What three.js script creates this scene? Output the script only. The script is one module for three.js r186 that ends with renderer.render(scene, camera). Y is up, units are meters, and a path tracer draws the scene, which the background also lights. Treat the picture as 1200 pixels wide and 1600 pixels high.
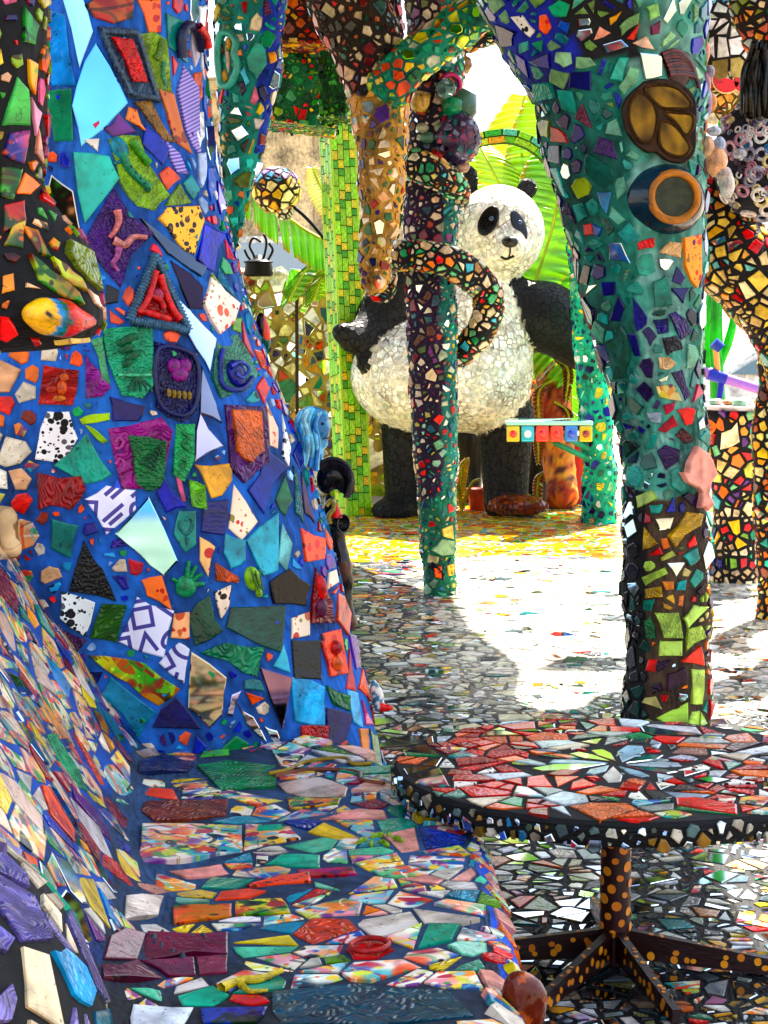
import * as THREE from 'three';
import { mergeGeometries } from 'three/addons/utils/BufferGeometryUtils.js';
import { ImprovedNoise } from 'three/addons/math/ImprovedNoise.js';
import { RoundedBoxGeometry } from 'three/addons/geometries/RoundedBoxGeometry.js';
import { MeshBVH, acceleratedRaycast } from 'three-mesh-bvh';

// ---------------------------------------------------------------- camera, sky, sun, exposure
const FOCAL = 3000, EYE = 1.7, PITCH = Math.atan(302 / 3000);
const scene = new THREE.Scene();
const camera = new THREE.PerspectiveCamera(2 * Math.atan(800 / FOCAL) * 180 / Math.PI, 0.75, 0.05, 2000);
camera.position.set(0, EYE, 0); camera.rotation.x = -PITCH; camera.updateMatrixWorld();
const SUN = new THREE.Vector3(Math.sin(0.44) * Math.cos(1.0), Math.sin(1.0), -Math.cos(0.44) * Math.cos(1.0));
{ // hazy bright sky: pale at the horizon, soft blue overhead, a broad warm glow about the sun
  const W = 512, H = 256, d = new Float32Array(W * H * 4), v = new THREE.Vector3();
  for (let j = 0; j < H; j++) for (let i = 0; i < W; i++) {
    const el = ((j + 0.5) / H - 0.5) * Math.PI, az = ((i + 0.5) / W - 0.5) * 2 * Math.PI; v.set(Math.cos(el) * Math.cos(az), Math.sin(el), Math.cos(el) * Math.sin(az));
    const t = Math.pow(Math.max(0, v.y), 0.55), c = Math.max(0, v.dot(SUN)), g = 0.3 * Math.pow(c, 6) + 0.5 * Math.pow(c, 40);
    const cols = v.y < 0 ? [0.15, 0.14, 0.125] : [0.29 * (1 - t) + 0.12 * t + g, 0.305 * (1 - t) + 0.17 * t + g * 0.97, 0.32 * (1 - t) + 0.27 * t + g * 0.9];
    for (let k = 0; k < 3; k++) d[(j * W + i) * 4 + k] = cols[k]; d[(j * W + i) * 4 + 3] = 1;
  }
  const sky = new THREE.DataTexture(d, W, H, THREE.RGBAFormat, THREE.FloatType); sky.mapping = THREE.EquirectangularReflectionMapping; sky.magFilter = THREE.LinearFilter; sky.needsUpdate = true; scene.background = sky; scene.environment = sky;
}
const sun = new THREE.DirectionalLight(new THREE.Color(1, 0.93, 0.82), 5);
sun.name = 'sun'; sun.position.copy(SUN).multiplyScalar(60); sun.castShadow = true;
Object.assign(sun.shadow.camera, { left: -25, right: 25, top: 25, bottom: -25, near: 1, far: 140 }); sun.shadow.mapSize.set(4096, 4096);
scene.add(sun); scene.add(sun.target);
const renderer = new THREE.WebGLRenderer({ antialias: true });
renderer.toneMapping = THREE.LinearToneMapping; renderer.toneMappingExposure = 8.8;
renderer.shadowMap.enabled = true; renderer.setSize(768, 1024);

// ---------------------------------------------------------------- helpers
const V = (x, y, z) => new THREE.Vector3(x, y, z);
const RNG = (s) => () => { s |= 0; s = s + 0x6D2B79F5 | 0; let t = Math.imul(s ^ s >>> 15, 1 | s); t = t + Math.imul(t ^ t >>> 7, 61 | t) ^ t; return ((t ^ t >>> 14) >>> 0) / 4294967296; };
const R = RNG(20240611);
const rr = (a, b, r = R) => a + (b - a) * r();
const pick = (a, r = R) => a[Math.floor(r() * a.length) % a.length];
const lerp = THREE.MathUtils.lerp, clamp = THREE.MathUtils.clamp, smooth = THREE.MathUtils.smoothstep;
const noiser = new ImprovedNoise(), noise = (x, y, z) => noiser.noise(x + 31.7, y + 12.3, z + 7.1);
const lin = (h) => { const c = new THREE.Color('#' + h), v = [c.r, c.g, c.b].map((x) => Math.pow(x, 1.17)), m = (v[0] + v[1] + v[2]) / 3; return v.map((x) => clamp(m + (x - m) * 1.25, 0.003, 0.9)); };
const W = (s) => s.split(' ');
function dirOf(x, y) { const v = V((x - 600) / FOCAL, -(y - 800) / FOCAL, -1).applyAxisAngle(V(1, 0, 0), -PITCH); return v; }
// the point at depth d metres in front of the viewpoint that lies on the line of sight of a place in the photograph
function at(x, y, d) { const v = dirOf(x, y); return v.multiplyScalar(d / -v.z).add(V(0, EYE, 0)); }
function ground(x, y, h = 0) { const v = dirOf(x, y); return v.multiplyScalar((h - EYE) / v.y).add(V(0, EYE, 0)); }
function seen(p) { const q = p.clone().sub(V(0, EYE, 0)).applyAxisAngle(V(1, 0, 0), PITCH); return q.z > -0.1 ? null : [600 - q.x / q.z * FOCAL, 800 + q.y / q.z * FOCAL, -q.z]; }
const used = {};
function numbered(n) { const k = used[n] = (used[n] ?? -1) + 1; return k ? n + '_' + String(k).padStart(3, '0') : n; }
const home = new Map();
function thing(name, label, category, base, group) {
  const o = new THREE.Group(); o.name = numbered(name); scene.add(o); o.position.copy(base); home.set(o, base.clone());
  o.userData = { label, category, kind: 'thing' }; if (group) o.userData.group = group; return o;
}
function part(name, geo, mat, parent, kind) {
  const m = new THREE.Mesh(geo, mat); m.name = name; m.castShadow = m.receiveShadow = true;
  let p = parent; while (p && !home.has(p)) p = p.parent;
  if (p) { const b = home.get(p); m.geometry = geo.clone().translate(-b.x, -b.y, -b.z); }
  if (kind) m.userData.kind = kind;
  (parent ?? scene).add(m); return m;
}
function flat(geo) { const g = geo.index ? geo.toNonIndexed() : geo; return g; }
function tint(geo, c) {                                                 // one colour for a whole geometry (hex or function of the point)
  const p = geo.attributes.position, a = new Float32Array(p.count * 3), v = V(0, 0, 0), f = typeof c === 'function' ? c : null, k = f ? null : lin(c);
  for (let i = 0; i < p.count; i++) { const q = f ? f(v.fromBufferAttribute(p, i)) : k; a.set(q, i * 3); }
  geo.setAttribute('color', new THREE.BufferAttribute(a, 3)); return geo;
}
function merge(list) { return mergeGeometries(list.map((g) => { const h = flat(g); if (!h.attributes.color) tint(h, 'ffffff'); if (!h.attributes.uv) uvBox(h); if (!h.attributes.normal) h.computeVertexNormals(); for (const k of Object.keys(h.attributes)) if (!['position', 'normal', 'uv', 'color'].includes(k)) h.deleteAttribute(k); return h; })); }
function uvBox(g) { const p = g.attributes.position, a = new Float32Array(p.count * 2); for (let i = 0; i < p.count; i++) { a[i * 2] = p.getX(i) + p.getZ(i) * 0.7; a[i * 2 + 1] = p.getY(i) + p.getZ(i) * 0.45; } g.setAttribute('uv', new THREE.BufferAttribute(a, 2)); return g; }

// ---------------------------------------------------------------- computed textures
function canvasTex(n, draw, srgb = true) {
  const c = document.createElement('canvas'); c.width = c.height = n; const x = c.getContext('2d'); draw(x, n);
  const t = new THREE.CanvasTexture(c); t.wrapS = t.wrapT = THREE.RepeatWrapping; if (srgb) t.colorSpace = THREE.SRGBColorSpace; return t;
}
function dataTex(n, f, srgb = false) {
  const d = new Uint8Array(n * n * 4);
  for (let j = 0; j < n; j++) for (let i = 0; i < n; i++) { const v = f(i / n, j / n); for (let k = 0; k < 3; k++) d[(j * n + i) * 4 + k] = clamp(255 * (Array.isArray(v) ? v[k] : v), 0, 255); d[(j * n + i) * 4 + 3] = 255; }
  const t = new THREE.DataTexture(d, n, n); t.wrapS = t.wrapT = THREE.RepeatWrapping; t.magFilter = THREE.LinearFilter; if (srgb) t.colorSpace = THREE.SRGBColorSpace; t.needsUpdate = true; return t;
}
const tn = (u, v, f, s) => { const a = 2 * Math.PI * u, b = 2 * Math.PI * v, k = f / 6.283; return noise(Math.cos(a) * k + s, Math.sin(a) * k, Math.cos(b) * k + 2 * s) + 0.7 * noise(Math.sin(b) * k + s, Math.cos(a) * k * 1.3 + 5, Math.sin(a) * k + s); };
const texGlaze = dataTex(512, (u, v) => { const n = 0.86 + 0.26 * tn(u, v, 5, 3) + 0.16 * tn(u, v, 18, 9) - (tn(u, v, 60, 4) > 0.7 ? 0.3 : 0) - (Math.abs(tn(u, v, 14, 6)) < 0.018 ? 0.2 : 0); return [n, n * 0.985, n * 0.95]; }, true);
const texGrain = dataTex(256, (u, v) => 0.5 + 0.3 * tn(u, v, 12, 1) + 0.3 * tn(u, v, 45, 7));
const texGroutMap = dataTex(512, (u, v) => { const s = tn(u, v, 90, 11); return 0.8 + 0.3 * tn(u, v, 5, 2) + 0.22 * tn(u, v, 30, 5) + (s > 0.75 ? 0.35 : s < -0.8 ? -0.25 : 0); }, true);
const texWave = dataTex(256, (u, v) => 0.5 + 0.5 * Math.sin(26 * (tn(u, v, 5, 3) + 0.35 * tn(u, v, 11, 8))));
const texHammer = dataTex(256, (u, v) => clamp(0.5 + 0.9 * tn(u, v, 34, 3), 0, 1));
const gaudy = W('e8431f f2871d f6c423 f4f0e4 1f59b8 2aa5b5 2f9a55 b3203f e88fa5 16202f 6a2f86 c9d63a f4ece0 f2a66a 74c6d8');
const texPaint = [1, 2].map((seed) => canvasTex(1024, (x, n) => {                                  // brushwork of hand-painted glaze
  const r = RNG(seed * 77); x.fillStyle = '#efe6d8'; x.fillRect(0, 0, n, n);
  const wrap = (f) => { for (const ox of [-n, 0, n]) for (const oy of [-n, 0, n]) { x.save(); x.translate(ox, oy); f(); x.restore(); } };
  const soft = (c, w) => { const k = new THREE.Color('#' + c), q = [k.r, k.g, k.b].map((v) => Math.round(255 * clamp(Math.pow(v, 1 / 2.2) * 1.12 - 0.06, 0, 1))).join(), g = x.createRadialGradient(0, 0, w * 0.15, 0, 0, w); g.addColorStop(0, 'rgba(' + q + ',0.95)'); g.addColorStop(0.6, 'rgba(' + q + ',0.7)'); g.addColorStop(1, 'rgba(' + q + ',0)'); return g; };
  for (let i = 0; i < 230; i++) { const px = r() * n, py = r() * n, a = r() * 6.28, w = 26 + r() * 80, h = 0.35 + r() * 0.6, c = pick(gaudy, r); wrap(() => { x.translate(px, py); x.rotate(a); x.scale(1, h); x.fillStyle = soft(c, w); x.fillRect(-w, -w, 2 * w, 2 * w); }); }
  for (let i = 0; i < 150; i++) { const px = r() * n, py = r() * n, a = r() * 6.28, w = 14 + r() * 46, h = 8 + r() * 30, c = '#' + pick(gaudy, r); wrap(() => { x.translate(px, py); x.rotate(a); x.fillStyle = c; x.globalAlpha = 0.9; x.beginPath(); x.moveTo(-w, 0); x.bezierCurveTo(-w, -h, w * 0.4, -h * 1.4, w, -h * 0.2); x.bezierCurveTo(w * 0.6, h * 0.5, w * 0.2, h, -w, 0); x.fill(); }); }
  for (let i = 0; i < 190; i++) { const px = r() * n, py = r() * n, a = r() * 6.28, l = 20 + r() * 80, k = (r() - 0.5) * 90, w = 3 + r() * 13, c = '#' + pick(gaudy, r), al = 0.4 + r() * 0.55; wrap(() => { x.translate(px, py); x.rotate(a); x.globalAlpha = al; x.strokeStyle = c; x.lineWidth = w; x.lineCap = 'round'; x.beginPath(); x.moveTo(-l, 0); x.quadraticCurveTo(0, k, l, 0); x.stroke(); }); }
  for (let i = 0; i < 700; i++) { const px = r() * n, py = r() * n, w = 1 + r() * r() * 16, c = pick(gaudy, r); wrap(() => { x.translate(px, py); x.fillStyle = soft(c, w * 1.6); x.fillRect(-w * 2, -w * 2, w * 4, w * 4); }); }
}));
const texSpeck = canvasTex(512, (x, n) => { const r = RNG(5); x.fillStyle = '#fff'; x.fillRect(0, 0, n, n); for (let i = 0; i < 420; i++) { x.fillStyle = r() < 0.8 ? '#12131a' : '#5a5a66'; const s = 2 + r() * r() * 20; x.beginPath(); x.ellipse(r() * n, r() * n, s, s * (0.5 + r() * 0.6), r() * 3, 0, 6.3); x.fill(); } });
const texDrops = canvasTex(512, (x, n) => { const r = RNG(8); x.fillStyle = '#fff'; x.fillRect(0, 0, n, n); for (let i = 0; i < 150; i++) { x.fillStyle = pick(W('d8321e e8641e c02a2a 7a9a3a'), r); x.globalAlpha = 0.5 + r() * 0.5; const s = 3 + r() * r() * 26; x.beginPath(); x.ellipse(r() * n, r() * n, s, s * (0.5 + r() * 0.6), r() * 3, 0, 6.3); x.fill(); x.fillStyle = '#' + pick(W('d8321e e8641e c02a2a 7a9a3a'), r); x.fill(); } });
const texGeo = canvasTex(512, (x, n) => { const r = RNG(12); x.fillStyle = '#f2f0f4'; x.fillRect(0, 0, n, n); x.strokeStyle = '#453f8c'; x.lineWidth = 13; for (let j = 0; j < 6; j++) for (let i = 0; i < 6; i++) { const cx = (i + 0.5) * n / 6, cy = (j + 0.5) * n / 6, k = Math.floor(r() * 4), s = n / 17; x.beginPath(); if (k === 0) x.rect(cx - s, cy - s, 2 * s, 2 * s); else if (k === 1) x.ellipse(cx, cy, s * 0.8, s * 1.3, r() * 2, 0, 6.3); else if (k === 2) { x.moveTo(cx - s, cy - s); x.lineTo(cx + s, cy + s); x.moveTo(cx, cy - s); x.lineTo(cx + s * 1.3, cy + s * 0.3); } else { x.moveTo(cx - s, cy + s); x.lineTo(cx, cy - s); x.lineTo(cx + s, cy + s); } x.stroke(); } });
const texStripe = canvasTex(256, (x, n) => { x.fillStyle = '#fff'; x.fillRect(0, 0, n, n); x.fillStyle = '#8d87a8'; for (let i = 0; i < 16; i++) x.fillRect(i * 16, 0, 6, n); });

// ---------------------------------------------------------------- materials (tiles carry their own colour in the vertices)
const std = (o) => new THREE.MeshPhysicalMaterial({ vertexColors: true, specularIntensity: 0.55, ...o });
const M = {
  g: std({ name: 'glazed tile', map: texGlaze, roughness: 0.15, bumpMap: texGrain, bumpScale: 0.0012 }),
  p: std({ name: 'painted tile', map: texPaint[0], roughness: 0.17, bumpMap: texGrain, bumpScale: 0.001 }),
  q: std({ name: 'painted tile two', map: texPaint[1], roughness: 0.17, bumpMap: texGrain, bumpScale: 0.001 }),
  s: std({ name: 'spotted tile', map: texSpeck, roughness: 0.2 }),
  d: std({ name: 'dripped tile', map: texDrops, roughness: 0.2, bumpMap: texGrain, bumpScale: 0.001 }),
  k: std({ name: 'printed tile', map: texGeo, roughness: 0.25 }),
  l: std({ name: 'ribbed tile', map: texStripe, roughness: 0.3, bumpMap: texStripe, bumpScale: 0.003 }),
  w: std({ name: 'relief tile', map: texGlaze, roughness: 0.2, bumpMap: texWave, bumpScale: 0.005 }),
  h: std({ name: 'hammered tile', map: texGlaze, roughness: 0.25, bumpMap: texHammer, bumpScale: 0.006 }),
  m: std({ name: 'mirror tile', metalness: 1, roughness: 0.05 }),
  t: std({ name: 'matt stone', map: texGlaze, roughness: 0.6, bumpMap: texGrain, bumpScale: 0.002 }),
  grout: std({ name: 'coloured grout', map: texGroutMap, roughness: 0.85, bumpMap: texGrain, bumpScale: 0.012 }),
  gloss: std({ name: 'glazed ceramic', map: texGlaze, roughness: 0.16, bumpMap: texGrain, bumpScale: 0.002 }),
  paintedIron: std({ name: 'painted iron', roughness: 0.35, bumpMap: texGrain, bumpScale: 0.001 }),
  matte: std({ name: 'matt paint', map: texGroutMap, roughness: 0.85 }),
  metal: std({ name: 'dark metal', metalness: 0.6, roughness: 0.4 }),
  leaf: new THREE.MeshPhysicalMaterial({ name: 'leaf', vertexColors: true, roughness: 0.45, transmission: 0.5, thickness: 0, side: THREE.DoubleSide }),
  glassTile: new THREE.MeshPhysicalMaterial({ name: 'glass tile', vertexColors: true, roughness: 0.12, clearcoat: 0.6 }),
};

// ---------------------------------------------------------------- surfaces
function gridGeo(f, nu, nv, len = 1, wid = 1) {                                // f(u, v) -> point; smooth normals, own triangles
  const P = []; for (let j = 0; j <= nv; j++) for (let i = 0; i <= nu; i++) P.push(f(i / nu, j / nv));
  const pos = new Float32Array(P.length * 3), uv = new Float32Array(P.length * 2), idx = [];
  P.forEach((p, i) => { p.toArray(pos, i * 3); uv[i * 2] = (i % (nu + 1)) / nu * len; uv[i * 2 + 1] = Math.floor(i / (nu + 1)) / nv * wid; });
  for (let j = 0; j < nv; j++) for (let i = 0; i < nu; i++) { const a = j * (nu + 1) + i, b = a + 1, c = a + nu + 1, d = c + 1; idx.push(a, b, d, a, d, c); }
  const g = new THREE.BufferGeometry(); g.setAttribute('position', new THREE.BufferAttribute(pos, 3)); g.setAttribute('uv', new THREE.BufferAttribute(uv, 2)); g.setIndex(idx); g.computeVertexNormals();
  return g;
}
// a limb along a path: pts = [[point, radius], ...]; ends rounded; lumps = unevenness in metres
function limb(pts, { nu = 40, nv = 60, lumps = 0.01, freq = 5, seed = 0, squash = 1, cap = true } = {}) {
  const curve = new THREE.CatmullRomCurve3(pts.map((p) => p[0]), false, 'catmullrom', 0.5), n = pts.length - 1;
  const rad = (t) => { const f = clamp(t, 0, 1) * n, i = Math.min(n - 1, Math.floor(f)), s = f - i, q = (k) => pts[clamp(k, 0, n)][1]; const a = q(i - 1), b = q(i), c = q(i + 1), d = q(i + 2); return Math.max(0.002, b + 0.5 * s * (c - a + s * (2 * a - 5 * b + 4 * c - d + s * (3 * (b - c) + d - a)))); };
  const T = [], A = [], C = []; let a = null;
  for (let j = 0; j <= nv; j++) { const t = j / nv, tan = curve.getTangent(t); if (!a) { a = Math.abs(tan.y) > 0.7 ? V(1, 0, 0) : V(0, 1, 0); } a = a.clone().addScaledVector(tan, -a.dot(tan)).normalize(); T.push(tan); A.push(a); C.push(curve.getPoint(t)); }
  const L = curve.getLength(), r0 = pts.reduce((s, p) => s + p[1], 0) / pts.length;
  const g = gridGeo((u, v) => {
    const j = Math.round(v * nv), th = 2 * Math.PI * u; let r = rad(v);
    if (cap) { const e = Math.min(v, 1 - v) * L; if (e < r) r *= Math.sqrt(clamp(1 - (1 - e / r) ** 2, 0.0004, 1)); }
    const b = T[j].clone().cross(A[j]), d = A[j].clone().multiplyScalar(Math.cos(th)).addScaledVector(b, Math.sin(th) * squash), p = C[j].clone().addScaledVector(d, r);
    const k = lumps * (noise(p.x * freq + seed, p.y * freq, p.z * freq) * 1.3 + 0.5 * noise(p.x * freq * 3, p.y * freq * 3 + seed, p.z * freq * 3));
    return u === 1 ? null : p.addScaledVector(d, k);
  }, nu, nv, 2 * Math.PI * r0, L);
  return g;
}
{ // gridGeo closes a limb: the last column repeats the first
  const old = gridGeo; gridGeo = function (f, nu, nv, len, wid) { const first = []; return old((u, v) => { const p = f(u, v); if (p) { if (u === 0) first[Math.round(v * nv)] = p; return p; } return first[Math.round(v * nv)].clone(); }, nu, nv, len, wid); };
}
function turned(g) { const a = g.index.array; for (let i = 0; i < a.length; i += 3) { const t = a[i]; a[i] = a[i + 1]; a[i + 1] = t; } g.computeVertexNormals(); return g; }
const pxl = (d, ...list) => list.map(([x, y, r, dd = 0]) => [at(x, y, d + dd), r * (d + dd) / FOCAL]);
// a solid from a distance field on a grid of cells (surface nets)
function solid(f, lo, hi, cell) {
  const n = [0, 1, 2].map((k) => Math.ceil((hi.getComponent(k) - lo.getComponent(k)) / cell) + 1), id = (i, j, k) => (k * n[1] + j) * n[0] + i;
  const F = new Float32Array(n[0] * n[1] * n[2]), vi = new Int32Array(F.length).fill(-1), pos = [], idx = [], q = V(0, 0, 0);
  for (let k = 0; k < n[2]; k++) for (let j = 0; j < n[1]; j++) for (let i = 0; i < n[0]; i++) F[id(i, j, k)] = f(q.set(lo.x + i * cell, lo.y + j * cell, lo.z + k * cell));
  for (let k = 0; k < n[2] - 1; k++) for (let j = 0; j < n[1] - 1; j++) for (let i = 0; i < n[0] - 1; i++) {
    let c = 0, x = 0, y = 0, z = 0;
    for (const [a, b] of EDGES) { const fa = F[id(i + (a & 1), j + (a >> 1 & 1), k + (a >> 2))], fb = F[id(i + (b & 1), j + (b >> 1 & 1), k + (b >> 2))]; if (fa < 0 !== fb < 0) { const t = fa / (fa - fb); c++; x += lerp(a & 1, b & 1, t); y += lerp(a >> 1 & 1, b >> 1 & 1, t); z += lerp(a >> 2, b >> 2, t); } }
    if (c) { vi[id(i, j, k)] = pos.length / 3; pos.push(lo.x + (i + x / c) * cell, lo.y + (j + y / c) * cell, lo.z + (k + z / c) * cell); }
  }
  const quad = (a, b, c, d, flip) => { if (Math.min(a, b, c, d) >= 0) flip ? idx.push(a, c, b, a, d, c) : idx.push(a, b, c, a, c, d); };
  for (let k = 1; k < n[2] - 1; k++) for (let j = 1; j < n[1] - 1; j++) for (let i = 1; i < n[0] - 1; i++) {
    const s = F[id(i, j, k)] < 0;
    if (s !== F[id(i + 1, j, k)] < 0) quad(vi[id(i, j - 1, k - 1)], vi[id(i, j, k - 1)], vi[id(i, j, k)], vi[id(i, j - 1, k)], !s);
    if (s !== F[id(i, j + 1, k)] < 0) quad(vi[id(i - 1, j, k - 1)], vi[id(i - 1, j, k)], vi[id(i, j, k)], vi[id(i, j, k - 1)], !s);
    if (s !== F[id(i, j, k + 1)] < 0) quad(vi[id(i - 1, j - 1, k)], vi[id(i, j - 1, k)], vi[id(i, j, k)], vi[id(i - 1, j, k)], !s);
  }
  const g = new THREE.BufferGeometry(); g.setAttribute('position', new THREE.Float32BufferAttribute(pos, 3)); g.setIndex(idx); g.computeVertexNormals(); uvBox(g); return g;
}
const EDGES = []; for (let a = 0; a < 8; a++) for (const b of [1, 2, 4]) if (!(a & b)) EDGES.push([a, a | b]);
const smin = (a, b, k) => { const h = Math.max(k - Math.abs(a - b), 0) / k; return Math.min(a, b) - h * h * k * 0.25; };
const dCap = (p, a, b, ra, rb) => { const ab = b.clone().sub(a), t = clamp(p.clone().sub(a).dot(ab) / ab.lengthSq(), 0, 1); return p.distanceTo(a.clone().addScaledVector(ab, t)) - lerp(ra, rb, t); };
const dEll = (p, c, r) => { const x = (p.x - c.x) / r.x, y = (p.y - c.y) / r.y, z = (p.z - c.z) / r.z, k = Math.sqrt(x * x + y * y + z * z); return (k - 1) * Math.min(r.x, r.y, r.z); };

// ---------------------------------------------------------------- tiles
// one broken tile: polygon q (2-D, metres, in the plane o + t1, t2), raised by h, its edge chamfered, its foot sunk into the grout
let SHADE = 0.2;                                                              // how unevenly a glaze is fired across one tile
function tileGeo(q, o, t1, t2, N, h, c, uvs, r, rich) {
  let a = 0; for (let i = 0; i < q.length; i++) { const [x, y] = q[i], [z, w] = q[(i + 1) % q.length]; a += x * w - z * y; }
  if (a < 0) q = q.slice().reverse();
  let cx = 0, cy = 0; for (const [x, y] of q) { cx += x / q.length; cy += y / q.length; }
  const size = Math.sqrt(Math.abs(a) / 2) || 0.01, k = 1 - Math.min(0.22, 0.0035 / size * 2), n = q.length;
  const top = q.map(([x, y]) => [cx + (x - cx) * k, cy + (y - cy) * k]);
  const pos = [], uv = [], ang = r() * 6.28, ca = Math.cos(ang) * uvs, sa = Math.sin(ang) * uvs, ox = r(), oy = r();
  const put = (x, y, z) => { pos.push(o.x + t1.x * x + t2.x * y + N.x * z, o.y + t1.y * x + t2.y * y + N.y * z, o.z + t1.z * x + t2.z * y + N.z * z); uv.push(ox + x * ca - y * sa, oy + x * sa + y * ca); };
  const tris = n > 3 ? THREE.ShapeUtils.triangulateShape(top.map(([x, y]) => new THREE.Vector2(x, y)), []) : [[0, 1, 2]];
  for (const t of tris) for (const i of t) put(top[i][0], top[i][1], h);
  const low = -Math.min(0.02, size * 0.4);
  for (let i = 0; i < n; i++) {
    const A = q[i], B = q[(i + 1) % n], C = top[i], D = top[(i + 1) % n];
    if (rich) { const e = h * 0.72; put(A[0], A[1], e); put(B[0], B[1], e); put(D[0], D[1], h); put(A[0], A[1], e); put(D[0], D[1], h); put(C[0], C[1], h); put(A[0], A[1], low); put(B[0], B[1], low); put(B[0], B[1], e); put(A[0], A[1], low); put(B[0], B[1], e); put(A[0], A[1], e); }
    else { put(A[0], A[1], low); put(B[0], B[1], low); put(D[0], D[1], h); put(A[0], A[1], low); put(D[0], D[1], h); put(C[0], C[1], h); }
  }
  const g = new THREE.BufferGeometry(); g.setAttribute('position', new THREE.Float32BufferAttribute(pos, 3)); g.setAttribute('uv', new THREE.Float32BufferAttribute(uv, 2));
  const col = new Float32Array(pos.length), sh = q.map(() => 1 + SHADE * (2 * r() - 1)); { let i = 0; for (const t of tris) for (const k2 of t) { for (let e = 0; e < 3; e++) col[i + e] = c[e] * sh[k2]; i += 3; } for (; i < pos.length; i += 3) for (let e = 0; e < 3; e++) col[i + e] = c[e] * 0.86; } g.setAttribute('color', new THREE.BufferAttribute(col, 3)); g.computeVertexNormals(); return g;
}
const UVS = { g: 2.2, p: 1.25, q: 1.25, s: 3, d: 3, k: 2.2, l: 6, w: 3, h: 4, m: 1, t: 3, glassTile: 2 };
function clipPoly(q, nx, ny, d) {                                              // keeps the side where x*nx + y*ny < d
  const out = []; for (let i = 0; i < q.length; i++) { const A = q[i], B = q[(i + 1) % q.length], a = A[0] * nx + A[1] * ny - d, b = B[0] * nx + B[1] * ny - d; if (a < 0) out.push(A); if (a < 0 !== b < 0) { const t = a / (a - b); out.push([A[0] + (B[0] - A[0]) * t, A[1] + (B[1] - A[1]) * t]); } } return out;
}
const areaOf = (q) => { let a = 0; for (let i = 0; i < q.length; i++) { const [x, y] = q[i], [z, w] = q[(i + 1) % q.length]; a += x * w - z * y; } return a / 2; };
function inset(q, g) { let p = q; if (areaOf(q) < 0) q = p = q.slice().reverse(); for (let i = 0; i < q.length && p.length > 2; i++) { const A = q[i], B = q[(i + 1) % q.length], l = Math.hypot(B[0] - A[0], B[1] - A[1]); if (l < 1e-6) continue; const nx = (B[1] - A[1]) / l, ny = -(B[0] - A[0]) / l; p = clipPoly(p, nx, ny, A[0] * nx + A[1] * ny - g); } return p; }
function basis(N) { const t1 = (Math.abs(N.y) > 0.8 ? V(1, 0, 0) : V(0, 1, 0)).cross(N).normalize(); return [t1, N.clone().cross(t1)]; }
class Hash { constructor(s) { this.s = s; this.m = new Map(); } key(x, y, z) { return (Math.floor(x / this.s) * 73856093) ^ (Math.floor(y / this.s) * 19349663) ^ (Math.floor(z / this.s) * 83492791); } add(p, v) { const k = this.key(p.x, p.y, p.z); const a = this.m.get(k); a ? a.push(v) : this.m.set(k, [v]); } near(p, f) { const s = this.s, seen = new Set(); for (let i = -1; i < 2; i++) for (let j = -1; j < 2; j++) for (let k = -1; k < 2; k++) { const h = this.key(p.x + i * s, p.y + j * s, p.z + k * s); if (seen.has(h)) continue; seen.add(h); const a = this.m.get(h); if (a) for (const v of a) if (f(v)) return true; } return false; } }
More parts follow.
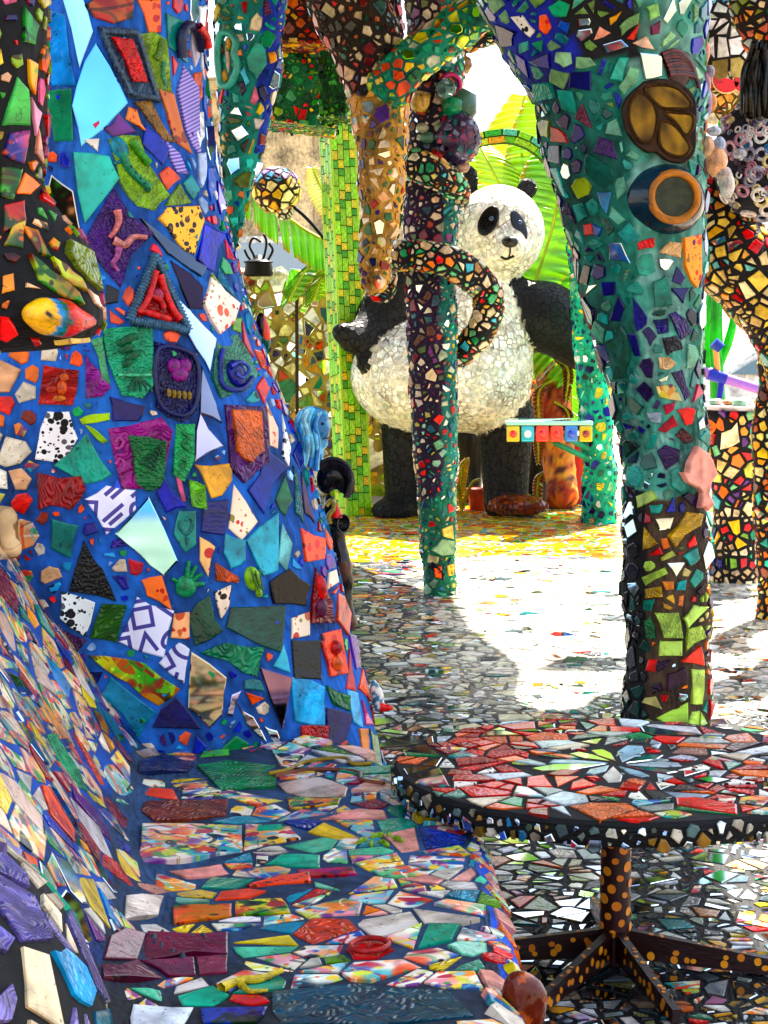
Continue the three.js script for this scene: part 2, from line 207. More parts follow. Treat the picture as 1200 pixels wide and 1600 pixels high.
// broken-tile mosaic over any surface: scattered centres, their cells cut in the tangent plane, grout joints between
function mosaic(parent, geo, o) {
  const r = RNG(o.seed ?? 1), sizeOf = typeof o.size === 'function' ? o.size : () => o.size, big = o.maxSize ?? (typeof o.size === 'number' ? o.size * 1.4 : 0.2);
  const g = flat(geo.clone()), p = g.attributes.position, nT = p.count / 3, cdf = new Float64Array(nT), a = V(0, 0, 0), b = V(0, 0, 0), c = V(0, 0, 0); let tot = 0;
  const nrm = g.attributes.normal;
  for (let i = 0; i < nT; i++) { a.fromBufferAttribute(p, i * 3); b.fromBufferAttribute(p, i * 3 + 1).sub(a); c.fromBufferAttribute(p, i * 3 + 2).sub(a); tot += b.cross(c).length() / 2; cdf[i] = tot; }
  const mean = o.mean ?? (typeof o.size === 'number' ? o.size : 0.08), tries = Math.min(400000, Math.ceil(tot / (mean * mean) * 14)), hash = new Hash(big * 1.75), S = [];
  for (const q of o.block ?? []) hash.add(q.P, { P: q.P, N: q.N, r: q.r ?? 0.004, wall: true });
  for (let n = 0; n < tries; n++) {
    const x = r() * tot; let lo = 0, hi = nT - 1; while (lo < hi) { const m = lo + hi >> 1; cdf[m] < x ? lo = m + 1 : hi = m; }
    let u = r(), v = r(); if (u + v > 1) { u = 1 - u; v = 1 - v; } const w = 1 - u - v, i = lo * 3;
    const P = V(0, 0, 0), N = V(0, 0, 0);
    P.addScaledVector(a.fromBufferAttribute(p, i), w).addScaledVector(b.fromBufferAttribute(p, i + 1), u).addScaledVector(c.fromBufferAttribute(p, i + 2), v);
    if (o.where && !o.where(P)) continue;
    N.addScaledVector(a.fromBufferAttribute(nrm, i), w).addScaledVector(b.fromBufferAttribute(nrm, i + 1), u).addScaledVector(c.fromBufferAttribute(nrm, i + 2), v).normalize();
    const size = sizeOf(P, N) * lerp(1 - (o.vary ?? 0.3), 1 + (o.vary ?? 0.3), r()), rad = size / 2;
    if (hash.near(P, (s) => s.P.distanceTo(P) < (s.wall ? Math.max(s.r, rad * 0.75) : (s.r + rad) * 0.86))) continue;
    const s = { P, N, r: rad }; S.push(s); hash.add(P, s);
  }
  const list = [];
  for (const s of S) {
    const [t1, t2] = basis(s.N), h = s.r * (o.reach ?? 1.5); let q = [[-h, -h], [h, -h], [h, h], [-h, h]]; { const ang = r() * 6.28, k = h * 1.08; q = [0, 1, 2, 3, 4, 5, 6].map((i) => [k * Math.cos(ang + i * 0.897), k * Math.sin(ang + i * 0.897)]); }
    hash.near(s.P, (n) => { if (n === s) return false; const d = n.P.clone().sub(s.P); if (n.N && n.N.dot(s.N) < 0.1) return false; const x = d.dot(t1), y = d.dot(t2), l = Math.hypot(x, y); if (l < 1e-5 || l > s.r + n.r + h) return false; q = clipPoly(q, x / l, y / l, n.wall ? Math.max(0.002, l - n.r) : l * s.r / (s.r + n.r)); return q.length < 3; });
    if (q.length < 3) continue;
    let pieces = [q];
    if (r() < (o.split ?? 0.35)) { const k = r() * 6.28, cx = q.reduce((m, z) => m + z[0], 0) / q.length, cy = q.reduce((m, z) => m + z[1], 0) / q.length, nx = Math.cos(k), ny = Math.sin(k), e = nx * cx + ny * cy + (r() - 0.5) * s.r * 0.5; pieces = [clipPoly(q, nx, ny, e), clipPoly(q, -nx, -ny, -e)]; if (r() < 0.4) { const f = r() < 0.5 ? 1.571 : 0.35, mx = Math.cos(k + f), my = Math.sin(k + f), e2 = mx * cx + my * cy + (r() - 0.5) * s.r * 0.4, i = r() < 0.5 ? 0 : 1, z = pieces[i]; pieces.splice(i, 1, clipPoly(z, mx, my, e2), clipPoly(z, -mx, -my, -e2)); } }
    for (let z of pieces) {
      if (z.length < 3) continue; z = inset(z, (o.gap ?? 0.008) / 2 * rr(0.7, 1.5, r)); if (z.length < 3) continue;
      const A = Math.abs(areaOf(z)); if (A < s.r * s.r * 0.12) continue;
      const e = Math.sqrt(A) * 0.34; let y = z.filter((v, i) => { const w = z[(i + 1) % z.length]; return Math.hypot(v[0] - w[0], v[1] - w[1]) > e; }); if (y.length < 3) y = z;
      const j = Math.sqrt(A) * (o.jag ?? 0.05); y = y.map(([v, w]) => [v + (r() - 0.5) * j, w + (r() - 0.5) * j]);
      const tilt = o.tilt ?? 0.05, N = s.N.clone().addScaledVector(t1, (r() - 0.5) * 2 * tilt).addScaledVector(t2, (r() - 0.5) * 2 * tilt).normalize(), [u1, u2] = [t1.clone().addScaledVector(N, -t1.dot(N)).normalize(), null];
      const u3 = N.clone().cross(u1), [hex, fin = 'g'] = o.color(s.P, s.N, r), k = rr(0.82, 1.14, r), col = lin(hex).map((v) => clamp(v * k * rr(0.95, 1.05, r), 0, 0.92));
      const sp = seen(s.P), facing = V(0, EYE, 0).sub(s.P).normalize().dot(s.N), vis = sp && facing > 0.02 && sp[0] > -15 && sp[0] < 1215 && sp[1] > -15 && sp[1] < 1615;
      list.push({ y, P: s.P, u1, u3, N, col, fin, px: vis ? Math.sqrt(A * Math.max(facing, 0.02)) * FOCAL / sp[2] : 0 });
    }
  }
  const solo = new Set(list.filter((t) => t.px >= (o.minPx ?? 9)).sort((x, y) => y.px - x.px).slice(0, o.max ?? 300)), rest = {};
  for (const t of list) {
    const one = solo.has(t), gg = tileGeo(t.y, t.P, t.u1, t.u3, t.N, (o.thick ?? 0.006) * rr(0.7, 1.3, r), t.col, UVS[t.fin] * (o.uvk ?? 1), r, one);
    if (one) part(o.name ?? 'tile', gg, M[t.fin], parent); else (rest[t.fin] ??= []).push(gg);
  }
  for (const f in rest) part('small_tiles', mergeGeometries(rest[f]), M[f], parent, 'stuff');
  return list.length;
}
function hitter(geo) { const m = new THREE.Mesh(geo.clone(), new THREE.MeshBasicMaterial({ side: THREE.DoubleSide })); m.geometry.boundsTree = new MeshBVH(m.geometry); m.raycast = acceleratedRaycast; m.updateMatrixWorld(); const rc = new THREE.Raycaster(); return (x, y) => { const d = dirOf(x, y).normalize(); rc.set(V(0, EYE, 0), d); const h = rc.intersectObject(m)[0]; if (!h) return null; const N = h.face.normal.clone(); if (N.dot(d) > 0) N.negate(); return { P: h.point, N, d: -h.point.z }; }; }
// a tile whose outline was read off the photograph, laid on the surface behind it; returns the mesh and records its edge so that others keep off
function laid(parent, hit, hex, fin, xy, block, { h = 0.007, name = 'tile', chip = 0.035, lift = 0, uvk = 1, grow = 1 } = {}) {
  if (grow !== 1) { let a = 0, b = 0; for (let i = 0; i < xy.length; i += 2) { a += xy[i] * 2 / xy.length; b += xy[i + 1] * 2 / xy.length; } xy = xy.map((v, i) => i % 2 ? b + (v - b) * grow : a + (v - a) * grow); }
  const r = RNG(Math.round(xy[0] * 31 + xy[1] * 17 + 3)), pts = []; for (let i = 0; i < xy.length; i += 2) { const q = hit(xy[i], xy[i + 1]); if (q) pts.push(q); }
  if (pts.length < 3) return null;
  const P = V(0, 0, 0), N = V(0, 0, 0); pts.forEach((q) => { P.add(q.P); N.add(q.N); }); P.divideScalar(pts.length);
  let mx = 0, my = 0; for (let i = 0; i < xy.length; i += 2) { mx += xy[i] * 2 / xy.length; my += xy[i + 1] * 2 / xy.length; } const mid = hit(mx, my); if (mid) N.addScaledVector(mid.N, 1); N.normalize();
  { const n2 = V(0, 0, 0); pts.forEach((q, i) => { const w = pts[(i + 1) % pts.length]; n2.add(q.P.clone().sub(P).cross(w.P.clone().sub(P))); }); n2.normalize(); if (n2.dot(N) < 0) n2.negate(); if (n2.dot(N) > 0.6) N.copy(n2); }
  if (mid) { const e = mid.P.clone().sub(P).dot(N); if (e > 0) P.addScaledVector(N, e * 0.8); }
  const [t1, t2] = basis(N); let q = pts.map((k) => { const d = k.P.clone().sub(P); return [d.dot(t1), d.dot(t2)]; });
  const size = Math.sqrt(Math.abs(areaOf(q))); if (!(size > 0.004)) return null;
  const y = []; q.forEach((A, i) => { const B = q[(i + 1) % q.length]; y.push(A); const l = Math.hypot(B[0] - A[0], B[1] - A[1]); if (l > size * 0.45 && chip) y.push([lerp(A[0], B[0], 0.35 + 0.3 * r()) + (r() - 0.5) * size * chip, lerp(A[1], B[1], 0.35 + 0.3 * r()) + (r() - 0.5) * size * chip]); });
  if (block) pts.forEach((k, i) => { const w = pts[(i + 1) % pts.length], l = k.P.distanceTo(w.P), n = Math.ceil(l / 0.015); for (let j = 0; j < n; j++) block.push({ P: k.P.clone().lerp(w.P, j / n), N: N.clone(), r: 0.006 }); block.push({ P: P.clone(), N: N.clone(), r: size * 0.36 }); for (const f of [0.35, 0.7]) block.push({ P: P.clone().lerp(k.P, f), N: N.clone(), r: size * 0.17 }); });
  const m = part(name, tileGeo(y, P.clone().addScaledVector(N, lift), t1, t2, N, h, lin(hex), UVS[fin] * uvk, r, true), M[fin], parent); m.userData.frame = undefined; delete m.userData.frame;
  return m;
}
function rope(hit, pts, rad, hex, { lift = 0.006, closed = false, r2 = rad, twist = 0, seg = 6 } = {}) {  // a raised coil of clay over the surface
  const P = pts.map(([x, y]) => { const q = hit(x, y); return q && q.P.clone().addScaledVector(q.N, lift); }).filter(Boolean); if (P.length < 2) return null;
  const c = new THREE.CatmullRomCurve3(P, closed), n = Math.max(6, P.length * 5), g = new THREE.TubeGeometry(c, n, rad, seg, closed);
  if (r2 !== rad || twist) { const p = g.attributes.position; for (let i = 0; i <= n; i++) { const ctr = c.getPointAt(Math.min(1, i / n)), k = lerp(1, r2 / rad, i / n) * (1 + twist * Math.sin(i * 1.9)); for (let j = 0; j <= seg; j++) { const a = i * (seg + 1) + j, v = V(p.getX(a), p.getY(a), p.getZ(a)).sub(ctr).multiplyScalar(k).add(ctr); p.setXYZ(a, v.x, v.y, v.z); } } g.computeVertexNormals(); }
  return tint(g, hex);
}
function blob(hit, x, y, rx, ry, rz, hex, rot = 0, lift = 0) {              // a flattened ball pressed on the surface; sizes in the photograph's pixels, height rz in metres
  const q = hit(x, y); if (!q) return null; const s = q.d / FOCAL, g = new THREE.SphereGeometry(1, 16, 10), up = V(0, 1, 0).addScaledVector(q.N, -q.N.y).normalize(), rt = up.clone().cross(q.N);
  g.scale(rx * s, ry * s, rz); g.rotateZ(rot); g.applyMatrix4(new THREE.Matrix4().makeBasis(rt, up, q.N).setPosition(q.P.clone().addScaledVector(q.N, lift))); return tint(g, hex);
}
const relief = (parent, list, name = 'relief', mat = M.gloss) => { const l = list.filter(Boolean); return l.length ? part(name, merge(l), mat, parent) : null; };
function structure(name, geo, mat) { const m = part(name, geo, mat, null); m.userData.kind = 'structure'; return m; }
// ---------------------------------------------------------------- ground, mosaic floor, added shade roof
{
  const g = new THREE.PlaneGeometry(900, 900); g.rotateX(-Math.PI / 2); tint(g, '8f8577'); const u = g.attributes.uv; for (let i = 0; i < u.count; i++) u.setXY(i, u.getX(i) * 300, u.getY(i) * 300);
  const m = structure('ground', g, M.matte);
}
// sun patch put into the floor colour: near-white shards where the sun falls
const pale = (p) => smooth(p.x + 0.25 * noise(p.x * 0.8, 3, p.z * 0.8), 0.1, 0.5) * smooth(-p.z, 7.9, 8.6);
const yellowEdge = (x) => 13.4 + 0.25 * Math.sin(x * 1.7);
{
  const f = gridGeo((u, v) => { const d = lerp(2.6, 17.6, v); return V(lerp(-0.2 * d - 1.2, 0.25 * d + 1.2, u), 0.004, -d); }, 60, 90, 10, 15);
  tint(f, (p) => { if (-p.z > yellowEdge(p.x)) return lin('6f9f90'); const k = smooth(-p.z + 0.5 * noise(p.x, 0, p.z), 7.2, 9.5), a = lin('141416'), b = lin('2e2c29'), c = lin('a8a296'), w = pale(p); return a.map((x, i) => lerp(lerp(x, b[i], k), c[i], w)); });  // grout lightened in the same painted sun patch
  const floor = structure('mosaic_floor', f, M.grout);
  const patch = gridGeo((u, v) => { const d = lerp(3.4, 17.4, v); return V(lerp(-0.1 * d - 0.5, 0.22 * d + 0.4, u), 0.004, -d); }, 30, 60);
  const shade = W('999ca0 878c92 b2aea8 5d6469 988978 4c5a62 89948f a9765a 54646c 3b4a52 a7a29a cfc9bf 4a5a4a 7a7f5a');
  const warm = W('d8783a c2452f d8a53a 7f9a4a 2f7f8a 9a6a8a 5a8f74 b8a33a');
  const yel = W('e2b81e e8c832 d8a417 c9b52a e0742a d8cfa8 8fae3a e8d25a d89a1c');
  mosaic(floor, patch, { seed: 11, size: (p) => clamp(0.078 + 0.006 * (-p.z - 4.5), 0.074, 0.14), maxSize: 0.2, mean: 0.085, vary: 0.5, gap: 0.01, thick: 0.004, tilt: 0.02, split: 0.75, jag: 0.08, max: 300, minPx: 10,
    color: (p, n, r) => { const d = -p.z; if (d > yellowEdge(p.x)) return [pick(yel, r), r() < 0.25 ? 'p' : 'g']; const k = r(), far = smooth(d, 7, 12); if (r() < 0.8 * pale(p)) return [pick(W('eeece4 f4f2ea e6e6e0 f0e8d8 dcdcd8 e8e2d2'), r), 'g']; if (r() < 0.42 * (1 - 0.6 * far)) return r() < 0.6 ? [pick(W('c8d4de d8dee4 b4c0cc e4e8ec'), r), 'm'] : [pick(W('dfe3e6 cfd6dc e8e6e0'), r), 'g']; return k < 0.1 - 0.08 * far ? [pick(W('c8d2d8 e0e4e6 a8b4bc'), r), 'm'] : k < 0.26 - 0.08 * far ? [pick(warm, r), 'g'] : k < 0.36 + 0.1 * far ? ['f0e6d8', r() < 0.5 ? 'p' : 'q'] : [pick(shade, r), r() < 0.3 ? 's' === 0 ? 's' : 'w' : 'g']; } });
}
{ // added unseen roof over the concrete trees; outline cut to shape the floor shade
  const pts = [[-6, 16.1], [0.9, 16.1], [1.35, 14.8], [1.62, 14.2], [1.7, 13], [1.88, 11.9], [1.84, 10.9], [2.25, 10.65], [2.2, 4.5], [-6, 4.5]].map(([x, d], i) => new THREE.Vector2(x, d));
  const sh = new THREE.Shape(); sh.moveTo(pts[0].x, pts[0].y); const c = new THREE.SplineCurve([...pts.slice(1, 8)]); sh.lineTo(pts[1].x, pts[1].y); sh.splineThru(pts.slice(2, 8)); sh.lineTo(pts[8].x, pts[8].y); sh.lineTo(pts[9].x, pts[9].y);
  const g = new THREE.ExtrudeGeometry(sh, { depth: 0.18, bevelEnabled: false, curveSegments: 8 }); g.rotateX(-Math.PI / 2); g.translate(0, 4.45, 0);
  tint(g, 'b9a78a'); const roof = thing('added_shade_roof', 'added unseen flat cream roof that shades the near floor, above the view', 'roof', V(0, 4.45, -8)); part('roof_slab', g, M.matte, roof);
}
{ // wall added behind the viewpoint for mirror reflections and warm bounce light
  const w = thing('added_bounce_wall', 'long unseen cream wall added behind the viewpoint for reflections and bounce light', 'wall', V(0, 0, 6.5)), g = flat(new RoundedBoxGeometry(20, 3.2, 0.3, 2, 0.05)); g.translate(0, 1.6, 6.6); part('wall_body', tint(g, (p) => { const n = noise(p.x * 0.9, p.y * 0.9, 0); return lin(p.y < 0.7 + 0.1 * n ? '3f6fa8' : n > 0.25 ? 'd8b88a' : 'd0ccc2'); }), M.matte, w);
}
// ---------------------------------------------------------------- bench
const bench = thing('mosaic_bench', 'long bench seat with curved back, covered in broken painted tiles, lower left', 'bench', V(-0.3, 0, -4.2));
const kf = (list, d) => { if (d <= list[0][0]) return list[0][1]; for (let i = 1; i < list.length; i++) if (d <= list[i][0]) { const [a, x] = list[i - 1], [b, y] = list[i]; const t = (d - a) / (b - a); return lerp(x, y, t * t * (3 - 2 * t)); } return list[list.length - 1][1]; };
const nose = (d) => kf([[2.2, 0.24], [3.3, 0.27], [3.9, 0.275], [4.5, 0.26], [5.0, 0.17], [5.4, 0.0], [5.8, -0.22]], d), crease = (d) => kf([[2.2, -0.45], [3.4, -0.5], [5, -0.665], [5.9, -0.76]], d);
const benchPoint = (() => { const cache = new Map(); return (s, v) => { const d = lerp(2.3, 5.85, v); let c = cache.get(v); if (!c) { const n = nose(d), k = crease(d), L = [[n - 0.09, 0.0], [n - 0.06, 0.14], [n - 0.025, 0.27], [n, 0.36], [n - 0.008, 0.415], [n - 0.04, 0.446], [n - 0.1, 0.455], [lerp(n, k, 0.4), 0.445], [lerp(n, k, 0.7), 0.437], [k + 0.1, 0.44], [k + 0.02, 0.465], [k - 0.05, 0.545], [k - 0.15, 0.71], [k - 0.27, 0.9], [k - 0.38, 1.09], [k - 0.47, 1.17], [k - 0.57, 1.14], [k - 0.64, 0.95], [k - 0.66, 0.5], [k - 0.66, 0]]; c = new THREE.CatmullRomCurve3(L.map(([x, y]) => V(x, y, -d)), false, 'centripetal'); cache.set(v, c); } const p = c.getPoint(s); p.x += 0.012 * noise(p.x * 4, p.y * 4, p.z * 4); p.y += 0.01 * noise(p.x * 5 + 9, p.y * 4, p.z * 5); if (p.y < 0) p.y = 0; return p; }; })();
const benchGeo = turned(gridGeo(benchPoint, 150, 90, 3, 3.5));
tint(benchGeo, (p) => { const d = -p.z, k = crease(d), near = smooth(d, 3.2, 4.4), n = noise(p.x * 3, p.y * 3, p.z * 3); if (p.x > nose(d) - 0.05) return lin('3a6ac4'); if (p.x < k - 0.03) return lin('34599a'); const a = lin('23262c'), b = lin('3a5372'); return a.map((x, i) => lerp(x, b[i], clamp(near + n * 0.3, 0, 1))); });
part('concrete_body', benchGeo, M.grout, bench);
const benchHit = hitter(benchGeo), benchBlock = [];
const B = (hex, fin, ...xy) => laid(bench, benchHit, hex, fin, xy, benchBlock, { h: 0.0045 });
B('7a3348', 'g', 172, 1462, 226, 1460, 214, 1500, 160, 1500); B('6f2c44', 'g', 230, 1460, 356, 1457, 356, 1490, 300, 1494, 220, 1496); B('7f3a50', 'g', 306, 1497, 356, 1493, 355, 1522, 312, 1525); B('74304a', 'g', 218, 1500, 302, 1498, 306, 1525, 262, 1528); B('6a2a40', 'g', 158, 1506, 212, 1504, 256, 1528, 160, 1530);
{ const t = B('1d4f5e', 'w', 425, 1552, 560, 1540, 700, 1548, 740, 1590, 590, 1605, 440, 1600); }
B('efeae2', 'p', 222, 1292, 378, 1290, 380, 1332, 300, 1348, 214, 1345);
B('efe6da', 'q', 384, 1290, 452, 1292, 470, 1312, 380, 1330);
B('8a4a3c', 'w', 228, 1254, 356, 1250, 354, 1276, 240, 1284, 220, 1268);
B('2e8a5c', 'w', 308, 1198, 356, 1190, 430, 1196, 430, 1232, 345, 1234);
B('2c3560', 'w', 214, 1188, 256, 1184, 308, 1192, 290, 1208, 216, 1208);
B('5fae55', 'g', 285, 1158, 312, 1150, 332, 1156, 318, 1172, 284, 1176); B('6abf5a', 'g', 334, 1156, 356, 1162, 358, 1180, 312, 1184, 322, 1170);
B('a03a4a', 'g', 242, 1168, 262, 1156, 286, 1158, 276, 1176); B('b9a48f', 'g', 212, 1174, 240, 1170, 250, 1180, 226, 1185);
B('c8b4a6', 'g', 434, 1226, 470, 1218, 500, 1216, 544, 1232, 540, 1246, 470, 1246);
B('d8bc28', 'p', 448, 1248, 534, 1248, 530, 1258, 452, 1266); B('e0784a', 'p', 500, 1192, 526, 1196, 512, 1206, 458, 1202);
B('dfe3ea', 'g', 208, 1572, 302, 1576, 286, 1604, 205, 1606); B('3a4f9e', 'q', 314, 1578, 418, 1576, 402, 1600, 318, 1602);
B('e2671f', 'd', 386, 1385, 484, 1365, 486, 1380, 392, 1388); B('d8c9bc', 'g', 196, 1402, 256, 1400, 246, 1432, 195, 1436);
B('d8862a', 'p', 270, 1416, 362, 1414, 362, 1434, 272, 1446); B('d9c81e', 'p', 368, 1410, 440, 1406, 454, 1428, 368, 1432);
B('b04a7a', 'p', 464, 1362, 552, 1356, 558, 1368, 470, 1372); B('e9a9a0', 'g', 500, 1282, 560, 1266, 600, 1268, 604, 1280);
B('e9a79e', 'g', 264, 1362, 346, 1354, 358, 1366, 290, 1374); B('4aa88a', 'g', 416, 1352, 440, 1336, 500, 1338, 500, 1358); B('4aae92', 'g', 384, 1292, 440, 1290, 430, 1300, 382, 1304);
{ const t = B('c43028', 'g', 540, 1486, 566, 1472, 600, 1474, 616, 1486, 590, 1500, 552, 1500); relief(bench, [rope(benchHit, [[548, 1487], [566, 1477], [596, 1477], [608, 1487], [588, 1496], [560, 1497]], 0.006, 'b0261e', { closed: true, lift: 0.014 }), blob(benchHit, 578, 1486, 12, 4, 0.008, 'b0261e', 0, 0.012)], 'rosette_relief'); }
relief(bench, [rope(benchHit, [[346, 1552], [376, 1540], [404, 1538], [430, 1528], [441, 1524]], 0.011, 'd2bc1c', { r2: 0.006, lift: 0.01 }), rope(benchHit, [[376, 1544], [392, 1554], [418, 1552]], 0.008, 'd2bc1c', { r2: 0.003 }), rope(benchHit, [[394, 1538], [404, 1530], [424, 1533]], 0.007, 'd2bc1c', { r2: 0.003 })], 'lizard_relief');
relief(bench, [[238, 1470, 11], [252, 1464, 7], [262, 1474, 8], [272, 1480, 10], [300, 1472, 9], [318, 1470, 8], [250, 1484, 8], [268, 1494, 9], [284, 1500, 10], [240, 1478, 6]].map(([x, y, s]) => blob(benchHit, x, y, s, s * 0.5, 0.01, '35505c', 0, 0.006)), 'droplet_relief');
relief(bench, [[566, 1318], [590, 1310], [608, 1309], [622, 1316], [600, 1322], [580, 1322]].map(([x, y]) => blob(benchHit, x, y, 15, 4, 0.01, '8fae2a', 0.3, 0.006)), 'leaf_relief');
relief(bench, [rope(benchHit, [[420, 1212], [450, 1206], [470, 1196], [500, 1190], [540, 1188], [552, 1197], [580, 1196]], 0.006, 'a88f3a'), rope(benchHit, [[430, 1216], [480, 1206], [520, 1206], [560, 1210], [566, 1222], [600, 1228]], 0.006, '8a5a4a')], 'curl_relief');
const seatMix = (p, n, r) => {
  const d = -p.z, k = crease(d), t = r();
  if (p.x < k - 0.04) { if (t < 0.17) return [pick(W('ece0d6 e4c8b8 dcd4ce'), r), 'g']; if (t < 0.56) return ['efe0c8', r() < 0.5 ? 'p' : 'q']; if (t < 0.7) return ['c9d2d8', 'm']; return [pick(W('e8702a c02a34 2f9a8a 1f55b0 8a1f3a 2a9ad0 d8c22a f2a63a 3aae78 6a2f7a'), r), r() < 0.2 ? 'w' : 'g']; }
  if (p.x > nose(d) - 0.045) { if (t < 0.6) return ['f0e0c8', r() < 0.5 ? 'p' : 'q']; return [pick(W('e89a90 f0ead8 d83a2a e8822a 3aa08a d8c22a e8b0a8'), r), 'g']; }
  if (t < 0.5) return ['f4ece0', r() < 0.5 ? 'p' : 'q']; if (t < 0.57) return [pick(W('e6aaa0 dfa79c e8bcae'), r), 'g']; if (t < 0.67) return [pick(W('d8cec4 e6e2da c8c0b8'), r), 'g']; if (t < 0.82) return [pick(W('3f9f86 6abf9e 8fcfb2 2f8f78'), r), 'g'];
  return [pick(W('e0652a d8be22 2a4a9a 8a2f44 c8342a 6a9a2a 2a9ab0 e8862a e8c82a'), r), r() < 0.35 ? 'w' : 'g'];
};
// seat and back as far as they are seen; the plain far side behind the back is left as cement
const benchSeen = turned(gridGeo((u, v) => benchPoint(lerp(0.03, 0.78, u), lerp(0.02, 0.97, v)), 130, 90));
mosaic(bench, benchSeen, { seed: 21, size: (p) => (p.x > nose(-p.z) - 0.05 ? 0.055 : p.x > crease(-p.z) - 0.02 ? 0.125 : 0.108), maxSize: 0.2, mean: 0.085, vary: 0.5, gap: 0.007, thick: 0.0035, split: 0.3, reach: 1.8, max: 300, minPx: 11, tilt: 0.02, block: benchBlock, color: seatMix, where: (p) => p.y > 0.02 });

// ---------------------------------------------------------------- black-grout arm at the near end of the bench
{
  const c = at(-60, 1640, 2.75), armGeo = new THREE.SphereGeometry(1, 60, 40); armGeo.scale(0.2, 0.34, 0.42); armGeo.rotateZ(0.35); { const p = armGeo.attributes.position; for (let i = 0; i < p.count; i++) p.setXYZ(i, p.getX(i) + c.x, Math.max(0, p.getY(i) + c.y), p.getZ(i) + c.z); } armGeo.computeVertexNormals(); tint(armGeo, '121215');
  const arm = thing('bench_end', 'black grouted bench arm with purple veined and cream tiles, bottom left corner', 'bench end', V(c.x, 0, c.z)); part('concrete_body', armGeo, M.grout, arm);
  const hit = hitter(armGeo), bl = [], A = (h, f, ...xy) => laid(arm, hit, h, f, xy, bl);
  A('5aaee0', 'g', 78, 1488, 98, 1484, 128, 1512, 144, 1552, 138, 1574, 112, 1556);
  mosaic(arm, armGeo, { seed: 31, size: 0.11, vary: 0.35, gap: 0.01, thick: 0.003, tilt: 0.02, split: 0.3, max: 120, block: bl, color: (p, n, r) => { const t = r(); return t < 0.5 ? [pick(W('8f86b8 a79fc8 6f68a0'), r), 'w'] : t < 0.8 ? ['e4d9c2', 'g'] : [pick(W('3f9f7a 2f7f9a d8c9a8'), r), 'g']; } });
}
// ---------------------------------------------------------------- the blue buttress
const buttress = thing('mosaic_buttress', 'huge blue grouted flaring trunk set with relief tiles, fills the left side', 'mosaic tree', V(-1, 0, -5.9));
const trunkRing = (() => { const L = [[-0.1, 1.0, 1.07, 0.44], [0.3, 1.0, 1.0, 0.42], [0.8, 1.02, 0.905, 0.44], [1.1, 1.02, 0.83, 0.46], [1.4, 1.0, 0.695, 0.47], [1.74, 0.98, 0.575, 0.46], [2.04, 0.97, 0.475, 0.44], [2.4, 0.95, 0.42, 0.42], [2.9, 0.95, 0.425, 0.42], [3.6, 0.95, 0.55, 0.5], [4.46, 0.95, 0.8, 0.7]]; return (h) => { let i = 0; while (i < L.length - 2 && L[i + 1][0] < h) i++; const a = L[Math.max(0, i - 1)], b = L[i], c = L[i + 1], d = L[Math.min(L.length - 1, i + 2)], s = clamp((h - b[0]) / (c[0] - b[0]), 0, 1); return [1, 2, 3].map((k) => b[k] + 0.5 * s * (c[k] - a[k] + s * (2 * a[k] - 5 * b[k] + 4 * c[k] - d[k] + s * (3 * (b[k] - c[k]) + d[k] - a[k])))); }; })();
const trunkGeo = gridGeo((u, v) => { if (u === 1) return null; const h = lerp(0, 4.46, v), [cx, rx, rz] = trunkRing(h), a = 2 * Math.PI * u, p = V(-cx + Math.cos(a) * rx, h, -5.9 - Math.sin(a) * rz), k = 0.018 * noise(p.x * 3, p.y * 3, p.z * 3) + 0.008 * noise(p.x * 11, p.y * 11, p.z * 11); p.x += Math.cos(a) * k; p.z -= Math.sin(a) * k; return p; }, 110, 120, 5, 4.4);
tint(trunkGeo, (p) => { const n = 0.5 + 0.5 * noise(p.x * 4, p.y * 4, p.z * 4), a = lin('2f5ca6'), b = lin('5484c2'); return a.map((x, i) => lerp(x, b[i], n)); });
part('concrete_body', trunkGeo, M.grout, buttress);
const tHit = hitter(trunkGeo), tBlock = [];
const T = (hex, fin, ...xy) => laid(buttress, tHit, hex, fin, xy, tBlock, { h: 0.006, grow: 1.06 });
// upper third
T('2496d8', 'g', 64, 17, 101, 26, 118, 131, 82, 131); T('9fc8ec', 'm', 99, 0, 129, 0, 144, 49, 124, 103); T('7fb4e0', 'm', 150, 71, 195, 161, 128, 225, 113, 165, 120, 135);
T('2f8a66', 'g', 69, 146, 111, 141, 113, 218, 86, 219); T('35b8a8', 'g', 116, 240, 169, 246, 184, 279, 133, 345); T('c9bca4', 'm', 81, 276, 113, 300, 128, 379, 81, 360, 62, 319);
T('6f3f80', 'g', 184, 178, 210, 206, 176, 214, 163, 201); T('a8602a', 'p', 135, 7, 160, -6, 206, -4, 204, 28, 176, 36, 150, 28); T('d87838', 'd', 214, 0, 249, 0, 249, 49, 232, 49);
T('2f8a80', 'g', 259, 22, 285, 34, 272, 81, 262, 71); T('93702a', 'h', 212, 161, 236, 159, 270, 221, 255, 218); T('b8702f', 'd', 248, 141, 270, 148, 298, 238, 270, 218);
T('a594cc', 'l', 287, 105, 307, 139, 313, 240, 289, 202, 276, 142); T('e8742a', 'g', 248, 272, 262, 261, 279, 279, 261, 296); T('a898d0', 'l', 259, 221, 279, 240, 291, 270, 276, 270);
T('7f9f32', 'h', 279, 289, 296, 317, 257, 322); T('f0b428', 's', 248, 343, 262, 326, 307, 324, 315, 345, 302, 396, 277, 379); T('e07a9a', 'g', 324, 334, 354, 337, 354, 369);
T('1c30c0', 'g', 319, 351, 347, 369, 334, 424, 306, 405); T('e0566a', 'g', 351, 375, 366, 379, 366, 407, 354, 403); T('59616e', 'm', 221, 345, 319, 416, 311, 431, 262, 397);
T('e6ecf0', 'g', 326, 285, 351, 326, 343, 328); T('2a88ac', 'w', 342, 420, 375, 415, 387, 445, 372, 472, 340, 440); T('dcd2c2', 's', 131, 219, 154, 217, 152, 236);
